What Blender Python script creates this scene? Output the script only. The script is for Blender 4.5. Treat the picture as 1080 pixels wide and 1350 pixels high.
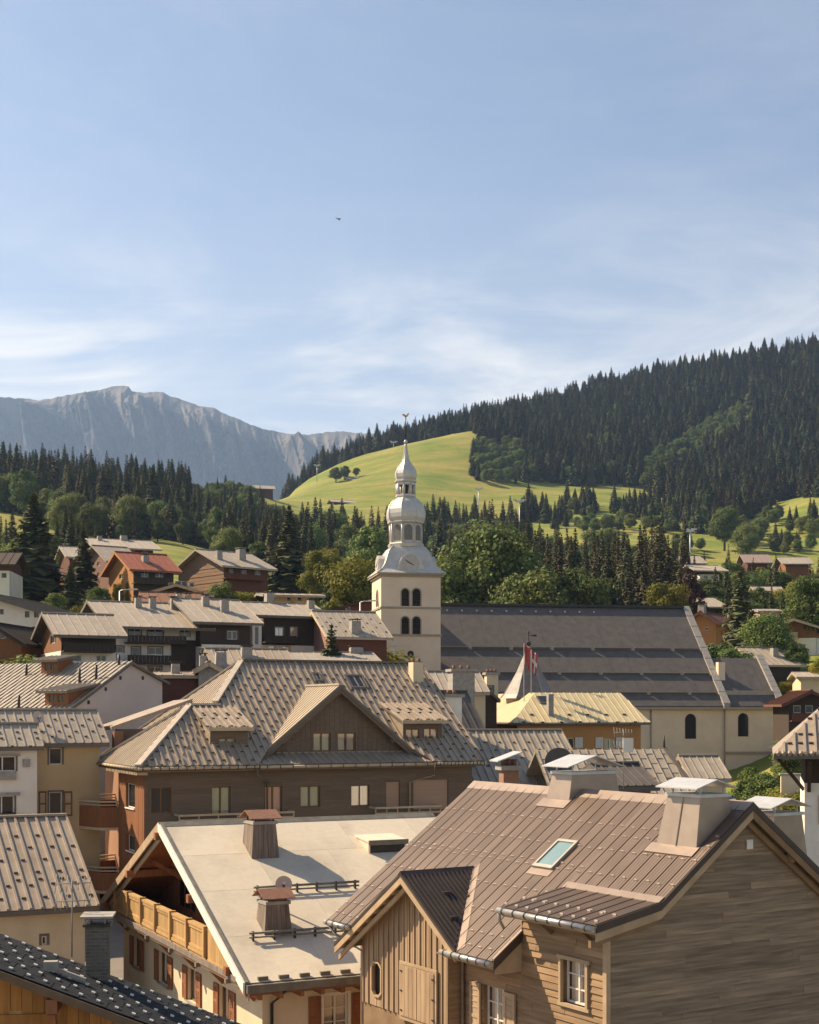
import bpy, math, random
import numpy as np
from mathutils import Vector, Matrix, noise as mnoise
R = random.Random(7)
scene = bpy.context.scene
for o in list(bpy.data.objects): bpy.data.objects.remove(o)
COL = scene.collection

# ------------------------------------------------------------------ camera
H = 14.0            # eye height above the lowest street
F, HY, CX = 1875.0, 935.0, 540.0   # focal length in photo pixels, horizon row, centre column
cam_d = bpy.data.cameras.new('camera'); cam = bpy.data.objects.new('camera', cam_d); COL.objects.link(cam)
cam.location = (0, 0, H); cam.rotation_euler = (math.pi/2, 0, 0)
cam_d.sensor_fit = 'VERTICAL'; cam_d.sensor_height = 36.0; cam_d.sensor_width = 28.8; cam_d.lens = 50.0
cam_d.shift_y = (HY-675.0)/1350.0
cam_d.clip_start = 0.5; cam_d.clip_end = 40000
scene.camera = cam

# ------------------------------------------------------------------ sun and sky
SUN_EL, SUN_AZ = math.radians(41), math.radians(24)      # azimuth: degrees beyond due left, away from the camera
SD = Vector((-math.cos(SUN_AZ)*math.cos(SUN_EL), math.sin(SUN_AZ)*math.cos(SUN_EL), math.sin(SUN_EL)))
sun_d = bpy.data.lights.new('sun', 'SUN'); sun_d.energy = 5.0; sun_d.angle = math.radians(0.55); sun_d.color = (1.0, 0.80, 0.56)
sun = bpy.data.objects.new('sun', sun_d); COL.objects.link(sun)
sun.rotation_euler = SD.to_track_quat('Z', 'Y').to_euler(); sun.location = SD*200
world = bpy.data.worlds.new('World'); scene.world = world; world.use_nodes = True
wt = world.node_tree; wn = wt.nodes; wl = wt.links; wn.clear()
def WN(t, **k):
    n = wn.new(t)
    for a, b in k.items(): setattr(n, a, b)
    return n
def wmath(op, a, b=None, c=None):
    n = WN('ShaderNodeMath', operation=op)
    for i, v in enumerate((a, b, c)):
        if v is None: continue
        if isinstance(v, (int, float)): n.inputs[i].default_value = v
        else: wl.new(v, n.inputs[i])
    return n.outputs[0]
sky = WN('ShaderNodeTexSky', sky_type='NISHITA', sun_disc=False, sun_elevation=SUN_EL, sun_rotation=math.atan2(SD.x, SD.y), altitude=1100, air_density=1.0, dust_density=2.0, ozone_density=1.2)
tc = WN('ShaderNodeTexCoord'); sep = WN('ShaderNodeSeparateXYZ'); wl.new(tc.outputs['Generated'], sep.inputs[0])
# thin high cirrus: a plane of cloud far above, read by direction (x/z, y/z)
zc = wmath('ADD', wmath('MAXIMUM', sep.outputs[2], 0.0), 0.10)
cb = WN('ShaderNodeCombineXYZ'); wl.new(wmath('DIVIDE', sep.outputs[0], zc), cb.inputs[0]); wl.new(wmath('DIVIDE', sep.outputs[1], zc), cb.inputs[1])
def wnoise(scale, rot, loc, sc, detail, dist, rough=.6):
    m = WN('ShaderNodeMapping'); m.inputs['Rotation'].default_value = (0, 0, rot); m.inputs['Scale'].default_value = sc; m.inputs['Location'].default_value = loc
    wl.new(cb.outputs[0], m.inputs[0])
    n = WN('ShaderNodeTexNoise'); n.inputs['Scale'].default_value = scale; n.inputs['Detail'].default_value = detail; n.inputs['Distortion'].default_value = dist; n.inputs['Roughness'].default_value = rough
    wl.new(m.outputs[0], n.inputs['Vector']); return n.outputs['Fac']
def wramp(x, a, b):
    m = WN('ShaderNodeMapRange', interpolation_type='SMOOTHSTEP'); wl.new(x, m.inputs['Value']); m.inputs['From Min'].default_value = a; m.inputs['From Max'].default_value = b
    return m.outputs['Result']
c1 = wmath('MULTIPLY', wramp(wnoise(1.0, .28, (-13.7, 17.9, 0), (.8, 1.0, 1), 10, 1.6, .60), .42, .68), wramp(wnoise(.7, .0, (2.9, -4.6, 0), (1, .6, 1), 2, .6), .34, .52))
c2 = wmath('MULTIPLY', wramp(wnoise(2.4, -.75, (17.9, 2.9, 0), (.30, 1.3, 1), 10, 1.8, .66), .47, .78), .62)
low = wmath('SUBTRACT', 1.0, wramp(sep.outputs[2], .20, .34))
cl = wmath('MULTIPLY', wmath('MINIMUM', wmath('ADD', wmath('MULTIPLY', c1, 1.05), wmath('MULTIPLY', c2, .55)), 1.0), wmath('ADD', wmath('MULTIPLY', low, .90), .08))
hs = WN('ShaderNodeHueSaturation'); hs.inputs['Saturation'].default_value = 0.86; hs.inputs['Value'].default_value = 1.0
wl.new(sky.outputs[0], hs.inputs['Color'])
veil = WN('ShaderNodeMixRGB', blend_type='MIX'); veil.inputs[0].default_value = .05; veil.inputs[2].default_value = (6.2, 6.1, 5.9, 1)
wl.new(hs.outputs[0], veil.inputs[1]); wl.new(wmath('ADD', wmath('MULTIPLY', wmath('SUBTRACT', 1.0, wramp(sep.outputs[2], .12, .40)), .40), .0), veil.inputs[0])
mixc = WN('ShaderNodeMixRGB', blend_type='MIX'); mixc.inputs[2].default_value = (8.6, 8.1, 7.4, 1)
wl.new(cl, mixc.inputs[0]); wl.new(veil.outputs[0], mixc.inputs[1])
bg = WN('ShaderNodeBackground'); bg.inputs['Strength'].default_value = 0.068; wl.new(mixc.outputs[0], bg.inputs['Color'])
wo = WN('ShaderNodeOutputWorld'); wl.new(bg.outputs[0], wo.inputs['Surface'])
scene.view_settings.view_transform = 'Standard'; scene.view_settings.look = 'None'; scene.view_settings.gamma = 1.0
scene.view_settings.use_curve_mapping = False; scene.view_settings.exposure = 1.12
scene.cycles.max_bounces = 6; scene.cycles.diffuse_bounces = 3; scene.cycles.glossy_bounces = 2; scene.cycles.volume_bounces = 0
scene.cycles.transparent_max_bounces = 6; scene.cycles.use_denoising = True

# ------------------------------------------------------------------ materials
MATS = {}
def M(name, c1, c2=None, scale=3.0, rough=.75, metal=0.0, bump=0.0, stretch=(1, 1, 1), rnd=0.0, detail=5.0, spec=.3, fine=0.0, lo=.35, hi=.68, hue=0.0, trans=0.0):
    """procedural surface: two tones mixed by stretched noise, a small tone change per object, optional fine relief"""
    if name in MATS: return MATS[name]
    m = bpy.data.materials.new(name); m.use_nodes = True; nt = m.node_tree; N = nt.nodes; L = nt.links
    p = N['Principled BSDF']; p.inputs['Roughness'].default_value = rough; p.inputs['Metallic'].default_value = metal
    p.inputs['Specular IOR Level'].default_value = spec
    tcn = N.new('ShaderNodeTexCoord'); mp = N.new('ShaderNodeMapping'); mp.inputs['Scale'].default_value = stretch; L.new(tcn.outputs['Object'], mp.inputs[0])
    oi = N.new('ShaderNodeObjectInfo')
    ns = N.new('ShaderNodeTexNoise'); ns.noise_dimensions = '4D'; ns.inputs['Scale'].default_value = scale; ns.inputs['Detail'].default_value = detail
    mw = N.new('ShaderNodeMath'); mw.operation = 'MULTIPLY'; mw.inputs[1].default_value = 40.0 if rnd > 0 else 0.0; L.new(oi.outputs['Random'], mw.inputs[0]); L.new(mw.outputs[0], ns.inputs['W'])
    L.new(mp.outputs[0], ns.inputs['Vector'])
    mr = N.new('ShaderNodeMapRange'); mr.inputs['From Min'].default_value = lo; mr.inputs['From Max'].default_value = hi; L.new(ns.outputs['Fac'], mr.inputs['Value'])
    mx = N.new('ShaderNodeMixRGB'); mx.inputs[1].default_value = (*c1, 1); mx.inputs[2].default_value = (*(c2 or tuple(x*.8 for x in c1)), 1); L.new(mr.outputs[0], mx.inputs[0])
    out = mx.outputs[0]
    if fine > 0:
        n2 = N.new('ShaderNodeTexNoise'); n2.inputs['Scale'].default_value = scale*9; n2.inputs['Detail'].default_value = 3; L.new(mp.outputs[0], n2.inputs['Vector'])
        m2 = N.new('ShaderNodeMapRange'); m2.inputs['To Min'].default_value = 1-fine; m2.inputs['To Max'].default_value = 1+fine; L.new(n2.outputs['Fac'], m2.inputs['Value'])
        mm = N.new('ShaderNodeMixRGB'); mm.blend_type = 'MULTIPLY'; mm.inputs[0].default_value = 1; L.new(out, mm.inputs[1]); L.new(m2.outputs[0], mm.inputs[2]); out = mm.outputs[0]
    if rnd > 0 or hue > 0:
        h = N.new('ShaderNodeHueSaturation'); r1 = N.new('ShaderNodeMapRange'); r1.inputs['To Min'].default_value = 1-rnd; r1.inputs['To Max'].default_value = 1+rnd
        L.new(oi.outputs['Random'], r1.inputs['Value']); L.new(r1.outputs[0], h.inputs['Value']); L.new(out, h.inputs['Color'])
        if hue > 0:
            fr = N.new('ShaderNodeMath'); fr.operation = 'MULTIPLY'; fr.inputs[1].default_value = 7.31; L.new(oi.outputs['Random'], fr.inputs[0])
            f2 = N.new('ShaderNodeMath'); f2.operation = 'FRACT'; L.new(fr.outputs[0], f2.inputs[0])
            r2 = N.new('ShaderNodeMapRange'); r2.inputs['To Min'].default_value = .5-hue; r2.inputs['To Max'].default_value = .5+hue; L.new(f2.outputs[0], r2.inputs['Value']); L.new(r2.outputs[0], h.inputs['Hue'])
        out = h.outputs[0]
    L.new(out, p.inputs['Base Color'])
    if bump > 0:
        b = N.new('ShaderNodeBump'); b.inputs['Strength'].default_value = min(1, bump*4); b.inputs['Distance'].default_value = bump*.12; L.new(ns.outputs['Fac'], b.inputs['Height']); L.new(b.outputs[0], p.inputs['Normal'])
    if trans > 0:
        t = N.new('ShaderNodeBsdfTranslucent'); L.new(out, t.inputs[0]); ms = N.new('ShaderNodeMixShader'); ms.inputs[0].default_value = trans
        L.new(p.outputs[0], ms.inputs[1]); L.new(t.outputs[0], ms.inputs[2]); L.new(ms.outputs[0], N['Material Output'].inputs['Surface'])
    MATS[name] = m
    return m

# ------------------------------------------------------------------ mesh building
def sub3(a, b): return (a[0]-b[0], a[1]-b[1], a[2]-b[2])
def add3(a, b): return (a[0]+b[0], a[1]+b[1], a[2]+b[2])
def mul3(a, s): return (a[0]*s, a[1]*s, a[2]*s)
def cross3(a, b): return (a[1]*b[2]-a[2]*b[1], a[2]*b[0]-a[0]*b[2], a[0]*b[1]-a[1]*b[0])
def dot3(a, b): return a[0]*b[0]+a[1]*b[1]+a[2]*b[2]
def nrm3(a):
    l = math.sqrt(dot3(a, a)) or 1.0
    return (a[0]/l, a[1]/l, a[2]/l)
class MB:
    def __init__(s): s.v = []; s.f = []; s.sm = []
    def poly(s, pts, smooth=False):
        k = len(s.v); s.v += [tuple(p) for p in pts]; s.f.append(tuple(range(k, k+len(pts)))); s.sm.append(smooth); return s
    def prism(s, pts, d):
        """closed prism: polygon pts (counter-clockwise seen from the side -d points away from) and its copy shifted by d"""
        n = len(pts); k = len(s.v); s.v += [tuple(p) for p in pts] + [add3(p, d) for p in pts]
        s.f.append(tuple(range(k, k+n))); s.f.append(tuple(range(k+2*n-1, k+n-1, -1)))
        for i in range(n): s.f.append((k+i, k+n+i, k+n+(i+1) % n, k+(i+1) % n))
        s.sm += [False]*(n+2); return s
    def box(s, x0, x1, y0, y1, z0, z1):
        return s.prism([(x0, y0, z1), (x1, y0, z1), (x1, y1, z1), (x0, y1, z1)], (0, 0, z0-z1))
    def beam(s, p, q, w, h, up=(0, 0, 1)):
        d = nrm3(sub3(q, p)); sd = nrm3(cross3(d, up)); u = cross3(sd, d); a = mul3(sd, w/2); b = mul3(u, h/2)
        c = [add3(add3(p, mul3(a, i)), mul3(b, j)) for i, j in ((-1, -1), (-1, 1), (1, 1), (1, -1))]
        return s.prism(c, sub3(q, p))
    def tube(s, pts, r, n=8, cap=True):
        rs = r if isinstance(r, (list, tuple)) else [r]*len(pts); k = len(s.v)
        for i, p in enumerate(pts):
            d = nrm3(sub3(pts[min(i+1, len(pts)-1)], pts[max(i-1, 0)])); a = nrm3(cross3(d, (0, 0, 1) if abs(d[2]) < .9 else (1, 0, 0))); b = cross3(d, a)
            for j in range(n):
                t = 2*math.pi*j/n; s.v.append(add3(p, add3(mul3(a, rs[i]*math.cos(t)), mul3(b, rs[i]*math.sin(t)))))
        for i in range(len(pts)-1):
            for j in range(n):
                s.f.append((k+i*n+j, k+i*n+(j+1) % n, k+(i+1)*n+(j+1) % n, k+(i+1)*n+j)); s.sm.append(True)
        if cap:
            s.f.append(tuple(k+j for j in range(n-1, -1, -1))); s.f.append(tuple(k+(len(pts)-1)*n+j for j in range(n))); s.sm += [False, False]
        return s
    def loft(s, c, prof, n=8, rot=0.0, smooth=False, cap=True):
        """rings of n corners about a vertical axis at c; prof: (radius, z)"""
        k = len(s.v)
        for r, z in prof:
            for j in range(n):
                t = rot+2*math.pi*j/n; s.v.append((c[0]+r*math.cos(t), c[1]+r*math.sin(t), z))
        for i in range(len(prof)-1):
            for j in range(n):
                s.f.append((k+i*n+j, k+i*n+(j+1) % n, k+(i+1)*n+(j+1) % n, k+(i+1)*n+j)); s.sm.append(smooth)
        if cap:
            s.f.append(tuple(k+j for j in range(n-1, -1, -1))); s.f.append(tuple(k+(len(prof)-1)*n+j for j in range(n))); s.sm += [False, False]
        return s
    def frustum(s, a, b):
        """a, b: (x0,x1,y0,y1,z) lower and upper rectangles"""
        k = len(s.v)
        for x0, x1, y0, y1, z in (a, b): s.v += [(x0, y0, z), (x1, y0, z), (x1, y1, z), (x0, y1, z)]
        s.f += [(k, k+1, k+5, k+4), (k+1, k+2, k+6, k+5), (k+2, k+3, k+7, k+6), (k+3, k, k+4, k+7), (k+4, k+5, k+6, k+7), (k+3, k+2, k+1, k)]; s.sm += [False]*6
        return s
    def mesh(s, name, mat, dz=0.0):
        me = bpy.data.meshes.new(name); me.from_pydata([(x, y, z-dz) for x, y, z in s.v] if dz else s.v, [], s.f); me.materials.append(mat)
        if any(s.sm): me.polygons.foreach_set('use_smooth', s.sm)
        me.update(); return me
def obj(name, me, parent=None, kind=None, loc=None):
    o = bpy.data.objects.new(name, me); COL.objects.link(o)
    if parent is not None: o.parent = parent
    if kind: o['kind'] = kind
    if loc: o.location = loc
    return o
def tag(o, label, cat, group=None):
    o['label'] = label; o['category'] = cat
    if group: o['group'] = group
    return o
def clip(poly, a, b, c):
    """keep the part of a 2-D polygon where a*x+b*y<=c"""
    out = []
    for i in range(len(poly)):
        p, q = poly[i], poly[(i+1) % len(poly)]; dp = a*p[0]+b*p[1]-c; dq = a*q[0]+b*q[1]-c
        if dp <= 1e-9: out.append(p)
        if (dp < -1e-9 and dq > 1e-9) or (dp > 1e-9 and dq < -1e-9):
            t = dp/(dp-dq); out.append((p[0]+t*(q[0]-p[0]), p[1]+t*(q[1]-p[1])))
    return out
def clip_poly(poly, cvx):
    """clip to a convex polygon (counter-clockwise)"""
    for i in range(len(cvx)):
        p, q = cvx[i], cvx[(i+1) % len(cvx)]
        poly = clip(poly, (q[1]-p[1]), -(q[0]-p[0]), (q[1]-p[1])*p[0]-(q[0]-p[0])*p[1])
        if len(poly) < 3: return []
    return poly
def area2(p): return sum(p[i][0]*p[(i+1) % len(p)][1]-p[(i+1) % len(p)][0]*p[i][1] for i in range(len(p)))/2
# ------------------------------------------------------------------ land: hills as height profiles along sight directions
PXC = [-500, 0, 120, 230, 320, 390, 460, 540, 640, 720, 800, 900, 1000, 1080, 1600]
def P_(near, far, tail): return [(-150, -14), (45, -14), (72, -13.2)] + near + [(Y, (HY-py)/F*Y) for Y, py in far] + tail
PROF = [
 P_([(100, -9)], [(150, 870), (200, 812), (260, 775), (350, 730), (450, 690), (500, 668), (560, 660), (700, 652), (760, 652)], [(1000, 95), (3000, 60)]),
 P_([(100, -9)], [(150, 870), (200, 815), (260, 780), (350, 735), (450, 695), (490, 672), (560, 662), (700, 653), (760, 653)], [(1000, 95), (3000, 60)]),
 P_([(100, -9)], [(150, 860), (200, 800), (260, 765), (340, 735), (420, 712), (480, 700), (560, 688), (700, 658), (760, 655)], [(1000, 95), (3000, 60)]),
 P_([(100, -9)], [(150, 870), (200, 805), (260, 770), (330, 748), (420, 716), (520, 703), (700, 676), (780, 668)], [(1000, 100), (3000, 60)]),
 P_([(100, -10)], [(150, 880), (200, 815), (260, 780), (330, 765), (420, 745), (520, 720), (700, 668), (800, 646), (850, 644)], [(1000, 112), (3000, 60)]),
 P_([(100, -10)], [(150, 905), (200, 835), (260, 805), (330, 785), (420, 760), (520, 735), (650, 705), (800, 672), (900, 655), (1000, 640), (1050, 636)], [(1300, 190), (1450, 200), (1800, 120), (3000, 60)]),
 P_([(120, -10), (160, -6)], [(200, 870), (260, 830), (330, 800), (420, 775), (520, 750), (650, 715), (750, 690), (850, 662), (950, 634), (1050, 606), (1150, 608), (1380, 622)], [(1800, 150), (3000, 60)]),
 P_([(120, -11), (165, -8), (200, -3)], [(260, 850), (330, 815), (420, 785), (520, 755), (650, 715), (750, 686), (850, 655), (950, 620), (1050, 585), (1150, 586), (1380, 592)], [(1800, 170), (3000, 60)]),
 P_([(120, -11), (165, -9), (200, -5)], [(260, 860), (330, 820), (420, 788), (520, 758), (650, 720), (750, 696), (850, 668), (920, 640), (1000, 600), (1070, 567), (1200, 560), (1380, 560)], [(1800, 200), (3000, 60)]),
 P_([(120, -11), (165, -9), (200, -5)], [(260, 865), (330, 822), (420, 788), (520, 762), (650, 722), (750, 694), (830, 672), (900, 652), (960, 640), (1080, 600), (1250, 558), (1420, 535)], [(1800, 230), (3000, 60)]),
 P_([(120, -11), (165, -9), (200, -4)], [(260, 862), (330, 815), (420, 785), (520, 760), (650, 718), (750, 692), (830, 668), (900, 652), (960, 640), (1080, 600), (1250, 555), (1450, 510)], [(1800, 240), (3000, 60)]),
 P_([(120, -11), (165, -9), (200, -3)], [(240, 858), (330, 795), (420, 770), (520, 755), (600, 738), (680, 712), (750, 690), (830, 678), (900, 664), (1000, 636), (1200, 570), (1450, 491)], [(1800, 250), (3000, 60)]),
 P_([(120, -10), (165, -8), (190, 4)], [(240, 850), (330, 800), (420, 775), (520, 757), (600, 738), (680, 712), (740, 694), (830, 684), (900, 666), (1000, 633), (1200, 560), (1450, 470)], [(1800, 260), (3000, 60)]),
 P_([(120, -9), (165, -4), (190, 6)], [(240, 850), (330, 805), (420, 782), (520, 765), (600, 742), (680, 702), (750, 672), (800, 655), (900, 650), (1000, 620), (1200, 545), (1450, 460)], [(1800, 260), (3000, 60)]),
 P_([(120, -9), (165, -4), (190, 6)], [(240, 850), (330, 805), (420, 780), (520, 760), (600, 735), (680, 700), (750, 670), (800, 650), (900, 630), (1000, 590), (1200, 510), (1450, 420)], [(1800, 260), (3000, 60)]),
]
YS = np.concatenate([np.arange(-150, 60, 15.), np.arange(60, 340, 7.), np.arange(340, 1500, 12.), np.arange(1500, 3001, 100.)])
US = np.linspace(-.62, .62, 125)
zt = np.zeros((len(YS), len(US)))
cu = np.array([(p-CX)/F for p in PXC]); colz = np.array([np.interp(YS, [a for a, b in pr], [b for a, b in pr]) for pr in PROF])
for i in range(len(YS)): zt[i] = np.interp(US, cu, colz[:, i])
for _ in range(3):
    q = np.pad(zt, 1, mode='edge'); zt = (q[:-2, 1:-1]+q[2:, 1:-1]+q[1:-1, :-2]+q[1:-1, 2:]+2*q[1:-1, 1:-1])/6
for i, Y in enumerate(YS):
    for j, u in enumerate(US):
        if Y > 330:
            x = u*Y; a = min(1, (Y-330)/200)
            zt[i, j] += a*(2.2*mnoise.noise((x*.012, Y*.012, 1.3)) + .8*mnoise.noise((x*.04, Y*.04, 7.7)))
def width(Y): return max(Y, 90.0)
def terr(x, Y):
    """ground height relative to the eye"""
    u = min(max(x/width(Y), -.619), .619); Y = min(max(Y, -149), 2999)
    i = int(np.searchsorted(YS, Y))-1; i = max(0, min(i, len(YS)-2)); f = (Y-YS[i])/(YS[i+1]-YS[i])
    g = (u-US[0])/(US[1]-US[0]); j = min(int(g), len(US)-2); g -= j
    return float((zt[i, j]*(1-g)+zt[i, j+1]*g)*(1-f)+(zt[i+1, j]*(1-g)+zt[i+1, j+1]*g)*f)
def gpix(x, Y, z=None): 
    z = terr(x, Y) if z is None else z
    return CX+F*x/Y, HY-F*z/Y
mb = MB(); nu = len(US)
mb.v = [(u*width(Y), Y, zt[i, j]+H) for i, Y in enumerate(YS) for j, u in enumerate(US)]
mb.f = [(i*nu+j, i*nu+j+1, (i+1)*nu+j+1, (i+1)*nu+j) for i in range(len(YS)-1) for j in range(nu-1)]; mb.sm = [True]*len(mb.f)
MEADOW = M('meadow grass', (.125, .180, .028), (.27, .235, .065), scale=.03, rough=.9, bump=.0, detail=8, fine=.34, lo=.36, hi=.64, stretch=(1, 2.2, 1), spec=.1)
ground = obj('ground', mb.mesh('ground', MEADOW), kind='structure')
# valley floor that carries on under the far mountain
mb = MB().poly([(-16000, -3000, H-16), (16000, -3000, H-16), (16000, 14000, H-16), (-16000, 14000, H-16)])
obj('valley_floor', mb.mesh('valley_floor', M('valley grass', (.10, .13, .04), (.06, .09, .03), scale=.004, rough=.9)), kind='structure')

# far rocky mountain
RL = [(-1400, 585), (-700, 560), (-300, 540), (-120, 528), (0, 523), (30, 525), (50, 529), (75, 524), (110, 517), (138, 513), (150, 509), (160, 508), (170, 510), (174, 517), (195, 519), (205, 516), (214, 515), (226, 522), (250, 530), (275, 537), (300, 546), (330, 558), (352, 566), (380, 571), (420, 573), (455, 570), (480, 571), (520, 575), (600, 585), (760, 600), (1000, 620), (1600, 650)]
MY = 6200.0
rx = [(p-CX)/F*MY for p, _ in RL]; rz = [(HY-y)/F*MY for _, y in RL]
mb = MB(); xs = np.concatenate([np.linspace(rx[0], -2600, 50), np.linspace(-2590, 300, 420), np.linspace(320, rx[-1], 50)]); nx = len(xs)
rows = [(i/150, 0) for i in range(151)]+[(1-i/14, 1) for i in range(1, 15)]
for tt, bk_ in rows:
    for x in xs:
        zr = float(np.interp(x, rx, rz)); d_ = 1-tt
        if bk_: mb.v.append((x, 6200+900*d_, H+zr*(1-.9*d_))); continue
        e = 1-.66*(d_/.42)**.9 if d_ < .42 else .34*(1-(d_-.42)/.58)
        w = 70*mnoise.noise((x*.0016, d_*2.2, 3.0)); g = 0.0; am = 1.0; fr = .0042
        for o_ in range(5):
            g += am*(1-2.2*abs(mnoise.noise(((x+w*2.2-d_*520)*fr, d_*(1.0+1.6*o_), 5.1+o_*3.3)))); am *= .56; fr *= 2.1
        f_ = .5*mnoise.noise((x*.021, d_*55, 1.7))+.35*mnoise.noise((x*.05, d_*120, 8.7))
        kk = min(1, d_/.06)
        mb.v.append((x, 6200-1050*d_-(185*g+34*f_)*kk, H+zr*e+(38*g+16*f_)*kk+(9*mnoise.noise((x*.013, 4.4, 0))+5*mnoise.noise((x*.05, 2.4, 0)))*(1-kk)))
mb.f = [(i*nx+j, i*nx+j+1, (i+1)*nx+j+1, (i+1)*nx+j) for i in range(len(rows)-1) for j in range(nx-1)]; mb.sm = [False]*len(mb.f)
tag(obj('mountain', mb.mesh('mountain', M('mountain rock', (.125, .104, .080), (.030, .034, .029), scale=.006, rough=.9, detail=9, stretch=(1, 1, .35), fine=.30, lo=.43, hi=.60)), kind='structure'), 'grey rocky mountain ridge far behind the wooded hills', 'mountain')  # pale and dark rock tones spread apart to suggest sunlit spurs

# ------------------------------------------------------------------ trees
def spruce_mesh(name, seed, levels=30, nb=11, width_=.17, thin=1.0, mat=None):
    r = random.Random(seed); mb = MB()
    for L in range(levels):
        t = (L+r.uniform(-.3, .3))/levels; t = max(0.0, t); z = .07+.92*t
        rad = width_*((1-t)**.82)*(1.0+.22*math.sin(L*2.3+seed))*(.72+.28*min(1, t*7))+.006
        n = max(4, int(nb*(1-t*.55)*thin)); a0 = r.uniform(0, 6.28)
        for b in range(n):
            a = a0+6.283*(b+r.uniform(-.35, .35))/n; rr = rad*r.uniform(.62, 1.12); dr = rr*r.uniform(.30, .60)
            ca, sa = math.cos(a), math.sin(a); px, py = -sa, ca; w = rr*r.uniform(.26, .40)+.004
            for s0, s1, wk in ((.05, .62, 1.0), (.42, 1.0, .72)):
                def pt(s, side, dz=0): return (ca*rr*s+px*w*side, sa*rr*s+py*w*side, z-dr*s*s+.02*s-dz)
                m = (s0+s1)/2
                mb.poly([pt(s0, 0), pt(m, wk, .012*r.random()), pt(s1, 0), pt(m, -wk, .012*r.random())])
            for q in range(2):                                   # hanging twigs under the branch
                s = r.uniform(.35, .9); d = rr*r.uniform(.22, .4)
                c = (ca*rr*s, sa*rr*s, z-dr*s*s)
                mb.poly([(c[0]-px*w*.7, c[1]-py*w*.7, c[2]), (c[0]+px*w*.7, c[1]+py*w*.7, c[2]), (c[0]+ca*.01, c[1]+sa*.01, c[2]-d)])
    mb.poly([(-.006, 0, .94), (.006, 0, .94), (0, 0, 1.0)]); mb.poly([(0, -.006, .94), (0, .006, .94), (0, 0, 1.0)])
    return mb.mesh(name, mat)
def leaf_mesh(name, seed, mat, clumps=34, leaves=330, rx=.36, z0=.16, lean=0, size=.0132, top=1.0, tall=1.0):
    r = random.Random(seed); mb = MB(); cz = (z0+top)/2; hz = (top-z0)/2
    for c in range(clumps):
        while True:
            x, y, z = r.uniform(-1, 1), r.uniform(-1, 1), r.uniform(-1, 1)
            d = x*x+y*y+z*z
            if .12 < d < 1: break
        k = (1-.25*z if z > 0 else 1+.12*z)
        C = (x*rx*.78*k, y*rx*.78*k, cz+z*hz*.84); rc = rx*r.uniform(.16, .44)
        for _ in range(leaves):
            v = nrm3((r.gauss(0, 1), r.gauss(0, 1), r.gauss(0, 1)+.25)); q = rc*r.uniform(.45, 1.12)
            p = (C[0]+v[0]*q, C[1]+v[1]*q, C[2]+v[2]*q*.85)
            nv = nrm3(add3(v, (r.uniform(-.8, .8), r.uniform(-.8, .8), r.uniform(-.5, .9)))); a = nrm3(cross3(nv, (r.uniform(-1, 1), r.uniform(-1, 1), .3))); b = cross3(nv, a)
            s = size*r.uniform(.6, 1.35)
            mb.poly([add3(p, mul3(a, s)), add3(p, mul3(b, s*.7)), add3(p, mul3(a, -s)), add3(p, mul3(b, -s*.7))])
    return mb.mesh(name, mat)
def trunk_mesh(name, seed, r0, top, mat, limbs=0):
    r = random.Random(seed); mb = MB()
    mb.tube([(0, 0, -.04), (0, 0, .02), (.01, 0, top*.5), (0, .006, top)], [r0*1.4, r0, r0*.72, r0*.25], 7)
    for i in range(limbs):
        a = r.uniform(0, 6.28); z = top*r.uniform(.35, .8); l = r.uniform(.12, .26)
        mb.tube([(0, 0, z), (math.cos(a)*l*.5, math.sin(a)*l*.5, z+l*.35), (math.cos(a)*l, math.sin(a)*l, z+l*.9)], [r0*.5, r0*.35, r0*.12], 5)
    return mb.mesh(name, mat)
BARK = M('bark', (.09, .07, .05), (.05, .04, .03), scale=8)
SPR = M('spruce needles', (.055, .072, .034), (.118, .118, .050), scale=7, rough=.8, rnd=.36, hue=.035, spec=.15, trans=.12)
SPB = M('brownish spruce needles', (.066, .060, .026), (.098, .080, .034), scale=7, rough=.8, rnd=.28, hue=.02, spec=.15)
LEAF = M('leaves', (.085, .125, .032), (.185, .215, .055), scale=5, rough=.7, rnd=.26, hue=.025, spec=.2, trans=.25)
LEAFY = M('yellow green leaves', (.16, .17, .022), (.24, .215, .03), scale=5, rough=.7, rnd=.2, hue=.015, spec=.2, trans=.3)
PURP = M('dark red leaves', (.050, .022, .020), (.075, .035, .026), scale=5, rough=.7, rnd=.2, spec=.2, trans=.2)
CROWN = {
 'spruce': [spruce_mesh('spruce crown %d' % i, 20+i, levels=(44, 46, 42, 40)[i], nb=(16, 14, 17, 15)[i], width_=(.155, .135, .175, .145)[i], mat=SPR) for i in range(4)],
 'brown_spruce': [spruce_mesh('brown spruce crown %d' % i, 40+i, levels=36, nb=12, width_=(.13, .115)[i], mat=SPB) for i in range(2)],
 'broadleaf': [leaf_mesh('leaf crown %d' % i, 60+i, LEAF, clumps=(56, 60, 50)[i], rx=(.36, .30, .40)[i], z0=(.14, .12, .18)[i]) for i in range(3)],
 'yellow': [leaf_mesh('yellow crown %d' % i, 80+i, LEAFY, clumps=(52, 46)[i], rx=(.30, .36)[i], z0=.12) for i in range(2)],
 'purple': [leaf_mesh('purple crown', 90, PURP, clumps=34, rx=.30, z0=.12)],
}
TRUNK = {'spruce': trunk_mesh('spruce trunk', 1, .016, .93, BARK), 'broadleaf': trunk_mesh('broadleaf trunk', 2, .028, .72, BARK, 6)}
TRUNK['brown_spruce'] = TRUNK['spruce']; TRUNK['yellow'] = TRUNK['purple'] = TRUNK['broadleaf']
TNAME = {'spruce': 'spruce_tree', 'brown_spruce': 'spruce_tree', 'broadleaf': 'broadleaf_tree', 'yellow': 'broadleaf_tree', 'purple': 'broadleaf_tree'}
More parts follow.
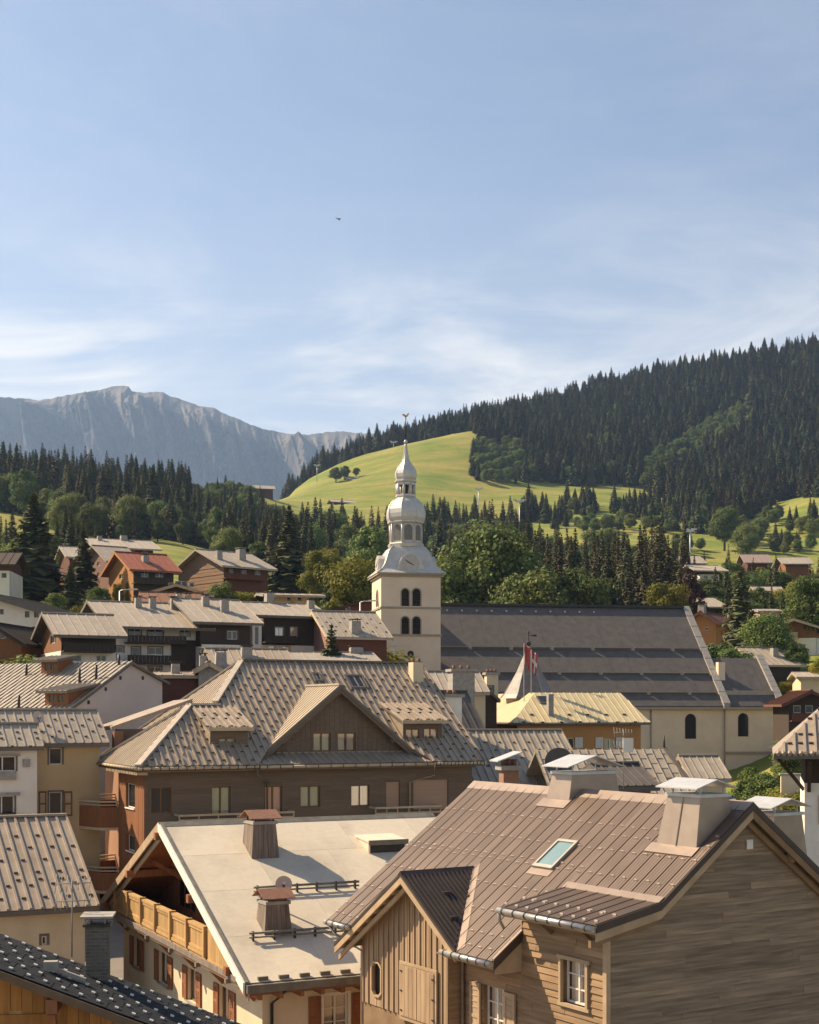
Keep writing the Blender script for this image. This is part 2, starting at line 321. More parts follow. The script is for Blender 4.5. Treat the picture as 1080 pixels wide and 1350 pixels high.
def tree(kind, x, Y, h, label, group=None, wide=1.0, variant=None, zrel=None, rr=random.Random(5), name=None, cat='tree'):
    z = terr(x, Y) if zrel is None else zrel
    e = obj(name or TNAME[kind], None); tag(e, label, cat, group); e.location = (x, Y, z+H-.2); e.rotation_euler = (0, 0, rr.uniform(0, 6.28)); e.scale = (h*wide, h*wide, h)
    v = CROWN[kind]; c = obj('crown', v[rr.randrange(len(v)) if variant is None else variant], e); t = obj('trunk', TRUNK[kind], e)
    return e, c
def tree_px(kind, px, top, Y, label, group=None, wide=1.0, **k):
    x = (px-CX)/F*Y; z = terr(x, Y) if k.get('zrel') is None else k['zrel']; h = (HY-top)/F*Y-z
    return tree(kind, x, Y, h, label, group, wide, **k)
# ------------------------------------------------------------------ building kit
GLASS = bpy.data.materials.new('window glass'); GLASS.use_nodes = True
_p = GLASS.node_tree.nodes['Principled BSDF']; _p.inputs['Base Color'].default_value = (.018, .021, .024, 1); _p.inputs['Roughness'].default_value = .06; _p.inputs['Specular IOR Level'].default_value = .6
CLEAR = bpy.data.materials.new('clear glass'); CLEAR.use_nodes = True
_n = CLEAR.node_tree.nodes; _l = CLEAR.node_tree.links; _n.clear()
_t = _n.new('ShaderNodeBsdfTransparent'); _g = _n.new('ShaderNodeBsdfGlossy'); _g.inputs['Roughness'].default_value = .04; _m = _n.new('ShaderNodeMixShader'); _m.inputs[0].default_value = .14
_o = _n.new('ShaderNodeOutputMaterial'); _l.new(_t.outputs[0], _m.inputs[1]); _l.new(_g.outputs[0], _m.inputs[2]); _l.new(_m.outputs[0], _o.inputs['Surface'])
CURT = M('curtain', (.86, .73, .59), (.70, .59, .46), scale=2, stretch=(14, 14, .2), rough=.9)
DARKROOM = M('dark room', (.020, .017, .014), (.012, .010, .009), scale=2)
WHITEW = M('white window frame', (.74, .71, .64), (.66, .62, .55), scale=3)
WOODW = M('wood window frame', (.22, .12, .055), (.15, .08, .035), scale=5, stretch=(1, 1, .3))
ZINC = M('zinc', (.47, .45, .42), (.34, .33, .31), scale=4, rough=.38, metal=.75, rnd=.05)
STEEL = M('pale steel', (.56, .56, .54), (.46, .46, .45), scale=3, rough=.45, metal=.35)
DARKM = M('dark metal', (.035, .033, .032), (.055, .05, .047), scale=6, rough=.5, metal=.3)
CEM = M('cement', (.36, .33, .29), (.26, .24, .21), scale=4, rough=.9, fine=.12)
class House:
    def __init__(s, name, label, cat, px, Y, th, base, group=None):
        s.O = ((px-CX)/F*Y, Y); t = math.radians(th); s.ex = (math.cos(t), math.sin(t)); s.ey = (-math.sin(t), math.cos(t)); s.base = base
        s.e = obj(name, None); tag(s.e, label, cat, group); s.e.location = (s.O[0], s.O[1], H+base); s.e.rotation_euler = (0, 0, t); s.cache = {}
    def ray(s, px, py):
        L = lambda v: (v[0]*s.ex[0]+v[1]*s.ex[1], v[0]*s.ey[0]+v[1]*s.ey[1])
        d = ((px-CX)/F, 1.0); return L((-s.O[0], -s.O[1]))+(0.0,), L(d)+(-(py-HY)/F,)
    def hit(s, px, py, ax, c):
        o, d = s.ray(px, py); t = (c-o[ax])/d[ax]; return tuple(o[i]+t*d[i] for i in range(3))
    def hitp(s, px, py, n, c):
        o, d = s.ray(px, py); t = (c-dot3(n, o))/dot3(n, d); return tuple(o[i]+t*d[i] for i in range(3))
    def part(s, name, mb, mat, parent=None, label=None, kind=None):
        o = obj(name, mb.mesh(name, mat, s.base), parent or s.e, kind)
        if label: o['label'] = label
        return o
    # a wall plane: side 'F' y=c facing -y, 'B' facing +y, 'L' x=c facing -x, 'R' facing +x
    def pt(s, side, c, u, z, d=0.0):
        return {'F': (u, c+d, z), 'B': (u, c-d, z), 'L': (c+d, u, z), 'R': (c-d, u, z)}[side]
    def rect(s, side, c, box):
        """window rectangle (u0,u1,z0,z1) on a wall plane from the columns and rows where it is seen"""
        x0, y0, x1, y1 = box; ax = 1 if side in 'FB' else 0; k = 0 if ax else 1; xm, ym = (x0+x1)/2, (y0+y1)/2
        a, b = s.hit(x0, ym, ax, c)[k], s.hit(x1, ym, ax, c)[k]
        return (min(a, b), max(a, b), s.hit(xm, y1, ax, c)[2], s.hit(xm, y0, ax, c)[2])
    def wall(s, name, side, c, poly, holes, mat, reveal=.16, parent=None):
        if area2(poly) < 0: poly = poly[::-1]
        mb = MB(); us = sorted({p[0] for p in poly} | {h[i] for h in holes for i in (0, 1)}); zs = sorted({p[1] for p in poly} | {h[i] for h in holes for i in (2, 3)})
        us = [min(us), max(us)]+[h[i] for h in holes for i in (0, 1)]; zs = [min(zs), max(zs)]+[h[i] for h in holes for i in (2, 3)]
        us = sorted(set(us)); zs = sorted(set(zs))
        us = [p[0] for p in poly]+us; zs = [p[1] for p in poly]+zs; us = sorted({round(u, 4) for u in us if min(p[0] for p in poly)-1e-6 <= u <= max(p[0] for p in poly)+1e-6}); zs = sorted({round(z, 4) for z in zs if min(p[1] for p in poly)-1e-6 <= z <= max(p[1] for p in poly)+1e-6})
        for i in range(len(us)-1):
            for j in range(len(zs)-1):
                um, zm = (us[i]+us[i+1])/2, (zs[j]+zs[j+1])/2
                if any(h[0]-1e-4 < um < h[1]+1e-4 and h[2]-1e-4 < zm < h[3]+1e-4 for h in holes): continue
                q = clip_poly([(us[i], zs[j]), (us[i+1], zs[j]), (us[i+1], zs[j+1]), (us[i], zs[j+1])], poly)
                if len(q) > 2 and abs(area2(q)) > 1e-5: mb.poly([s.pt(side, c, u, z) for u, z in q])
        for u0, u1, z0, z1 in holes:
            for a, b in (((u0, z0), (u1, z0)), ((u1, z0), (u1, z1)), ((u1, z1), (u0, z1)), ((u0, z1), (u0, z0))):
                mb.poly([s.pt(side, c, *a), s.pt(side, c, *b), s.pt(side, c, *b, reveal), s.pt(side, c, *a, reveal)])
        return s.part(name, mb, mat, parent)
    def bx(s, mb, side, c, u0, u1, z0, z1, d0, d1):
        a, b = s.pt(side, c, u0, z0, d0), s.pt(side, c, u1, z1, d1)
        return mb.box(min(a[0], b[0]), max(a[0], b[0]), min(a[1], b[1]), max(a[1], b[1]), min(a[2], b[2]), max(a[2], b[2]))
    def window(s, side, c, r, leaves=2, frame=WHITEW, mode='dark', bars=0, t=.06, depth=.08, sill=None, trim=None, name='window'):
        u0, u1, z0, z1 = r; mb = MB(); d0, d1 = depth, depth+.05
        s.bx(mb, side, c, u0, u1, z1-t, z1, d0, d1); s.bx(mb, side, c, u0, u1, z0, z0+t, d0, d1)
        w = (u1-u0)/leaves
        for i in range(leaves+1):
            uc = u0+i*w; a = max(u0, uc-t*.55); b = min(u1, uc+t*.55)
            if i == 0: b = u0+t
            if i == leaves: a = u1-t
            s.bx(mb, side, c, a, b, z0+t, z1-t, d0, d1)
        for k in range(bars):
            zz = z0+(z1-z0)*(k+1)/(bars+1)
            for i in range(leaves):
                a = u0+i*w+t; b = u0+(i+1)*w-t
                s.bx(mb, side, c, a, b, zz-.018, zz+.018, d0+.005, d1-.005)
        o = s.part(name, mb, frame)
        for i in range(leaves):
            a, b = u0+i*w+t*.5, u0+(i+1)*w-t*.5
            p = MB(); s.bx(p, side, c, a, b, z0+t*.5, z1-t*.5, d0+.022, d0+.032); s.part('pane', p, GLASS if mode == 'dark' else CLEAR, o)
            if mode == 'curtain':
                q = MB(); n = 7; wd = b-a; d = depth+.10
                pts = [(a+wd*.04+wd*.92*k/(2*n), d+(.0 if k % 2 else .045)) for k in range(2*n+1)]
                for k in range(2*n):
                    q.prism([s.pt(side, c, pts[k][0], z0+.02, pts[k][1]), s.pt(side, c, pts[k+1][0], z0+.02, pts[k+1][1]), s.pt(side, c, pts[k+1][0], z1-.02, pts[k+1][1]), s.pt(side, c, pts[k][0], z1-.02, pts[k][1])], sub3(s.pt(side, c, 0, 0, .012), s.pt(side, c, 0, 0, 0)))
                s.part('curtain', q, CURT, o)
        if mode == 'curtain':
            q = MB(); s.bx(q, side, c, u0-.02, u1+.02, z0-.02, z1+.02, depth+.34, depth+.36); s.part('room_back', q, DARKROOM, o)
        if sill is not None:
            q = MB(); s.bx(q, side, c, u0-.08, u1+.08, z0-.07, z0-.004, -.10, .07); s.part('sill', q, sill, o)
        if trim is not None:
            q = MB(); k = .10
            s.bx(q, side, c, u0-k, u0-.003, z0, z1, -.025, .03); s.bx(q, side, c, u1+.003, u1+k, z0, z1, -.025, .03); s.bx(q, side, c, u0-k, u1+k, z1+.003, z1+k, -.03, .03)
            s.part('surround', q, trim, o)
        return o
    def shutter(s, side, c, u0, u1, z0, z1, mat, slats=6, rail=None):
        mb = MB(); s.bx(mb, side, c, u0, u1, z0, z1, -.055, -.012)
        o = s.part('shutter', mb, mat)
        q = MB(); m = .07*(u1-u0)/.4
        s.bx(q, side, c, u0, u0+m, z0, z1, -.075, -.057); s.bx(q, side, c, u1-m, u1, z0, z1, -.075, -.057)
        s.bx(q, side, c, u0+m, u1-m, z1-m*1.3, z1, -.075, -.057); s.bx(q, side, c, u0+m, u1-m, z0, z0+m*1.3, -.075, -.057)
        zz = (z0+z1)/2; s.bx(q, side, c, u0+m, u1-m, zz-m*.6, zz+m*.6, -.075, -.057)
        s.part('rail', q, rail or mat, o)
        for k in range(slats*2):
            z = z0+m*1.5+(z1-z0-m*3)*(k+.5)/(slats*2)
            if abs(z-zz) < m: continue
            q = MB(); s.bx(q, side, c, u0+m, u1-m, z-.014, z+.014, -.07, -.056); s.part('slat', q, mat, o)
        return o
    # roofs -------------------------------------------------------------
    def slab(s, name, pts, thick, mat, parent=None):
        n = nrm3(cross3(sub3(pts[1], pts[0]), sub3(pts[2], pts[0])))
        if n[2] < 0: pts = pts[::-1]
        return s.part(name, MB().prism(pts, (0, 0, -thick)), mat, parent)
    def strips(s, roof, pts, v, mat, spacing=.5, rib=(.06, .05), lift=.012, thick=.03, phase=0.0, stop_rows=(), stop_mat=None, stop=(.16, .10, .06), stagger=0.0, course=0.0, ribs=1, stop_name='snow_stop', every=1, limit=300, name='roof_panel', jitter=0.0, seed=1):
        """cover a convex roof face with long panels that run down the slope; v: downslope direction"""
        r_ = random.Random(seed)
        n = nrm3(cross3(sub3(pts[1], pts[0]), sub3(pts[2], pts[0])))
        if n[2] < 0: n = mul3(n, -1)
        v = nrm3(sub3(v, mul3(n, dot3(v, n)))); u = nrm3(cross3(v, n)); o = pts[0]
        p2 = [(dot3(sub3(p, o), u), dot3(sub3(p, o), v)) for p in pts]
        if area2(p2) < 0: p2 = p2[::-1]
        u0, u1 = min(p[0] for p in p2), max(p[0] for p in p2); v0, v1 = min(p[1] for p in p2), max(p[1] for p in p2)
        P3 = lambda a, b, h: add3(o, add3(add3(mul3(u, a), mul3(v, b)), mul3(n, h)))
        k = 0; a = u0-phase*spacing; made = []; pieces = []
        while a < u1-1e-4:
            b = a+spacing
            segs = [(v0, v1)]
            if course > 0:
                st = v0-(course*.5 if k % 2 else 0); segs = []
                while st < v1: segs.append((st, st+course)); st += course
            for i, (c0, c1) in enumerate(segs):
                q = clip_poly([(a+.004, c0), (b-.004, c0), (b-.004, c1-.006), (a+.004, c1-.006)], p2)
                if len(q) < 3 or abs(area2(q)) < .004: continue
                mb = MB(); j = r_.uniform(0, jitter)
                if course > 0: mb.prism([P3(x, y, lift+j+thick*(.25+.75*(y-c0)/(c1-c0))) for x, y in q], mul3(n, -thick*.9))
                else: mb.prism([P3(x, y, lift+thick+j) for x, y in q], mul3(n, -thick))
                for m in range(ribs):
                    ra = a+.004+spacing*m/ribs; hgt = rib[1] if m == 0 else rib[1]*.35; wd = rib[0] if m == 0 else rib[0]*.6
                    q = clip_poly([(ra, c0), (ra+wd, c0), (ra+wd, c1-.006), (ra, c1-.006)], p2)
                    if hgt > 0 and len(q) > 2 and abs(area2(q)) > .001: mb.prism([P3(x, y, lift+thick+hgt+j) for x, y in q], mul3(n, -hgt+.004))
                pieces.append((abs(area2(p2)), mb))
            for ri, row in enumerate(stop_rows):
                if every > 1 and (k+ri) % every: continue
                vv = v0+(v1-v0)*row if row <= 1 else v0+row
                vv += stagger*(k % 2)+r_.uniform(-.03, .03); uu = a+spacing*.5+r_.uniform(-.02, .02)
                if len(clip_poly([(uu-.1, vv-.1), (uu+.1, vv-.1), (uu+.1, vv+.1), (uu-.1, vv+.1)], p2)) == 4: made.append((uu, vv))
            a = b; k += 1
        if len(pieces) > limit:
            big = pieces[limit:]; pieces = pieces[:limit]; mb = MB()
            for _, q in big:
                kk = len(mb.v); mb.v += q.v; mb.f += [tuple(i+kk for i in f) for f in q.f]; mb.sm += q.sm
            s.part('roof_panels', mb, mat, roof, kind='stuff')
        for _, mb in pieces: s.part(name, mb, mat, roof)
        if made and stop_mat:
            w, l, h = stop; key = ('stop', stop, stop_mat.name, round(n[0], 4), round(n[1], 4), round(n[2], 4))
            if key not in s.cache:
                q = MB(); A = lambda a, b, c: add3(add3(mul3(u, a), mul3(v, b)), mul3(n, c))
                q.prism([A(-w/2, l/2, 0), A(w/2, l/2, 0), A(w/2, l/2-.02, h), A(-w/2, l/2-.02, h)], mul3(v, -l*.45)); s.cache[key] = q.mesh('snow stop', stop_mat)
            for i, (uu, vv) in enumerate(made):
                if i >= limit: break
                p = P3(uu, vv, lift+thick+.006); obj(stop_name, s.cache[key], roof, loc=(p[0], p[1], p[2]-s.base))
        return (u, v, n, P3, (u0, u1, v0, v1))
    def gutter(s, a, b, mat=ZINC, r=.085, clips=0, parent=None):
        g = s.part('gutter', MB().tube([a, b], r, 10), mat, parent); d = sub3(b, a)
        for i in range(clips):
            p = add3(a, mul3(d, (i+.5)/clips)); w = mul3(nrm3(d), .022)
            s.part('gutter_bracket', MB().tube([sub3(p, w), add3(p, w)], r*1.13, 10), DARKM, g)
        return g
    def pipe(s, pts, r=.05, mat=ZINC, name='downpipe'): return s.part(name, MB().tube(pts, r, 8), mat)
    def chimney(s, x, y, zb, zt, w, d, mat, taper=1.0, cap=None, capz=.25, capover=.2, gable=False, parent=None, name='chimney'):
        mb = MB().frustum((x-w/2*taper, x+w/2*taper, y-d/2*taper, y+d/2*taper, zb), (x-w/2, x+w/2, y-d/2, y+d/2, zt)); c = s.part(name, mb, mat, parent)
        if cap:
            q = MB(); W, D = w/2+capover, d/2+capover
            for i in (-1, 1):
                for j in (-1, 1): q.box(x+i*(w/2-.06)-.025, x+i*(w/2-.06)+.025, y+j*(d/2-.06)-.025, y+j*(d/2-.06)+.025, zt, zt+capz)
            s.part('cap_post', q, DARKM, c)
            q = MB()
            if gable:
                k = .16*W
                q.prism([(x-W, y-D, zt+capz), (x, y-D, zt+capz+k*2), (x+W, y-D, zt+capz), (x+W, y-D, zt+capz-.03), (x, y-D, zt+capz+k*2-.03), (x-W, y-D, zt+capz-.03)], (0, 2*D, 0))
            else: q.box(x-W, x+W, y-D, y+D, zt+capz, zt+capz+.06)
            s.part('chimney_cap', q, cap, c)
        return c
    def boards(s, side, c, poly, holes, mat, h=.17, d0=-.03, d1=0.0, vertical=False, seed=1, length=(2.0, 4.5), lap=.012, name='plank', parent=None, z0=None, tilt=True):
        """cladding boards, each its own piece, cut round the openings"""
        if area2(poly) < 0: poly = poly[::-1]
        r_ = random.Random(seed); ua, ub = min(p[0] for p in poly), max(p[0] for p in poly); za, zb = min(p[1] for p in poly), max(p[1] for p in poly)
        lo, hi = (ua, ub) if vertical else (za, zb); s0 = lo if z0 is None else z0; i = 0; out = []
        while s0 < hi-.01:
            s1 = min(s0+h, hi+.2); m = (s0+s1)/2; a, b = (za, zb) if vertical else (ua, ub)
            cuts = [(a, b)]
            for H_ in holes:
                lo_, hi_, c0, c1 = (H_[0], H_[1], H_[2], H_[3]) if vertical else (H_[2], H_[3], H_[0], H_[1])
                if hi_ > s0+.03 and lo_ < s1-.03:
                    nw = []
                    for p, q in cuts:
                        if c1 <= p or c0 >= q: nw.append((p, q)); continue
                        if c0 > p+.05: nw.append((p, c0))
                        if c1 < q-.05: nw.append((c1, q))
                    cuts = nw
            for p, q in cuts:
                t = p
                if not vertical and length: t = p-r_.uniform(0, length[0])
                while t < q-.02:
                    e = q if (vertical or not length) else min(q, t+r_.uniform(*length))
                    if not vertical and q-e < .5: e = q
                    t0 = max(t, p)
                    R_ = [(s0+.006, t0+.003), (s1-.006, t0+.003), (s1-.006, e-.003), (s0+.006, e-.003)] if vertical else [(t0+.003, s0+.003), (e-.003, s0+.003), (e-.003, s1-.003), (t0+.003, s1-.003)]
                    if area2(R_) < 0: R_ = R_[::-1]
                    g = clip_poly(R_, poly)
                    if len(g) > 2 and abs(area2(g)) > .002:
                        jit = r_.uniform(-.006, .006); mb = MB()
                        def dp(u, z): return d0+jit+(lap*1.6*((z-s0)/(s1-s0)) if (tilt and not vertical) else 0)
                        k = len(mb.v); n = len(g)
                        front = [s.pt(side, c, u, z, dp(u, z)) for u, z in g]; back = [s.pt(side, c, u, z, d1) for u, z in g]
                        mb.v = front+back; mb.f = [tuple(range(n)), tuple(range(2*n-1, n-1, -1))]+[(j, n+j, n+(j+1) % n, (j+1) % n) for j in range(n)]; mb.sm = [False]*len(mb.f)
                        out.append(s.part(name, mb, mat, parent))
                    t = e
            s0 = s1; i += 1
        return out
# ------------------------------------------------------------------ materials of the near houses
BROOF = M('brown metal roof', (.172, .124, .094), (.130, .093, .070), scale=.9, rough=.42, metal=.25, rnd=.11, stretch=(1, 1, 1), bump=.0, fine=.06)
BROOFD = M('dark brown sheet', (.060, .045, .038), (.080, .058, .047), scale=2, rough=.45, metal=.2)
FLASH = M('brown flashing', (.30, .232, .18), (.25, .19, .148), scale=2, rough=.4, metal=.3)
STOPL = M('pale snow stop', (.36, .295, .24), (.30, .245, .20), scale=6, rough=.4, metal=.3)
WEATH = M('weathered larch', (.34, .250, .160), (.175, .125, .080), scale=1.0, rough=.8, stretch=(.75, .75, 12), rnd=.17, fine=.16, lo=.30, hi=.68)
LARCH = M('larch boards', (.345, .228, .125), (.210, .128, .066), scale=1.1, rough=.75, stretch=(.7, .7, 9), rnd=.20, fine=.12)
VLARCH = M('upright larch boards', (.40, .290, .180), (.27, .180, .104), scale=1.2, rough=.75, stretch=(7, 7, .5), rnd=.16, fine=.12)
TRIM = M('pale wood trim', (.46, .335, .205), (.36, .25, .15), scale=2, rough=.7, stretch=(1, 1, 1), rnd=.08)
SOFF = M('soffit wood', (.26, .17, .095), (.19, .12, .065), scale=2, rough=.8, rnd=.1)

# ================================================================== large larch chalet in front, right
r = House('larch_chalet', 'large larch-clad chalet with brown metal roof and three tapered chimneys, nearest building', 'house', 800, 36, 32.4, -14)
AX, ZR, K = 4.8, -2.55, .74
zm = lambda x: ZR-K*abs(x-AX)
DWIN = r.rect('L', 0, (742.6, 1267, 775, 1325)); LWIN = r.rect('L', 0, (638, 1301, 665, 1352)); LWIN = (LWIN[0], LWIN[1], LWIN[3]-1.9, LWIN[3])
g1 = [(0, -8.9), (9.6, -8.9), (9.6, -6.25), (8.5, -5.45), (0, -5.45)]; g2 = [(1.5, -5.45), (8.5, -5.45), (AX, -2.74), (1.5, -5.18)]
r.wall('wall', 'F', .0, [(0, -14), (9.6, -14), (9.6, -6.25), (AX, -2.72), (1.5, -5.16), (0, -5.44)][:2]+[(9.6, -6.25), (AX, -2.72), (0, -6.3)], [], SOFF)
r.boards('F', 0, g1, [], WEATH, h=.185, seed=3, length=(3.5, 7.5), lap=.02, d0=-.045, d1=-.002)
r.boards('F', 0, g2, [], WEATH, h=.185, seed=4, length=(3.5, 7.5), lap=.02, d0=-.045, d1=-.002)
r.wall('wall', 'L', 0, [(0, -14), (3.55, -14), (3.55, -5.45), (0, -5.45)], [DWIN], SOFF)
r.wall('wall', 'L', 0, [(3.55, -14), (12.3, -14), (12.3, -6.35), (3.55, -6.35)], [LWIN], SOFF)
r.boards('L', 0, [(.07, -9.3), (3.55, -9.3), (3.55, -5.45), (.07, -5.45)], [DWIN], LARCH, h=.185, seed=5, length=(1.2, 3.4), d0=-.045, d1=-.002, lap=.02)
r.boards('L', 0, [(3.55, -9.3), (6.42, -9.3), (6.42, -6.35), (3.55, -6.35)], [LWIN], LARCH, h=.185, seed=6, length=(1.2, 3.4), d0=-.045, d1=-.002, lap=.02)
mb = MB(); mb.box(-.075, .06, -.075, .07, -9.3, -5.42); r.part('corner_post', mb, TRIM)
r.wall('wall', 'R', 9.6, [(0, -14), (12.3, -14), (12.3, -6.2), (0, -6.2)], [], SOFF); r.wall('wall', 'B', 12.3, [(0, -14), (9.6, -14), (9.6, -6.25), (AX, -2.8), (0, -6.25)], [], SOFF)
r.window('L', 0, (DWIN[0], DWIN[1], DWIN[2], DWIN[3]), leaves=2, frame=WHITEW, mode='curtain', bars=2, depth=.13, t=.055)
mb = MB(); u0, u1, z0, z1 = DWIN
for a in ((u0-.09, u0, z0, z1), (u1, u1+.09, z0, z1), (u0-.16, u1+.16, z1, z1+.10), (u0-.14, u1+.14, z0-.09, z0)): r.bx(mb, 'L', 0, *a, -.10, .10)
r.part('window_surround', mb, TRIM)
r.window('L', 0, LWIN, leaves=2, frame=WHITEW, mode='curtain', bars=3, depth=.13, t=.055)
wd = LWIN[1]-LWIN[0]
def shut(h, side, c, u0, u1, z0, z1, ang_out, mat):
    return h.shutter(side, c, u0, u1, z0, z1, mat, slats=5)
shut(r, 'L', -.045, LWIN[1]+.06, LWIN[1]+.55, LWIN[2], LWIN[3]+.02, 0, TRIM); shut(r, 'L', -.045, LWIN[0]-.62, LWIN[0]-.12, LWIN[2], LWIN[3]-.02, 0, TRIM)
# main roof faces
deck = r.slab('roof', [(AX, -.35, ZR-.02), (1.5, -.35, zm(1.5)-.02), (1.5, 3.55, zm(1.5)-.02), (AX, 3.55, ZR-.02)], .14, BROOFD)
RV = (-1, 0, -K)
WY, WZ, WK, WX = 8.2, -4.93, .66, -1.0          # cross gable: ridge row, height, slope, front overhang
faces = [[(AX, 3.55), (-1, 3.55), (-1, 5.3), (AX, 5.3)], [(AX, 5.3), (-1, 5.3), (1.58, WY), (AX, WY)], [(AX, WY), (1.58, WY), (-1, 11.1), (AX, 11.1)], [(AX, 11.1), (-1, 11.1), (-1, 12.7), (AX, 12.7)]]
ROWS = [.45, 1.45, 2.45, 3.45, 4.45, 5.5, 6.35, 6.85]
allp = [[(AX, -.35), (1.5, -.35), (1.5, 3.55), (AX, 3.55)]]+faces
for i, f in enumerate(allp):
    pts = [(x, y, zm(x)) for x, y in f]
    if i: r.slab('roof_deck', [(x, y, zm(x)-.02) for x, y in f], .14, BROOFD, deck)
    r.strips(deck, pts, RV, BROOF, spacing=.475, rib=(.022, .022), thick=.02, ribs=4, phase=(((f[0][1])/.475) % 1 if i else ((-.35)/.475) % 1), stop_rows=[x for x in ROWS if i or x < 3.6], stop_mat=STOPL, stop=(.13, .07, .035), seed=i)
# hidden far slope, ridge cap
fs = r.slab('roof_deck', [(AX, -.35, ZR), (10.6, -.35, zm(10.6)), (10.6, 12.7, zm(10.6)), (AX, 12.7, ZR)], .16, BROOFD, deck)
r.strips(deck, [(AX, -.35, ZR), (10.6, -.35, zm(10.6)), (10.6, 12.7, zm(10.6)), (AX, 12.7, ZR)], (1, 0, -K), BROOF, spacing=.475, rib=(.035, .045), thick=.02)
mb = MB(); mb.prism([(AX-.30, -.37, ZR-.30*K+.055), (AX, -.37, ZR+.075), (AX+.30, -.37, ZR-.30*K+.055), (AX, -.37, ZR+.03)], (0, 13.09, 0)); r.part('ridge_cap', mb, FLASH, deck)
# rakes
def rake(a, b, t0, t1, mat, dy0, dy1, name):
    mb = MB(); n = [(a[0], dy0, a[1]-t0), (b[0], dy0, b[1]-t0), (b[0], dy0, b[1]-t1), (a[0], dy0, a[1]-t1)]; mb.prism(n, (0, dy1-dy0, 0)); return r.part(name, mb, mat, deck)
for a, b in (((AX, ZR+.03), (1.5, zm(1.5)+.03)), ((1.5, zm(1.5)+.03), (-.65, -5.37)), ((AX, ZR+.03), (10.6, zm(10.6)+.03))):
    rake(a, b, 0, .20, BROOFD, -.395, -.352, 'verge_trim'); rake((a[0], a[1]), b, .204, .42, TRIM if b[0] < 5 else SOFF, -.375, -.335, 'barge_board'); rake(a, b, .19, .26, SOFF, -.33, -.01, 'soffit')
    rake(a, b, .425, .60, SOFF, -.16, -.06, 'barge_board')
# purlin ends under the far side of the gable
for x in (6.35, 8.0): r.part('purlin', MB().box(x, x+.16, -.30, 0, zm(x)-.52, zm(x)-.30), SOFF)
mb = MB().box(5.0-.11, 5.0+.11, -.07, -.048, -3.78, -3.56); mb.box(4.88, 5.12, -.062, -.05, -3.80, -3.54); r.part('vent_plate', mb, WHITEW)
# verge of the lower roof beside the shed dormer
mb = MB()
mb.prism([(1.5, 3.49, zm(1.5)+.05), (-1, 3.49, zm(-1)+.05), (-1, 3.49, zm(-1)-.22), (1.5, 3.49, zm(1.5)-.22)], (0, .05, 0)); r.part('verge_trim', mb, BROOFD, deck)
mb = MB(); mb.prism([(1.5, 3.48, zm(1.5)+.10), (-1, 3.48, zm(-1)+.10), (-1, 3.48, zm(-1)+.055), (1.5, 3.48, zm(1.5)+.055)], (0, .09, 0)); r.part('verge_flashing', mb, FLASH, deck)
mb = MB(); mb.prism([(.2, 3.53, zm(.2)-.24), (-.9, 3.53, zm(-.9)-.24), (-.9, 3.53, zm(-.9)-.42), (.0, 3.53, zm(-.9)-.42)], (0, .04, 0)); r.part('barge_board', mb, TRIM, deck)
# shed dormer
SP = [(1.5, -.35, zm(1.5)), (-.65, -.35, -5.40), (-.65, 3.6, -5.40), (1.5, 3.6, zm(1.5))]
sd_ = r.slab('dormer_roof', [(x, y, z-.015) for x, y, z in SP], .15, BROOFD)
r.strips(sd_, SP, (-1, 0, -.19), BROOF, spacing=.475, rib=(.022, .022), thick=.02, ribs=4, stop_rows=[.6, 1.35, 1.95], stop_mat=STOPL, stop=(.13, .07, .035))
mb = MB(); mb.prism([(1.42, -.35, zm(1.42)+.09), (1.62, -.35, zm(1.62)+.075), (1.62, -.35, zm(1.62)+.03), (1.42, -.35, zm(1.42)+.03)], (0, 3.95, 0)); r.part('flashing', mb, FLASH, sd_)
mb = MB().prism([(-.66, -.35, -5.42), (-.60, -.35, -5.42), (-.60, -.35, -5.62), (-.66, -.35, -5.62)], (0, 3.95, 0)); r.part('fascia', mb, TRIM, sd_)
r.gutter((-.74, -.36, -5.47), (-.74, 3.66, -5.47), clips=8, parent=sd_)
mb = MB().prism([(1.3, 3.56, zm(1.3)-.05), (-.05, 3.56, -5.45), (-.05, 3.56, zm(0))], (0, -.06, 0)); r.part('dormer_cheek', mb, LARCH, sd_)
r.pipe([(-.74, 3.62, -5.52), (-.70, 3.64, -5.74), (-.55, 3.64, -5.98)], .045)
for y in (.45, 2.2): r.part('bracket', MB().beam((-.05, y, -5.95), (-.5, y, -5.60), .09, .09), SOFF)
# eaves of the main roof
for y0, y1, n in ((3.5, 5.95, 6), (11.15, 12.72, 4)):
    r.gutter((-1.08, y0, -6.90), (-1.08, y1, -6.90), clips=n, parent=deck)
    r.part('fascia', MB().box(-1.0, -.95, y0, y1, -7.05, -6.86), TRIM, deck)
r.part('soffit', MB().box(-.94, -.05, 3.58, 6.4, -7.02, -6.98), SOFF, deck)
r.pipe([(-1.06, 5.7, -6.98), (-.6, 5.9, -7.12), (-.12, 6.25, -7.25), (-.10, 6.25, -14)], .05)
r.pipe([(-1.08, 12.5, -6.97), (-.9, 12.3, -7.3), (-.35, 11.6, -7.75), (-.35, 11.55, -14)], .045)
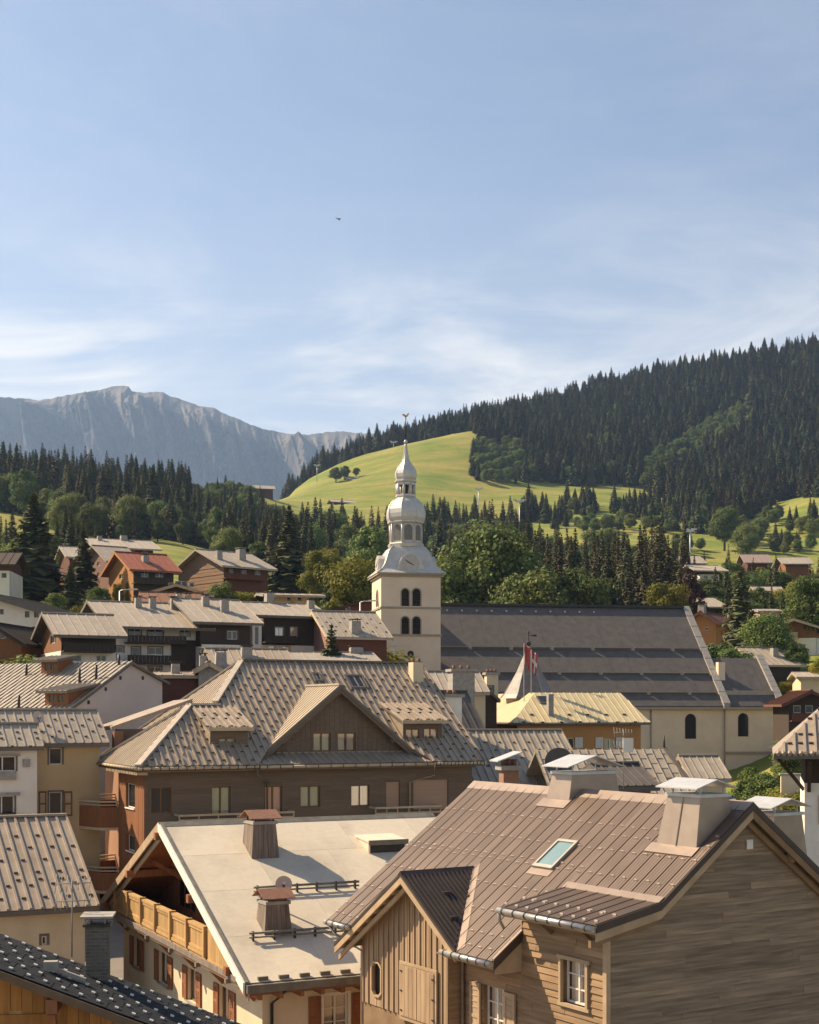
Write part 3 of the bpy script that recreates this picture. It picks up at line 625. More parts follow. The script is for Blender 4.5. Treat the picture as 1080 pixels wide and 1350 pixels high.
# cross gable with upright boards
OV = r.rect('L', -.5, (491.5, 1270, 503, 1312)); SHT = r.rect('L', -.5, (532, 1277, 576, 1346))
wp = [(6.4, -14), (11.3, -14), (11.3, WZ-WK*3.1-.14), (WY, WZ-.14), (6.4, WZ-WK*1.8-.14)]
r.wall('wall', 'L', -.47, wp, [OV], SOFF)
wp2 = [(6.4, -9.3), (11.3, -9.3), (11.3, WZ-WK*3.1-.14), (WY, WZ-.14), (6.4, WZ-WK*1.8-.14)]
r.boards('L', -.47, wp2, [OV], VLARCH, h=.150, vertical=True, seed=9, d0=-.03, d1=0)
for i in range(17):
    y = 6.4+.30*i+.02
    zt_ = WZ-WK*abs(y-WY)-.16
    if OV[0]-.06 < y < OV[1]+.03:
        if zt_ > OV[3]: r.part('batten', MB().box(-.535, -.50, y, y+.055, OV[3]+.05, zt_), VLARCH)
        continue
    r.part('batten', MB().box(-.535, -.50, y, y+.055, -9.3, zt_), VLARCH)
r.wall('wall', 'F', 6.4, [(-.5, -14), (0, -14), (0, -6.2), (-.5, -6.5)], [], LARCH)
# eight-sided little window
mb = MB(); cy, cz, ry, rz_ = (OV[0]+OV[1])/2, (OV[2]+OV[3])/2, (OV[1]-OV[0])/2, (OV[3]-OV[2])/2
oct_ = [(-1, -.72), (-.45, -1), (.45, -1), (1, -.72), (1, .72), (.45, 1), (-.45, 1), (-1, .72)]
for i in range(8):
    a, b = oct_[i], oct_[(i+1) % 8]
    q = lambda p, k, d: (-.50+d, cy+p[0]*ry*k, cz+p[1]*rz_*(1+(k-1)*.4))
    mb.prism([q(a, 1.0, -.05), q(b, 1.0, -.05), q(b, 1.28, -.05), q(a, 1.28, -.05)], (.09, 0, 0))
wo_ = r.part('window', mb, TRIM); r.part('pane', MB().prism([(-.40, cy+p[0]*ry, cz+p[1]*rz_) for p in oct_], (.02, 0, 0)), GLASS, wo_)
mb = MB()
for y, z in ((OV[0], OV[2]), (OV[1], OV[2]), (OV[0], OV[3]), (OV[1], OV[3])):
    sy, sz = (1 if y == OV[0] else -1), (1 if z == OV[2] else -1)
    mb.prism([(-.505, y, z), (-.505, y+sy*ry*.58, z), (-.505, y, z+sz*rz_*.30)], (.06, 0, 0))
r.part('corner_block', mb, VLARCH, wo_)
# closed double shutter
ym = (SHT[0]+SHT[1])/2
for a, b in ((SHT[0], ym-.01), (ym+.01, SHT[1])):
    o_ = r.part('shutter', MB().box(-.60, -.545, a, b, SHT[2], SHT[3]), VLARCH)
    for k in range(4):
        w = (b-a)/4; r.part('plank', MB().box(-.615, -.602, a+k*w+.008, a+(k+1)*w-.008, SHT[2]+.03, SHT[3]-.03), VLARCH, o_)
    e = b if b == SHT[1] else a
    for zz in (.12, .5, .88):
        r.part('hinge', MB().box(-.635, -.60, e-.10 if e == b else e, e if e == b else e+.10, SHT[2]+(SHT[3]-SHT[2])*zz-.02, SHT[2]+(SHT[3]-SHT[2])*zz+.02), DARKM, o_)
mb = MB()
for a in ((SHT[0]-.10, SHT[0]-.01, SHT[2]-.1, SHT[3]+.1), (SHT[1]+.01, SHT[1]+.10, SHT[2]-.1, SHT[3]+.1), (SHT[0]-.01, SHT[1]+.01, SHT[3]+.012, SHT[3]+.1), (SHT[0]-.01, SHT[1]+.01, SHT[2]-.1, SHT[2]-.012)): mb.box(-.59, -.54, *a)
r.part('window_surround', mb, TRIM)
# cross gable roof
wr = r.slab('dormer_roof', [(WX, WY, WZ-.02), (1.58, WY, WZ-.02), (WX, 5.3, zm(-1)-.02)], .10, BROOFD)
r.strips(wr, [(WX, WY, WZ), (1.58, WY, WZ), (WX, 5.3, zm(-1))], (0, -1, -WK), BROOFD, spacing=.16, rib=(.07, .035), thick=.02, lift=.01)
for y, x in ((7.25, -.1), (7.05, .62), (6.35, -.45)): r.part('snow_stop', MB().box(x, x+.28, y, y+.16, WZ-WK*(WY-y)+.03, WZ-WK*(WY-y)+.15), DARKM, wr)
wl_ = r.slab('roof_deck', [(WX, WY, WZ-.02), (1.58, WY, WZ-.02), (.2, 12.2, WZ-WK*4), (WX, 12.2, WZ-WK*4)], .12, BROOFD, wr)
r.part('ridge_cap', MB().prism([(WX-.05, WY-.14, WZ-.03), (WX-.05, WY, WZ+.11), (WX-.05, WY+.14, WZ-.03), (WX-.05, WY, WZ+.0)], (2.7, 0, 0)), BROOFD, wr)
def wrake(y0, y1, t0, t1, x0, x1, mat, name):
    z0, z1 = WZ-WK*abs(y0-WY), WZ-WK*abs(y1-WY)
    r.part(name, MB().prism([(x0, y0, z0-t0), (x0, y1, z1-t0), (x0, y1, z1-t1), (x0, y0, z0-t1)], (x1-x0, 0, 0)), mat, wr)
for y1 in (5.3, 12.2):
    wrake(WY, y1, -.06, .045, WX-.05, WX+.02, BROOFD, 'verge_trim'); wrake(WY, y1, .05, .27, WX-.035, WX+.03, TRIM, 'barge_board')
    wrake(WY, y1, .10, .15, WX+.031, -.48, SOFF, 'soffit')
wrake(WY, 12.2, .34, .50, WX+.12, WX+.20, TRIM, 'barge_board')
for k in range(7):
    y = 8.75+.52*k; z = WZ-WK*(y-WY)-.17
    r.part('purlin', MB().box(WX+.04, -.48, y, y+.13, z-.14, z), TRIM)
r.part('valley_flashing', MB().prism([(1.62, WY+.02, WZ+.06), (-1.0, 5.25, zm(-1)+.06), (-.82, 5.13, zm(-.82)+.06), (1.80, WY-.10, zm(1.8)+.06)], (0, 0, -.03)), FLASH, wr)
r.part('valley_flashing', MB().prism([(1.55, WY+.04, WZ+.075), (-1.05, 5.32, zm(-1)+.075), (-1.0, 5.46, zm(-1)+.16), (1.40, WY+.02, WZ+.08)], (0, 0, -.03)), BROOFD, wr)
# skylight
mb = MB(); X0, X1, Y0, Y1 = 1.93, 2.93, 4.64, 5.56
def rf(x, y, h): return (x-h*K/math.hypot(1, K), y, zm(x)+h/math.hypot(1, K))
for a in ((X0, X1, Y0, Y0+.08), (X0, X1, Y1-.08, Y1), (X0, X0+.10, Y0+.08, Y1-.08), (X1-.08, X1, Y0+.08, Y1-.08)):
    mb.prism([rf(a[0], a[2], .13), rf(a[1], a[2], .13), rf(a[1], a[3], .13), rf(a[0], a[3], .13)], sub3(rf(0, 0, 0), rf(0, 0, .13)))
sk = r.part('skylight', mb, M('skylight frame', (.40, .36, .30), (.34, .31, .26), rough=.4, metal=.3), deck)
r.part('pane', MB().prism([rf(X0+.09, Y0+.07, .09), rf(X1-.07, Y0+.07, .09), rf(X1-.07, Y1-.07, .09), rf(X0+.09, Y1-.07, .09)], sub3(rf(0, 0, 0), rf(0, 0, .03))), M('sky blue glass', (.20, .30, .30), (.17, .26, .27), rough=.12, scale=1, spec=.7), sk)
r.part('flashing', MB().prism([rf(X0-.22, Y0-.06, .055), rf(X0-.01, Y0-.06, .055), rf(X0-.01, Y1+.06, .055), rf(X0-.22, Y1+.06, .055)], sub3(rf(0, 0, 0), rf(0, 0, .02))), FLASH, sk)
# tapered sheet-metal chimneys
CHM = M('chimney sheet', (.40, .315, .25), (.33, .26, .205), scale=2, rough=.38, metal=.3, rnd=.04)
def tapered(x0, x1, y0, y1, ztop, zb, fl, capo, y_seams):
    c = r.part('chimney', MB().frustum((x0-fl*.15, x1+fl, y0-fl*.0, y1+fl, zb), (x0+.12, x1, y0, y1, ztop)), CHM, deck)
    r.part('chimney_rim', MB().box(x0+.07, x1+.05, y0-.05, y1+.05, ztop, ztop+.09), STEEL, c)
    q = MB()
    for x in (x0+.22, x1-.1):
        for y in (y0+.1, y1-.1): q.box(x-.02, x+.02, y-.02, y+.02, ztop+.09, ztop+.30)
    r.part('cap_post', q, STEEL, c)
    xm = (x0+x1)/2; w = (x1-x0)/2+capo; zc_ = ztop+.26; q = MB(); rise = .30*w
    q.prism([(xm-w, y0-capo, zc_), (xm, y0-capo, zc_+rise), (xm+w, y0-capo, zc_), (xm+w, y0-capo, zc_-.03), (xm, y0-capo, zc_+rise-.03), (xm-w, y0-capo, zc_-.03)], (0, y1-y0+2*capo, 0)); r.part('chimney_cap', q, STEEL, c)
    for k in y_seams:
        y = y0+(y1-y0)*k; r.part('seam', MB().beam((x0-fl*.15-.012, y+fl*.5, zb), (x0+.12-.012, y, ztop), .02, .03), CHM, c)
    return c
c2 = tapered(3.18, 4.35, .08, 1.34, -2.36, -3.95, .34, .17, (.5,))
r.part('flashing', MB().prism([rf(2.92, -.02, .07), rf(3.22, -.02, .07), rf(3.22, 1.85, .07), rf(2.92, 1.85, .07)], sub3(rf(0, 0, 0), rf(0, 0, .03))), FLASH, c2)
c1_ = tapered(4.30, 6.2, 6.86, 7.84, -2.04, -3.05, .22, .17, ())
r.part('flashing', MB().prism([rf(4.05, 6.78, .07), rf(4.38, 6.78, .07), rf(4.38, 8.2, .07), rf(4.05, 8.2, .07)], sub3(rf(0, 0, 0), rf(0, 0, .03))), FLASH, c1_)
tapered(6.95, 8.2, 1.0, 2.0, -3.06, -5.0, .35, .2, (.5,))

# ================================================================== cream rendered chalet with balcony
CREAMW = M('cream render', (.66, .55, .38), (.58, .47, .31), scale=.8, rough=.9, fine=.05)
CROOF = M('beige roof sheet', (.60, .525, .405), (.42, .365, .28), scale=.6, rough=.8, rnd=.05, fine=.10, lo=.46, hi=.80, detail=8)
OLDWD = M('old grey boards', (.235, .19, .15), (.13, .10, .08), scale=1.5, rough=.85, stretch=(6, 6, .6), rnd=.15, fine=.15)
HONEY = M('honey wood', (.49, .315, .135), (.37, .22, .085), scale=2, rough=.7, stretch=(3, 3, .6), rnd=.16, fine=.1)
REDWD = M('red brown wood', (.30, .125, .055), (.20, .08, .035), scale=2, rough=.7, stretch=(3, 3, .6), rnd=.15)
RUST = M('rusty sheet', (.25, .125, .08), (.18, .095, .062), scale=5, rough=.8)
WHITEB = M('white painted board', (.80, .76, .66), (.70, .65, .55), scale=2, rough=.6)
GUT = M('weathered gutter', (.20, .185, .15), (.13, .12, .095), scale=3, rough=.6)
k = House('cream_chalet', 'cream rendered chalet with flat beige roof and carved wooden balcony under the gable', 'house', 346, 48.5, 25.6, -14)
YR, ZK, SL, WID, LEN = 9.44, -4.58, .44, 18.88, 10.6
zk = lambda y: ZK-SL*abs(y-YR)
GW = [k.rect('L', 0, b) for b in ((178, 1236, 185, 1278), (211, 1254, 222, 1298), (249, 1276, 259, 1328), (291, 1298, 303, 1348))]
GW = [(a-.12, b+.12, -11.5, -10.2) for a, b, _, _ in GW]
k.wall('wall', 'L', 0, [(0, -14), (WID, -14), (WID, -9.1), (0, -9.1)], GW, CREAMW)
for w in GW:
    k.window('L', 0, w, leaves=2, frame=WOODW, mode='curtain', sill=CEM, depth=.12)
    sw = .55
    k.shutter('L', 0, w[0]-sw-.03, w[0]-.03, w[2], w[3], REDWD); k.shutter('L', 0, w[1]+.03, w[1]+sw+.03, w[2], w[3], REDWD)
FW = k.rect('F', 0, (427, 1311, 459, 1360)); FW = (FW[0], FW[1], -11.4, FW[3])
k.wall('wall', 'F', 0, [(0, -14), (LEN, -14), (LEN, -9.0), (0, -9.0)], [FW], CREAMW)
k.window('F', 0, FW, leaves=2, frame=WHITEW, mode='curtain', bars=2, depth=.12, trim=WHITEB)
k.shutter('F', 0, FW[0]-.58, FW[0]-.13, FW[2], FW[3], REDWD); k.shutter('F', 0, FW[1]+.13, FW[1]+.58, FW[2], FW[3], REDWD)
k.wall('wall', 'R', LEN, [(0, -14), (WID, -14), (WID, -9.0), (YR, ZK-.3), (0, -9.0)], [], CREAMW); k.wall('wall', 'B', WID, [(0, -14), (LEN, -14), (LEN, -9), (0, -9)], [], CREAMW)
# recessed timber gable: loggia back wall with windows and doors
lg = [(0.3, -9.1), (WID-.3, -9.1), (WID-.3, zk(WID-.3)-.25), (YR, ZK-.25), (.3, zk(.3)-.25)]
LW = [(4.1, 5.6, -8.9, -6.9), (6.6, 7.9, -8.9, -6.8), (12.5, 15.2, -8.7, -7.2)]
k.wall('loggia_wall', 'L', 1.5, lg, LW, REDWD)
k.boards('L', 1.5, lg, LW, REDWD, h=.42, vertical=True, seed=2, d0=-.03, d1=-.002)
for w in LW[:2]: k.window('L', 1.5, w, leaves=2, frame=M('orange window wood', (.42, .13, .03), (.33, .10, .025), rough=.4), mode='dark', depth=.02)
k.window('L', 1.5, LW[2], leaves=3, frame=REDWD, mode='dark', depth=.04)
for y in (2.2, 7.4, 12.6, 16.7): k.part('roof_brace', MB().beam((1.45, y, zk(y)-1.5), (-.4, y, zk(y)-.42), .16, .18), REDWD)
for y in (0.6, 5.0, YR, 13.9, 18.2): k.part('purlin', MB().box(-1.15, 1.5, y-.13, y+.13, zk(y)-.62, zk(y)-.32), REDWD)
k.part('tie_beam', MB().box(.5, .75, 6.2, 12.7, -6.66, -6.45), REDWD)
# boarded lower gable corners
XB = -.82; bh = lambda px, py: k.hit(px, py, 0, XB)
b0, b1 = bh(271, 1223), bh(153, 1174); BZT = (b0[2]+b1[2])/2; BZB = (bh(272, 1258)[2]+bh(153, 1203)[2])/2; BY0, BY1 = b0[1], b1[1]
for y0, y1 in ((.0, BY0-.1), (BY1+.1, WID)):
    for i in range(int((y1-y0)/.19)):
        y = y0+.19*i; top = min(zk(y), zk(y+.19))-.36
        if top > BZB+.1: k.part('plank', MB().box(XB+.02, XB+.06, y+.006, y+.184, BZB-.1, top), HONEY)
# balcony
bal = k.part('balcony', MB().box(XB-.04, XB+.14, BY0-.1, BY1+.1, BZB-.02, BZB+.10).box(XB-.04, XB+.20, BY0-.1, BY1+.1, BZT-.02, BZT+.08), HONEY)
NP = 6; st = (BY1-BY0)/NP; r0_, r1_ = BZB+.22, BZT-.14
for i in range(NP+1):
    y = BY0+st*i; k.part('post', MB().box(XB-.10, XB+.16, y-.07, y+.07, BZB-.02, BZT+.14), HONEY, bal)
for i in range(NP):
    a, b = BY0+st*i+.09, BY0+st*(i+1)-.09
    k.part('rail', MB().box(XB-.01, XB+.11, a, b, r1_, r1_+.10).box(XB-.01, XB+.11, a, b, r0_-.10, r0_), HONEY, bal)
    n = 11; w = (b-a)/n
    for j in range(n): k.part('slat', MB().box(XB+.03, XB+.065, a+w*j+.012, a+w*(j+1)-.012, r0_, r1_), HONEY, bal)
FZ = BZB-.06
k.part('loggia_floor', MB().box(XB, 1.5, -.3, WID+.3, FZ-.18, FZ), HONEY)
k.part('fascia', MB().box(XB-.12, XB-.04, -.4, WID+.5, FZ-.30, FZ-.04), TRIM); k.part('fascia', MB().box(XB-.20, XB-.125, -.2, WID+.3, FZ-.18, FZ+.02), OLDWD)
for i in range(6):
    y = .7+3.45*i; k.part('bracket', MB().beam((-.02, y, FZ-1.0), (XB+.1, y, FZ-.26), .14, .16), REDWD); k.part('joist', MB().box(XB-.28, 0, y-.08, y+.08, FZ-.345, FZ-.19), OLDWD)
# roof
XF, XE, EV = -.95, LEN+.6, .9
rp = [(XF, YR, ZK), (XE, YR, ZK), (XE, -EV, zk(-EV)), (XF, -EV, zk(-EV))]; rq = [(XF, YR, ZK), (XE, YR, ZK), (XE, WID+EV, zk(WID+EV)), (XF, WID+EV, zk(WID+EV))]
dk = k.slab('roof', [(x, y, z-.01) for x, y, z in rp], .20, OLDWD); k.slab('roof_deck', rq, .20, OLDWD, dk)
cuts = [(-EV, 1.7), (1.7, 4.55), (4.55, 7.0), (7.0, YR)]
for i, (a, b) in enumerate(cuts):
    xs_ = [XF]+[XF+3.1*j+(1.3 if i % 2 else 0) for j in range(1, 5) if XF+3.1*j+1.3 < XE-.6]+[XE]
    for x0, x1 in zip(xs_[:-1], xs_[1:]):
        h = .012+.006*i
        k.part('roof_panel', MB().prism([(x0+.004, a, zk(a)+h), (x1-.004, a, zk(a)+h), (x1-.004, b-.006, zk(b)+h), (x0+.004, b-.006, zk(b)+h)], (0, 0, -h+.002)), CROOF, dk)
k.part('ridge_cap', MB().prism([(XF-.06, YR-.28, zk(YR-.28)+.05), (XF-.06, YR, ZK+.09), (XF-.06, YR+.28, zk(YR+.28)+.05), (XF-.06, YR, ZK+.04)], (XE-XF+.06, 0, 0)), GUT, dk)
def krake(y0, y1, t0, t1, x0, x1, mat, name): k.part(name, MB().prism([(x0, y0, zk(y0)-t0), (x0, y1, zk(y1)-t0), (x0, y1, zk(y1)-t1), (x0, y0, zk(y0)-t1)], (x1-x0, 0, 0)), mat, dk)
for y1, mt in ((-EV-.05, WHITEB), (WID+EV+.05, TRIM)):
    krake(YR, y1, -.07, .30, XF-.07, XF, mt, 'barge_board'); krake(YR, y1, -.085, .02, XF+.003, XF+.13, GUT, 'verge_trim')
    krake(YR, y1, .31, .55, XF+.10, XF+.16, TRIM, 'barge_board')
krake(YR, -EV, .21, .26, XF+.17, 1.5, REDWD, 'soffit'); krake(YR, WID+EV, .21, .26, XF+.17, 1.5, REDWD, 'soffit')
k.part('gutter', MB().box(XF+.02, XE, -EV-.24, -EV-.005, zk(-EV)-.30, zk(-EV)-.03), GUT, dk)
k.part('eave_board', MB().box(XF+.02, XE, -EV-.02, -.2, zk(-EV)-.42, zk(-EV)-.31), RUST, dk)
for i in range(15):
    x = XF+.5+.75*i; k.part('rafter', MB().box(x, x+.14, -EV+.02, 0, zk(-EV)-.60, zk(-EV)-.425), REDWD, dk)
    if i < 14: k.part('snow_stop', MB().box(x, x+.36, -EV+.05, -EV+.16, zk(-EV)+.06, zk(-EV)+.17), GUT, dk)
k.pipe([(.45, -EV-.1, zk(-EV)-.32), (.42, -EV*.6, zk(-EV)-.62), (.30, -.12, zk(-EV)-.9), (.30, -.12, -14)], .06, DARKM)
for v, x0, x1 in ((4.15, 1.15, 5.4), (1.35, .0, 4.2)):
    z = zk(v); q = MB().tube([(x0, v, z+.30), (x1, v, z+.30)], .045, 8); q.tube([(x0, v, z+.15), (x1, v, z+.15)], .035, 8); g_ = k.part('snow_guard', q, GUT, dk)
    for i in range(6):
        x = x0+.15+(x1-x0-.3)*i/5; k.part('guard_post', MB().box(x-.03, x+.03, v-.02, v+.10, z+.02, z+.36), DARKM, g_)
# chimneys clad in old boards
def boarded(x0, x1, y0, y1, zb, ztop, rot=0):
    fl = .12; c = k.part('chimney', MB().frustum((x0-fl, x1+fl, y0-fl, y1+fl, zb), (x0, x1, y0, y1, ztop)), OLDWD, dk)
    n = 5
    for i in range(n):
        a, b = i/n, (i+1)/n; L_ = lambda p, q, t: p+(q-p)*t
        k.part('plank', MB().prism([(L_(x0-fl, x1+fl, a)+.006, y0-fl-.004, zb), (L_(x0-fl, x1+fl, b)-.006, y0-fl-.004, zb), (L_(x0, x1, b)-.006, y0-.004, ztop), (L_(x0, x1, a)+.006, y0-.004, ztop)], (0, -.022, 0)), OLDWD, c)
        k.part('plank', MB().prism([(x0-fl-.004, L_(y0-fl, y1+fl, a)+.006, zb), (x0-fl-.004, L_(y0-fl, y1+fl, b)-.006, zb), (x0-.004, L_(y0, y1, b)-.006, ztop), (x0-.004, L_(y0, y1, a)+.006, ztop)], (-.022, 0, 0)), OLDWD, c)
    k.part('chimney_rim', MB().box(x0-.06, x1+.06, y0-.06, y1+.06, ztop, ztop+.12), CEM, c)
    q = MB()
    for x in (x0+.08, x1-.08):
        for y in (y0+.08, y1-.08): q.box(x-.025, x+.025, y-.025, y+.025, ztop+.12, ztop+.26)
    k.part('cap_post', q, DARKM, c)
    xm, W, D = (x0+x1)/2, (x1-x0)/2+.2, .18; q = MB(); z = ztop+.24
    q.prism([(x0-.2, y0-D, z), (x1+.2, y0-D, z), (x1+.2, (y0+y1)/2, z+.30), (x0-.2, (y0+y1)/2, z+.30)], (0, 0, -.03)); q.prism([(x0-.2, (y0+y1)/2, z+.30), (x1+.2, (y0+y1)/2, z+.30), (x1+.2, y1+D, z), (x0-.2, y1+D, z)], (0, 0, -.03))
    k.part('chimney_cap', q, RUST, c); return c
boarded(2.05, 2.95, 6.68, 7.75, -6.05, -4.50)
ch_ = boarded(.80, 1.62, 1.75, 2.6, -8.25, -6.95)
zh = lambda y: zk(y)+.03
hat = k.part('roof_hatch', MB().prism([(6.85, 6.45, zh(6.45)+.55), (8.55, 6.45, zh(6.45)+.55), (8.55, 7.9, zh(7.9)+.06), (6.85, 7.9, zh(7.9)+.06)], (0, 0, -.08)), CROOF, dk)
k.part('hatch_side', MB().prism([(6.9, 6.55, zh(6.55)-.05), (6.9, 6.55, zh(6.55)+.46), (6.9, 7.8, zh(7.8)+.02)], (.05, 0, 0)), CROOF, hat)
k.part('hatch_front', MB().box(6.9, 8.5, 6.58, 6.62, zh(6.6)-.1, zh(6.6)+.45), DARKM, hat)
k.part('hatch_edge', MB().box(6.82, 8.58, 6.38, 6.44, zh(6.45)+.38, zh(6.45)+.58), GUT, hat)

# ================================================================== dark slate roofed timber house, bottom corner
b = House('timber_house', 'honey-brown timber house with black slate roof dotted with pale clips, bottom corner', 'house', 0, 30, 6, -14)
SLATE = M('black slate', (.016, .018, .021), (.025, .027, .031), scale=6, rough=.85, rnd=.08, fine=.1, spec=.15)
DOT = M('pale slate clip', (.62, .60, .55), (.5, .48, .44), scale=5, rough=.4)
ORW = M('orange timber', (.40, .185, .045), (.28, .12, .03), scale=2, rough=.7, stretch=(5, 5, .5), rnd=.14, fine=.1)
zb_ = lambda x: -5.49-.40*x
bp = [(-5, -.0, zb_(-5)), (9, 0, zb_(9)), (9, 3.3, zb_(9)), (-5, 3.3, zb_(-5))]
bd = b.slab('roof', [(x, y, z-.01) for x, y, z in bp], .20, SLATE)
u_, v_, n_, P3_, ext = b.strips(bd, bp, (1, 0, -.40), SLATE, spacing=.55, rib=(0, 0), thick=.012, course=.62, limit=300, name='slate')
q = MB().prism([add3(mul3(u_, -.055), mul3(n_, 0)), add3(mul3(u_, .055), mul3(n_, 0)), add3(mul3(u_, .055), mul3(n_, .03)), add3(mul3(u_, -.055), mul3(n_, .03))], mul3(v_, .085)).mesh('slate clip', DOT)
cnt = 0
for i in range(6):
    for j in range(44):
        uu = ext[0]+.22+.56*i; vv = ext[2]+.10+.40*j+(.20 if i % 2 else 0)+R.uniform(-.02, .02)
        p = P3_(uu, vv, .03)
        if uu < ext[1]-.05 and cnt < 300 and gpix(*[b.O[i_]+p[0]*b.ex[i_]+p[1]*b.ey[i_] for i_ in (0, 1)], p[2])[0] > -15:
            obj('slate_clip', q, bd, loc=(p[0], p[1], p[2]-b.base)); cnt += 1
b.part('barge_board', MB().prism([(-5, -.06, zb_(-5)-.02), (9, -.06, zb_(9)-.02), (9, -.06, zb_(9)-.20), (-5, -.06, zb_(-5)-.20)], (0, .055, 0)), M('grey brown board', (.15, .10, .06), (.10, .07, .045)), bd)
bw = [(-5, -14), (8, -14), (8, zb_(8)-.22), (-5, zb_(-5)-.22)]
BWN = [b.rect('F', .7, (-20, 1339, 26, 1400))]; BWN = [(BWN[0][0], BWN[0][1], -8.6, BWN[0][3])]
b.wall('wall', 'F', .7, bw, BWN, ORW); b.boards('F', .7, [(-3.5, -9), (3.2, -9), (3.2, zb_(3.2)-.22), (-3.5, zb_(-3.5)-.22)], BWN, ORW, h=.24, vertical=True, seed=8, d0=-.03, d1=-.002)
b.window('F', .7, BWN[0], leaves=2, frame=HONEY, mode='dark', trim=HONEY)
b.part('beam', MB().box(-3.4, 1.0, .62, .668, -6.80, -6.58), ORW); b.part('purlin', MB().box(.95, 1.18, -.0, .7, zb_(1.1)-.52, zb_(1.1)-.22), REDWD); b.part('bracket', MB().beam((1.06, .66, -7.35), (1.06, .05, zb_(1.1)-.50), .16, .18), REDWD)
b.wall('wall', 'L', -5, [(.7, -14), (3.0, -14), (3.0, -4), (.7, -4)], [], ORW); b.wall('wall', 'B', 3.0, [(-5, -14), (8, -14), (8, zb_(8)-.22), (-5, zb_(-5)-.22)], [], ORW); b.wall('wall', 'R', 8, [(.7, -14), (3.0, -14), (3.0, zb_(8)-.22), (.7, zb_(8)-.22)], [], ORW)
# brick chimney
BRK = M('grey brick', (.15, .135, .115), (.10, .09, .078), scale=6, rough=.9, rnd=.2, fine=.15)
cx0 = b.hit(113, 1285, 1, 2.35)[0]; cx1 = b.hit(142, 1285, 1, 2.35)[0]; cy0, cy1 = 2.35, 2.95; zt1 = b.hit(127, 1222, 1, cy0)[2]
ck = b.part('chimney', MB().box(cx0+.012, cx1-.012, cy0+.012, cy1-.012, zb_(cx0)-.4, zt1), CEM, bd)
nc = 17; hh = (zt1-zb_(cx0)+.25)/nc
for i in range(nc):
    z0 = zb_(cx0)-.25+hh*i
    for face in range(3):
        a0, a1 = (cx0, cx1) if face == 0 else (cy0, cy1); t = a0-(0.11 if i % 2 else 0)
        while t < a1-.02:
            e0, e1 = max(t, a0)+.005, min(t+.22, a1)-.005
            if e1-e0 > .03:
                if face == 0: q = MB().box(e0, e1, cy0, cy0+.011, z0+.006, z0+hh-.006)
                elif face == 1: q = MB().box(cx0, cx0+.011, e0, e1, z0+.006, z0+hh-.006)
                else: q = MB().box(cx1-.011, cx1, e0, e1, z0+.006, z0+hh-.006)
                b.part('brick', q, BRK, ck)
            t += .22
b.part('chimney_rim', MB().box(cx0-.06, cx1+.06, cy0-.06, cy1+.06, zt1, zt1+.06), DARKM, ck)
b.part('chimney_cap', MB().box(cx0-.12, cx1+.12, cy0-.12, cy1+.12, zt1+.20, zt1+.25).box(cx0+.05, cx0+.09, cy0+.05, cy0+.09, zt1+.06, zt1+.2).box(cx1-.09, cx1-.05, cy0+.05, cy0+.09, zt1+.06, zt1+.2).box(cx0+.05, cx0+.09, cy1-.09, cy1-.05, zt1+.06, zt1+.2).box(cx1-.09, cx1-.05, cy1-.09, cy1-.05, zt1+.06, zt1+.2), CEM, ck)
pl = b.hitp(58, 1279, (.40, 0, 1), -5.49); pr = b.hitp(113, 1299, (.40, 0, 1), -5.49)
q = MB().beam((pl[0], pl[1], pl[2]+.12), (pr[0], pr[1], pr[2]+.12), .10, .08); q.box(pl[0], pl[0]+.3, pl[1]-.1, pl[1]+.1, zb_(pl[0])-.02, pl[2]+.2); b.part('roof_ladder_hook', q, CEM, bd)
# ================================================================== long brown hotel with hipped roof, middle
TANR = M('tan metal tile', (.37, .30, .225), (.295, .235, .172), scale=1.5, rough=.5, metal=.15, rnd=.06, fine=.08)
TAND = M('grey brown sheet', (.150, .125, .10), (.12, .10, .08), scale=1.5, rough=.5)
DKST = M('dark snow stop', (.085, .067, .05), (.06, .048, .036), scale=5, rough=.6)
BRW = M('dark brown boarding', (.175, .128, .088), (.130, .094, .064), scale=1.6, rough=.85, stretch=(.5, .5, 9), rnd=.08, fine=.12)
CEDAR = M('red cedar boarding', (.25, .105, .042), (.185, .075, .03), scale=1.6, rough=.8, stretch=(6, 6, .5), rnd=.08, fine=.1)
PEACH = M('peach blind', (.42, .29, .20), (.37, .25, .17), scale=1, stretch=(.3, .3, 12), rough=.8)
PALEW = M('pale timber rail', (.52, .41, .27), (.42, .32, .2), scale=3, rough=.7, rnd=.1)
c = House('brown_hotel', 'long dark brown timber hotel with tan ribbed hipped roof and large front gable', 'hotel', 345, 80, 25.6, -13)
ZE, S7, YE, YG, ZG = -3.1, .7, -.85, 7.8, 2.955
zc7 = lambda y: ZE+S7*(y-YE)
xl, xr = -6.7, 13.4
FWN = [c.rect('F', 0, q) for q in ((279, 1037, 304, 1074), (349, 1036, 372, 1074), (396, 1036, 422, 1064), (463, 1035, 487, 1063), (199, 1038, 226, 1072))]
BLD = [c.rect('F', 0, q) for q in ((509, 1031, 527, 1067), (545, 1028, 591, 1067))]
c.wall('wall', 'F', 0, [(xl, -13), (xr, -13), (xr, -3.0), (xl, -3.0)], FWN+BLD, BRW)
c.boards('F', 0, [(xl+1.4, -6.9), (xr, -6.9), (xr, -3.2), (xl+1.4, -3.2)], FWN+BLD, BRW, h=.28, seed=21, length=(3.5, 7), d0=-.03, d1=-.002)
for i, w in enumerate(FWN): c.window('F', 0, w, leaves=2, frame=WOODW, mode='curtain' if i < 4 else 'dark', depth=.10, trim=BRW)
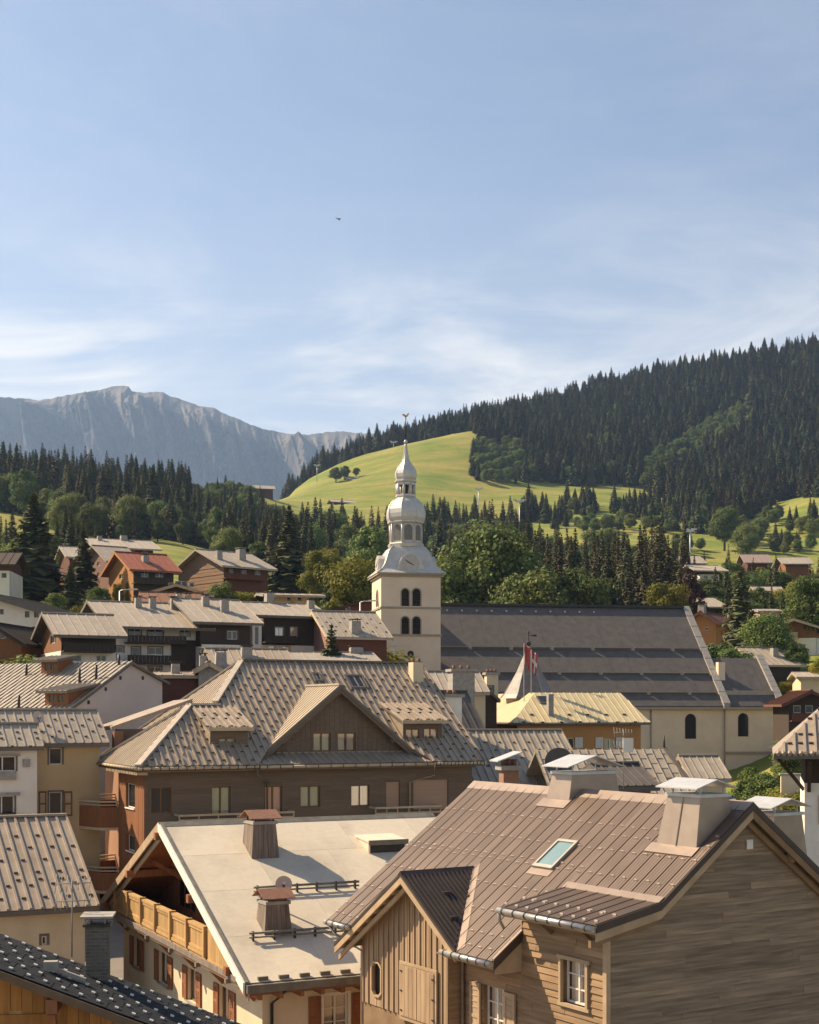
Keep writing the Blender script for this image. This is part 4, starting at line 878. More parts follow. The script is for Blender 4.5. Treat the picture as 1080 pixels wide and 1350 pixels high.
for w in BLD:
    o_ = c.part('window', MB().box(w[0], w[1], .10, .13, w[2], w[3]), PEACH)
    n = int((w[3]-w[2])/.16)
    for j in range(n): c.part('slat', MB().box(w[0]+.02, w[1]-.02, .075, .098, w[2]+.16*j+.012, w[2]+.16*j+.148), PEACH, o_)
SW = [c.rect('L', xl, q) for q in ((167, 1033, 178, 1065), (168, 1101, 178, 1122))]
c.wall('wall', 'L', xl, [(0, -13), (5.6, -13), (5.6, -3.0), (0, -3.0)], SW, CEDAR)
c.boards('L', xl, [(0, -8.5), (5.6, -8.5), (5.6, -3.3), (0, -3.3)], SW, CEDAR, h=.30, vertical=True, seed=22, d0=-.03, d1=-.002)
for w in SW: c.window('L', xl, w, leaves=1, frame=WHITEW, mode='dark', depth=.1, sill=WHITEW)
c.wall('wall', 'B', 5.6, [(xl, -13), (xl+1.6, -13), (xl+1.6, -3.0), (xl, -3.0)], [], CEDAR)
RW = [(6.4, 7.5, -6.9, -4.2), (6.4, 7.5, -10.5, -8)]
c.wall('wall', 'L', xl+1.6, [(5.6, -13), (15.6, -13), (15.6, -3.0), (5.6, -3.0)], RW, M('rosy boarding', (.36, .20, .12), (.30, .16, .095), scale=2, stretch=(5, 5, .5)))
for w in RW: c.window('L', xl+1.6, w, leaves=1, frame=WHITEW, mode='dark')
c.wall('wall', 'R', xr, [(0, -13), (15.6, -13), (15.6, -3), (YG, ZG-.3), (0, -3)], [], BRW); c.wall('wall', 'B', 15.6, [(xl+1.6, -13), (xr, -13), (xr, -3), (xl+1.6, -3)], [], BRW)
# rounded side balconies
for zt_, zb1 in ((-5.35, -6.85), (-9.15, -10.5)):
    path = [(xl+.0, 5.7), (xl-1.0, 6.1), (xl-1.75, 8.0), (xl-1.6, 10.2), (xl-.6, 12.2), (xl+1.6, 13.0)]
    bo = c.part('balcony', MB().prism([(x, y, zb1) for x, y in path]+[(xl+1.6, 5.7, zb1)], (0, 0, -.16)), PALEW)
    for (x0, y0), (x1, y1) in zip(path[:-1], path[1:]):
        c.part('rail', MB().beam((x0, y0, zt_), (x1, y1, zt_), .12, .09), PALEW, bo)
        c.part('balcony_panel', MB().prism([(x0, y0, zb1+.02), (x1, y1, zb1+.02), (x1, y1, zt_-.32), (x0, y0, zt_-.32)], (.05, .02, 0)), CEDAR, bo)
        c.part('rail', MB().beam((x0, y0, zt_-.2), (x1, y1, zt_-.2), .06, .07), PALEW, bo)
# front balconies with pale rails
for q in ((237, 1073, 388, 1086), (496, 1064, 582, 1079)):
    u0, u1, z0, z1 = c.rect('F', -1.0, q); bo = c.part('balcony', MB().box(u0, u1, -1.0, 0, z0-.45, z0-.30), BRW)
    for j, zz in enumerate((z1, (z0+z1)/2, z0)): c.part('rail', MB().beam((u0, -1.0, zz), (u1, -1.0, zz), .06, .11), PALEW, bo)
    c.part('balcony_panel', MB().box(u0, u1, -.96, -.93, z0-.30, z0+.02), BRW, bo)
    n = 6
    for j in range(n+1):
        x = u0+(u1-u0)*j/n; c.part('post', MB().box(x-.03, x+.03, -.96, -.90, z0-.3, z1-.05), PALEW, bo)
    for x in (u0, u1): c.part('rail', MB().beam((x, -1.0, z1), (x, 0, z1), .06, .11), PALEW, bo)
# roof faces
XGE = 13.85
def hroof(pts, v, name=None, **kw):
    d = c.slab('roof' if not hroof.d else 'roof_deck', [(x, y, z-.012) for x, y, z in pts], .16, TAND, hroof.d)
    hroof.d = hroof.d or d
    if kw.get('spacing'): c.strips(hroof.d, pts, v, TANR, **kw)
    return d
hroof.d = None
SK = dict(spacing=.42, rib=(.09, .075), thick=.025, stop_mat=DKST, stop=(.17, .11, .05), every=2, stagger=.12)
RWS = [.7+.62*i for i in range(17)]
P = lambda x, y: (x, y, zc7(y))
hroof([P(-5.2, YE), P(-.49, YE), P(4.95, 5.54), P(4.95, YG), P(1.47, YG)], (0, -1, -S7), stop_rows=RWS, **SK)
hroof([P(10.39, YE), P(XGE, YE), P(XGE, YG), P(4.95, YG), P(4.95, 5.54)], (0, -1, -S7), stop_rows=RWS, **SK)
# shallow skirt before the gable
hroof([(-.49, YE, ZE), (10.39, YE, ZE), (10.39, .92, -2.50), (-.49, .92, -2.50)], (0, -1, -.34), spacing=.42, rib=(.07, .05), thick=.02)
# left hip, back slope
hroof([(1.47, YG, ZG), (-5.2, YE, ZE), (-5.2, 16.4, ZE)], (-1, 0, -.9), spacing=.42, rib=(.05, .04), thick=.02)
hroof([(1.47, YG, ZG), (XGE, YG, ZG), (XGE, 16.4, ZE), (-5.2, 16.4, ZE)], (0, 1, -S7))
# lower hipped bay at the corner
BX, BP = -7.3, (-3.0, 3.87, .2); B0, B1 = (BX, YE, ZE), (BX, 8.6, ZE)
hroof([BP, B0, B1], (-1, 0, -.75), spacing=.42, rib=(.05, .04), thick=.02)
fx = -1.2
hroof([B0, (-5.2, YE, ZE), (-1.56, 3.87, .2), BP], (0, -1, -S7), stop_rows=RWS, **SK)
hroof([BP, (fx, 3.87, .2), (fx, 8.6, ZE), B1], (0, 1, -S7))
HIP = M('pale hip cap', (.50, .425, .335), (.42, .355, .275), scale=3, rough=.5, metal=.15)
for a, b_ in ((BP, B0), ((1.47, YG, ZG), (-1.40, 4.08, .35)), ((1.47, YG, ZG), (XGE, YG, ZG)), ((1.47, YG, ZG), (-5.2, 16.4, ZE)), (BP, B1), (BP, (fx, 3.87, .2))):
    c.part('hip_cap', MB().beam(add3(a, (0, 0, .09)), add3(b_, (0, 0, .09)), .36, .12), HIP if a != (1.47, YG, ZG) or b_ != (XGE, YG, ZG) else TAND, hroof.d)
# eaves
for a, b_ in (((BX, YE-.06, ZE-.10), (-.5, YE-.06, ZE-.10)), ((-.4, YE-.10, ZE-.12), (10.3, YE-.10, ZE-.12)), ((10.4, YE-.06, ZE-.10), (XGE, YE-.06, ZE-.10)), ((BX-.06, YE, ZE-.10), (BX-.06, 8.6, ZE-.10))):
    c.gutter(a, b_, mat=PALEW, r=.09, clips=14, parent=hroof.d)
c.part('soffit', MB().box(BX, XGE, YE, .0, ZE-.30, ZE-.22), BRW, hroof.d); c.part('soffit', MB().box(BX, xl+1.6, 0, 8.6, ZE-.30, ZE-.22), BRW, hroof.d)
for i in range(26): c.part('rafter', MB().box(BX-.02, xl, YE+.2+.35*i, YE+.34+.35*i, ZE-.45, ZE-.305), PALEW, hroof.d)
c.pipe([(-.6, YE-.1, ZE-.18), (-.55, YE-.1, ZE-.6), (.2, YE+.3, ZE-.95), (.3, -.1, ZE-1.0), (.3, -.1, -13)], .06, BRW); c.pipe([(10.4, YE-.15, ZE-.18), (10.35, YE-.15, ZE-.75), (9.2, -.12, ZE-1.2), (9.2, -.1, -13)], .06, PALEW)
# large front gable
GX, GZ, GH, GS, GY = 4.95, 1.37, 4.95, .82, .3
gz = lambda x: GZ-GS*abs(x-GX)
GWN = [c.rect('F', .9, q) for q in ((413, 966, 436, 987.5), (445, 966, 469, 987.5))]; GWN = [(a, b_, -2.44, d) for a, b_, _, d in GWN]
gp = [(GX-4.65, -2.6), (GX+4.65, -2.6), (GX, GZ-.15)]
c.wall('gable_wall', 'F', .9, gp, GWN, BRW); c.boards('F', .9, gp, GWN, BRW, h=.30, vertical=True, seed=31, d0=-.03, d1=-.002)
for w in GWN: c.window('F', .9, w, leaves=2, frame=WOODW, mode='curtain', trim=BRW)
c.part('sill', MB().box(GX-4.4, GX+4.4, .80, .88, -2.56, -2.47), PALEW)
gd = c.slab('gable_roof', [(GX, GY, GZ-.015), (GX, 5.54, GZ-.015), (.47, GY, gz(.47)-.015)], .16, TAND)
c.strips(gd, [(GX, GY, GZ), (GX, 5.54, GZ), (.47, GY, gz(.47))], (-1, 0, -GS), M('tan tile with sun tone', (.50, .41, .30), (.43, .35, .255), scale=1.5, rough=.5, metal=.15, rnd=.05), spacing=.42, rib=(.06, .05), thick=.025)  # lighter copy of the tan tile, sunshine on this slope put into the colour
c.slab('roof_deck', [(GX, GY, GZ-.0), (GX, 5.54, GZ), (GX+4.5, GY, gz(GX+4.5))], .16, TAND, gd)
for sg in (-1, 1):
    for t0, t1, y0, y1, mt, nm in ((-.06, .16, GY-.05, GY, TAND, 'verge_trim'), (.165, .42, GY-.02, GY+.06, BRW, 'barge_board'), (.22, .28, GY+.07, .88, BRW, 'soffit')):
        xe = GX+sg*4.9
        c.part(nm, MB().prism([(GX, y0, GZ-t0), (xe, y0, gz(xe)-t0), (xe, y0, gz(xe)-t1), (GX, y0, GZ-t1)], (0, y1-y0, 0)), mt, gd)
for x in (GX, GX-3.4, GX+3.4): c.part('purlin', MB().box(x-.11, x+.11, GY+.08, .88, gz(x)-.56, gz(x)-.32), BRW, gd)
c.part('ridge_cap', MB().beam((GX, GY-.05, GZ+.08), (GX, 5.6, GZ+.08), .3, .1), HIP, gd)
# dormers with slanting lids
def dormer(u0, u1, yf, zb_, zt_, back_y, win, over=.25, n=2):
    zf = zt_; zbk = zc7(back_y)+.02
    w = [c.rect('F', yf, q) for q in win]; w = [(a, b_, max(zb_+.12, z0), min(zf-.2, z1)) for a, b_, z0, z1 in w]
    d = c.wall('dormer', 'F', yf, [(u0, zb_), (u1, zb_), (u1, zf-.08), (u0, zf-.08)], w, BRW)
    for q in w: c.window('F', yf, q, leaves=2, frame=WOODW, mode='curtain', depth=.06, t=.05)
    for u in (u0, u1): c.part('dormer_cheek', MB().prism([(u-.03, yf, zb_), (u-.03, yf, zf-.06), (u-.03, back_y, zbk-.06), (u-.03, yf+.02, zb_)], (.06, 0, 0)), TANR, d)
    pts = [(u0-over, yf-.35, zf-.10), (u1+over, yf-.35, zf-.10), (u1+over, back_y, zbk), (u0-over, back_y, zbk)]
    rf_ = c.slab('dormer_roof', [(x, y, z-.012) for x, y, z in pts], .12, TAND)
    c.strips(rf_, pts, (0, -1, -(zbk-zf)/(back_y-yf)), TANR, spacing=.36, rib=(.09, .07), thick=.025, stop_rows=[.35, .95, 1.55, 2.1], stop_mat=DKST, stop=(.16, .1, .05), every=2)
    c.part('fascia', MB().box(u0-over, u1+over, yf-.41, yf-.36, zf-.26, zf-.06), PALEW, rf_)
dormer(-2.75, -.55, .75, -2.15, -.95, 3.75, [(288, 973, 311, 987)])
dormer(9.3, 11.9, 1.0, -1.95, -.60, 4.1, [(535, 961, 553, 977), (559, 960, 577, 976)])
# shed dormer on the far left slope, with a brick chimney stub
c.part('dormer_roof', MB().prism([(-6.3, 9.0, -1.05), (-6.3, 12.3, -1.05), (-2.0, 10.6, .55), (-1.4, 8.6, .65)], (0, 0, -.22)), TANR)
c.part('dormer', MB().box(-6.0, -2.2, 9.2, 9.3, -3.1, -1.2), BRW)
cx_ = c.hit(152, 962, 1, 8.9); c.part('chimney', MB().box(-6.3, -5.75, 8.3, 8.9, -3.2, -1.35), RUST)
# roof lights and chimney
def rlight(x0, x1, y0, y1, mt):
    q = MB()
    for a in ((x0, x1, y0, y0+.1), (x0, x1, y1-.1, y1), (x0, x0+.1, y0+.1, y1-.1), (x1-.1, x1, y0+.1, y1-.1)): q.prism([(a[0], a[2], zc7(a[2])+.2), (a[1], a[2], zc7(a[2])+.2), (a[1], a[3], zc7(a[3])+.2), (a[0], a[3], zc7(a[3])+.2)], (0, 0, -.2))
    o_ = c.part('skylight', q, TAND, hroof.d); c.part('pane', MB().prism([(x0+.08, y0+.08, zc7(y0+.08)+.13), (x1-.08, y0+.08, zc7(y0+.08)+.13), (x1-.08, y1-.08, zc7(y1-.08)+.13), (x0+.08, y1-.08, zc7(y1-.08)+.13)], (0, 0, -.03)), GLASS, o_)
rlight(7.75, 9.0, 5.25, 6.45, TAND); rlight(5.6, 6.15, 5.85, 6.6, TAND)
ch = c.chimney(12.7, 6.3, 1.4, 3.0, .72, .72, CREAMW)
for i in (-.2, .2): c.part('chimney_pot', MB().tube([(12.7+i, 6.3, 3.0), (12.7+i, 6.3, 3.25)], .12, 8), RUST, ch)

EXC = []
# ================================================================== generic house
def gable_house(name, label, px0, px1, Y, th, eave, D, slope, axis='x', over=.5, base=None, wall=BRW, low=None, split=.5, roof=TAND, spacing=.9, winF=(), winL=(), winR=(), chim=(), balc=(), cat='house', frame=WHITEW, mode='dark', trimm=None, gable=None, rib=(.06, .05), stops=(), oy=None, wallL=None, chm=CEM, lowL=None):
    h = House(name, label, cat, px0, Y, th, 0.0)
    L_ = h.hit(px1, 900, 1, 0)[0]; ze = (HY-eave)/F*Y
    xs4 = [h.O[0]+a*h.ex[0]+b_*h.ey[0] for a in (0, L_) for b_ in (0, D)]; ys4 = [h.O[1]+a*h.ex[1]+b_*h.ey[1] for a in (0, L_) for b_ in (0, D)]
    zb = min(terr(a, b_) for a, b_ in zip(xs4, ys4))-.6
    if base is not None: zb = min(zb, (HY-base)/F*Y-.3)
    h.base = zb; h.e.location.z = H+zb; oy = over if oy is None else oy
    wF = [h.rect('F', 0, q) for q in winF]; wL = [h.rect('L', 0, q) for q in winL]; wR = [h.rect('R', L_, q) for q in winR]
    cl_ = lambda ws, n: [(max(.08, a), min(n-.08, b_), z0, min(z1, ze-.08) if (axis == 'x') else z1) for a, b_, z0, z1 in ws if b_-a > .05]
    wF = cl_(wF, L_); wL = [w for w in wL if w[0] > -.5 and w[1] < D+.5]; wR = [w for w in wR if w[0] > -.5 and w[1] < D+.5]
    wt_ = wallL or wall
    if axis == 'x':
        yr, zr = D/2, ze+slope*D/2
        pF = [(0, zb), (L_, zb), (L_, ze), (0, ze)]; pL = [(0, zb), (D, zb), (D, ze), (yr, zr-.05), (0, ze)]
    else:
        xr_, zr = L_/2, ze+slope*L_/2
        pF = [(0, zb), (L_, zb), (L_, ze), (xr_, zr-.05), (0, ze)]; pL = [(0, zb), (D, zb), (D, ze), (0, ze)]
    h.wall('wall', 'F', 0, pF, wF, wall); h.wall('wall', 'L', 0, pL, wL, wt_); h.wall('wall', 'R', L_, pL, wR, wall); h.wall('wall', 'B', D, pF, [], wall)
    if low is not None:
        zs = (HY-split)/F*Y
        lw = [(a, b_, max(z0, zb), min(z1, zs)) for a, b_, z0, z1 in wF if z0 < zs]; h.wall('lower_wall', 'F', -.05, [(0, zb), (L_, zb), (L_, zs), (0, zs)], lw, low)
        lw = [(a, b_, max(z0, zb), min(z1, zs)) for a, b_, z0, z1 in wL if z0 < zs]; h.wall('lower_wall', 'L', -.05, [(-.05, zb), (D, zb), (D, zs), (-.05, zs)], lw, lowL or low)
        lw = [(a, b_, max(z0, zb), min(z1, zs)) for a, b_, z0, z1 in wR if z0 < zs]; h.wall('lower_wall', 'R', L_+.05, [(-.05, zb), (D, zb), (D, zs), (-.05, zs)], lw, low)
    for side, c_, ws in (('F', 0, wF), ('L', 0, wL), ('R', L_, wR)):
        for w in ws: h.window(side, c_, w, leaves=2 if w[1]-w[0] > .8 else 1, frame=frame, mode=mode, depth=.1, trim=trimm)
    o = over
    if axis == 'x':
        zz = lambda y: zr-slope*abs(y-yr)
        A = [(-o, yr, zr), (L_+o, yr, zr), (L_+o, -oy, zz(-oy)), (-o, -oy, zz(-oy))]; B = [(-o, yr, zr), (L_+o, yr, zr), (L_+o, D+oy, zz(D+oy)), (-o, D+oy, zz(D+oy))]; vA, vB = (0, -1, -slope), (0, 1, -slope)
        zat = lambda x, y: zz(y)
    else:
        zz = lambda x: zr-slope*abs(x-xr_)
        A = [(xr_, -oy, zr), (xr_, D+oy, zr), (-o, D+oy, zz(-o)), (-o, -oy, zz(-o))]; B = [(xr_, -oy, zr), (xr_, D+oy, zr), (L_+o, D+oy, zz(L_+o)), (L_+o, -oy, zz(L_+o))]; vA, vB = (-1, 0, -slope), (1, 0, -slope)
        zat = lambda x, y: zz(x)
    lf = .10
    A = [(x, y, z+lf) for x, y, z in A]; B = [(x, y, z+lf) for x, y, z in B]
    d = h.slab('roof', [(x, y, z-.01) for x, y, z in A], .2, trimm or roof); h.slab('roof_deck', [(x, y, z-.01) for x, y, z in B], .2, trimm or roof, d)
    if spacing:
        h.strips(d, A, vA, roof, spacing=spacing, rib=rib, thick=.03, stop_rows=stops, stop_mat=DKST if stops else None, stop=(.18, .11, .055), every=2); h.strips(d, B, vB, roof, spacing=spacing, rib=rib, thick=.03)
    if gable:                                                    # barge boards
        for pts in (A, B):
            for p, q in ((pts[0], pts[3]), (pts[1], pts[2])): h.part('barge_board', MB().beam(add3(p, (0, 0, -.14)), add3(q, (0, 0, -.14)), .06, .30), gable, d)
    h.part('ridge_cap', MB().beam(add3(A[0], (0, 0, .08)), add3(A[1], (0, 0, .08)), .32, .10), roof, d)
    for q in chim:
        px, py, hh, w = q[:4]; ax = q[4] if len(q) > 4 else None
        if axis == 'x': p = h.hitp(px, py, (0, -slope, 1), zr-slope*yr+lf)
        else: p = h.hitp(px, py, ((slope if px > CX+F*(h.O[0]+xr_*h.ex[0])/(h.O[1]+xr_*h.ex[1]) else -slope), 0, 1), zr+lf+(slope*xr_ if px > CX+F*(h.O[0]+xr_*h.ex[0])/(h.O[1]+xr_*h.ex[1]) else -slope*xr_))
        h.chimney(p[0], p[1]+w/2, p[2]-.5, p[2]+hh, w, w, chm, taper=1.18, cap=DARKM if hh < 1.6 else CEM, capz=.14, capover=.1, parent=d)
    for side, q, mat in balc:
        cc = -1.1 if side == 'F' else -1.0; u0, u1, z0, z1 = h.rect(side, cc, q); d0 = -1.1 if side == 'F' else -1.0
        mb = MB(); h.bx(mb, side, 0, u0, u1, z0-.12, z0, d0, 0); bo = h.part('balcony', mb, mat)
        mb = MB(); h.bx(mb, side, 0, u0, u1, z1-.10, z1, d0-.05, d0+.05); h.part('rail', mb, mat, bo)
        n = max(3, int((u1-u0)/.34))
        for j in range(n):
            a = u0+(u1-u0)*j/n; mb = MB(); h.bx(mb, side, 0, a+.02, a+(u1-u0)/n-.02, z0, z1-.1, d0-.01, d0+.02); h.part('slat', mb, mat, bo)
    EXC.append((sum(xs4)/4, sum(ys4)/4, math.hypot(L_, D)/2))
    h.dims = (L_, D, ze, zr, zb); h.zat = zat; h.roof = d
    return h
GREYR = M('grey slate roof', (.36, .31, .245), (.285, .245, .195), scale=2, rough=.6, rnd=.06, fine=.12)
BRTILE = M('pale tile roof', (.41, .35, .272), (.33, .28, .218), scale=2, rough=.55, metal=.1, rnd=.05, fine=.1)
WHITER = M('white render', (.76, .70, .61), (.69, .63, .54), scale=.9, rough=.9, fine=.04)
YELR = M('yellow render', (.56, .42, .235), (.50, .37, .20), scale=.9, rough=.9, fine=.05)
PINKR = M('pinkish white render', (.60, .52, .46), (.54, .465, .41), scale=.5, rough=.9, fine=.04)
ORANG = M('orange boards', (.44, .21, .07), (.35, .155, .05), scale=2, rough=.7, stretch=(4, 4, .5))
REDTL = M('red tin roof', (.33, .115, .062), (.27, .09, .05), scale=2, rough=.55, rnd=.05)
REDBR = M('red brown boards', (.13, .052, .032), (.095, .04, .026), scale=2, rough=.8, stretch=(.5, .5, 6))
DBRW = M('very dark boards', (.062, .043, .031), (.045, .032, .024), scale=2, rough=.85, stretch=(.5, .5, 8), fine=.1)

# brown ribbed roof house, left
h = gable_house('ribbed_roof_house', 'cream house under a steep brown ribbed metal roof beside the brick chimney', -260, 112, 55, 25.6, 1206, 11.4, .52, over=.45, oy=.7, wall=CREAMW, roof=TANR, spacing=.46, rib=(.10, .08), stops=[.7+.95*i for i in range(7)], winF=((55, 1234, 62, 1246),), trimm=TAND)
# white and yellow house
y_ = gable_house('yellow_house', 'yellow rendered house with pale tiled roof and wooden shutters', -330, 132, 76, 25.6, 980, 5.4, .62, over=.45, wall=YELR, roof=BRTILE, spacing=.5, rib=(.07, .05), stops=[.5, 1.15, 1.8, 2.45, 3.0], winF=((65, 986, 82, 1008), (65, 1044, 82, 1075)), frame=WHITEW, mode='dark', trimm=TAND)
for q in ((51, 1043, 61, 1076), (84, 1043, 95, 1076)):
    w = y_.rect('F', 0, q); y_.shutter('F', 0, *w, PALEW, rail=WOODW)
w_ = gable_house('white_house', 'white rendered house corner with grey window ledges at the photo edge', -330, 49, 74.2, 25.6, 984, 3.2, .62, over=.3, oy=.45, wall=WHITER, roof=BRTILE, spacing=.5, stops=[.4, 1.0, 1.6], winF=((-14, 997, 21, 1017), (-14, 1049, 19, 1083)), trimm=TAND)
for q in ((-16, 1017, 21, 1028), (-16, 994, 26, 997), (-16, 1045, 26, 1049), (30, 1001, 39, 1011)):
    u0, u1, z0, z1 = w_.rect('F', 0, q); w_.part('window_ledge', MB().box(u0, u1, -.18, -.004, z0, z1), CEM)
u0, u1, z0, z1 = w_.rect('F', 0, (2, 1071, 18, 1083)); w_.part('flower_box', MB().box(u0, u1, -.4, -.01, z0, z1), DARKM)
# white gabled house behind
wg = House('white_gabled_house', 'house with blank pinkish-white gable and grey ribbed roof with two low dormers', 'house', 214, 100, -32, -10)
zg = lambda y: 3.25-.556*(-3.3-y) if y < -3.3 else 3.25-.36*(y+3.3)
wg.wall('wall', 'R', 0, [(-9.0, -10), (0, -10), (0, zg(0)-.15), (-3.3, 3.1), (-9.0, zg(-9)-.15)], [], PINKR); wg.wall('wall', 'F', -9.0, [(-16, -10), (0, -10), (0, zg(-9)-.15), (-16, zg(-9)-.15)], [], YELR)
wg.wall('wall', 'B', 0, [(-16, -10), (0, -10), (0, zg(0)-.1), (-16, zg(0)-.1)], [], PINKR); wg.wall('wall', 'L', -16, [(-9.0, -10), (0, -10), (0, zg(0)), (-3.3, 3.1), (-9, zg(-9))], [], PINKR)
for yy in (-2.0, -4.2, -5.6, -7.2): wg.part('vent_hole', MB().box(-.01, .05, yy-.09, yy+.09, zg(yy)-.75, zg(yy)-.5), DARKM)
fr = [(.3, -3.3, 3.25), (-16.4, -3.3, 3.25), (-16.4, -9.9, zg(-9.9)), (.3, -9.9, zg(-9.9))]; wr_ = wg.slab('roof', [(x, y, z-.01) for x, y, z in fr], .18, TAND)
wg.strips(wr_, fr, (0, -1, -.556), GREYR, spacing=.46, rib=(.07, .05), thick=.03, stop_rows=[], course=1.3)
bk = [(.3, -3.3, 3.25), (-16.4, -3.3, 3.25), (-16.4, .5, zg(.5)), (.3, .5, zg(.5))]; wg.slab('roof_deck', bk, .18, TAND, wr_)
for (bx0, by0, bx1, by1), nm in (((47, 873, 87, 889), 0), ((52, 905, 122, 931), 1)):
    pa = wg.hitp(bx0+8, by1, (0, -.556, 1), 3.25+.556*3.3); pb = wg.hitp(bx1-(10 if nm == 0 else 32), by1, (0, -.556, 1), 3.25+.556*3.3); yf = pa[1]; zt_ = zg(yf)+1.0
    u0, u1 = pa[0], wg.hit(bx1-(10 if nm == 0 else 32), by1-10, 1, yf)[0]
    wdw = [(u0+.3, (u0+u1)/2-.06, zg(yf)+.28, zt_-.22), ((u0+u1)/2+.06, u1-.3, zg(yf)+.28, zt_-.22)]
    d = wg.wall('dormer', 'F', yf, [(u0, zg(yf)-.3), (u1, zg(yf)-.3), (u1, zt_), (u0, zt_)], wdw, CEDAR)
    for w in wdw: wg.window('F', yf, w, leaves=2, frame=WOODW, mode='dark', depth=.05)
    yb = min(yf+2.6, -3.4)
    for u in (u0, u1): wg.part('dormer_cheek', MB().prism([(u-.03, yf, zg(yf)-.1), (u-.03, yf, zt_), (u-.03, yb, zt_+.25), (u-.03, yb, zg(yb)-.1)], (.06, 0, 0)), CEDAR, d)
    dp = [(u0-.4, yf-.5, zt_-.02), (u1+.4, yf-.5, zt_-.02), (u1+.4, yb, max(zt_+.3, zg(yb)+.05)), (u0-.4, yb, max(zt_+.3, zg(yb)+.05))]
    dr = wg.slab('dormer_roof', dp, .14, TAND); wg.strips(dr, dp, (0, -1, -.2), GREYR, spacing=.46, rib=(.07, .05), thick=.025)
for px, py, hh in ((105, 901, 1.0), (127, 896, 1.0), (25, 935, .9), (35, 891, .8), (157, 877, .7)):
    p = wg.hitp(px, py, (0, -.556, 1), 3.25+.556*3.3); q = wg.part('vent_pipe', MB().tube([(p[0], p[1], p[2]-.2), (p[0], p[1], p[2]+hh)], .09, 8), DARKM, wr_)
# ================================================================== church
STONE = M('church render', (.80, .63, .46), (.71, .55, .40), scale=.5, rough=.9, fine=.05)
TIN = M('pale tin', (.60, .565, .51), (.50, .47, .42), scale=1.5, rough=.42, metal=.25, rnd=.04)
CSL = M('church slate', (.135, .117, .101), (.094, .083, .073), scale=1.2, rough=.65, fine=.22, lo=.3, hi=.75)
BAND = M('stone band', (.40, .33, .25), (.34, .28, .21), scale=2, rough=.8)
t = House('church', 'cream church with slate nave roof and tin-clad onion domed bell tower', 'church', 502.5, 158, 10.1, -10)
TW = 6.75; zpy = lambda py, Y=158: (HY-py)/F*Y
def arch_hole(side, c_, q): return t.rect(side, c_, q)
def arch(side, c_, w, louver=False, mat=DARKM, parent=None, rim=BAND):
    u0, u1, z0, z1 = w; rr_ = (u1-u0)/2; um = (u0+u1)/2; zc_ = z1-rr_; pts = [(u0, z0), (u1, z0)]+[(um+rr_*math.cos(a), zc_+rr_*math.sin(a)) for a in [math.pi*i/10 for i in range(11)]]
    inw = sub3(t.pt(side, c_, 0, 0, .03), t.pt(side, c_, 0, 0, 0))
    o_ = t.part('window', MB().prism([t.pt(side, c_, u, z, .22) for u, z in pts], inw), GLASS if not louver else mat, parent)
    mb = MB()
    arc = [(um+rr_*math.cos(a), zc_+rr_*math.sin(a)) for a in [math.pi*i/10 for i in range(11)]]
    for i in range(5): mb.poly([t.pt(side, c_, *arc[i], 0), t.pt(side, c_, *arc[i+1], 0), t.pt(side, c_, u1, z1, 0)])
    for i in range(5, 10): mb.poly([t.pt(side, c_, *arc[i], 0), t.pt(side, c_, *arc[i+1], 0), t.pt(side, c_, u0, z1, 0)])
    for i in range(10): mb.poly([t.pt(side, c_, *arc[i], 0), t.pt(side, c_, *arc[i+1], 0), t.pt(side, c_, *arc[i+1], .22), t.pt(side, c_, *arc[i], .22)])
    t.part('spandrel', mb, STONE, o_)
    mb = MB(); ring = [(u0, z0)]+arc[::-1]+[(u1, z0)]; k_ = .12
    for i in range(len(ring)-1):
        a, b_ = ring[i], ring[i+1]; ca = (a[0]+(a[0]-um)/rr_*k_, a[1]+(max(0, a[1]-zc_))/rr_*k_); cb_ = (b_[0]+(b_[0]-um)/rr_*k_, b_[1]+(max(0, b_[1]-zc_))/rr_*k_)
        mb.prism([t.pt(side, c_, *a, -.05), t.pt(side, c_, *b_, -.05), t.pt(side, c_, *cb_, -.05), t.pt(side, c_, *ca, -.05)], mul3(inw, 1.5))
    t.part('surround', mb, rim, o_)
    if louver:
        n = int((z1-z0)/.28)
        for i in range(n):
            z = z0+.1+.28*i; hw = rr_ if z < zc_ else math.sqrt(max(.0, rr_*rr_-(z-zc_)**2))
            if hw > .1: t.part('louver', MB().prism([t.pt(side, c_, um-hw+.02, z, .20), t.pt(side, c_, um+hw-.02, z, .20), t.pt(side, c_, um+hw-.02, z+.12, .06), t.pt(side, c_, um-hw+.02, z+.12, .06)], (0, 0, .03)), mat, o_)
AF = [t.rect('F', 0, q) for q in ((529.5, 776, 539.5, 799), (544, 776, 554.5, 799), (529.5, 813, 539.5, 836), (544, 813, 554.5, 836))]
AL = [t.rect('L', 0, q) for q in ((496.3, 778, 499, 800), (495.8, 815, 498.5, 837))]
LOU = M('dark louver wood', (.05, .042, .035), (.038, .03, .025), rough=.8)
t.wall('tower_wall', 'F', 0, [(0, -10), (TW, -10), (TW, 15.0), (0, 15.0)], AF, STONE); t.wall('tower_wall', 'L', 0, [(0, -10), (TW, -10), (TW, 15), (0, 15)], AL, STONE); t.wall('tower_wall', 'R', TW, [(0, -10), (TW, -10), (TW, 15), (0, 15)], [], STONE); t.wall('tower_wall', 'B', TW, [(0, -10), (TW, -10), (TW, 15), (0, 15)], [], STONE)
for w in AF: arch('F', 0, w, True, LOU)
for w in AL: arch('L', 0, w, True, TIN)
for z, e, hgt in ((11.2, .10, .22), (8.15, .12, .22)):
    t.part('string_course', MB().box(-e, TW+e, -e, TW+e, z, z+hgt), BAND)
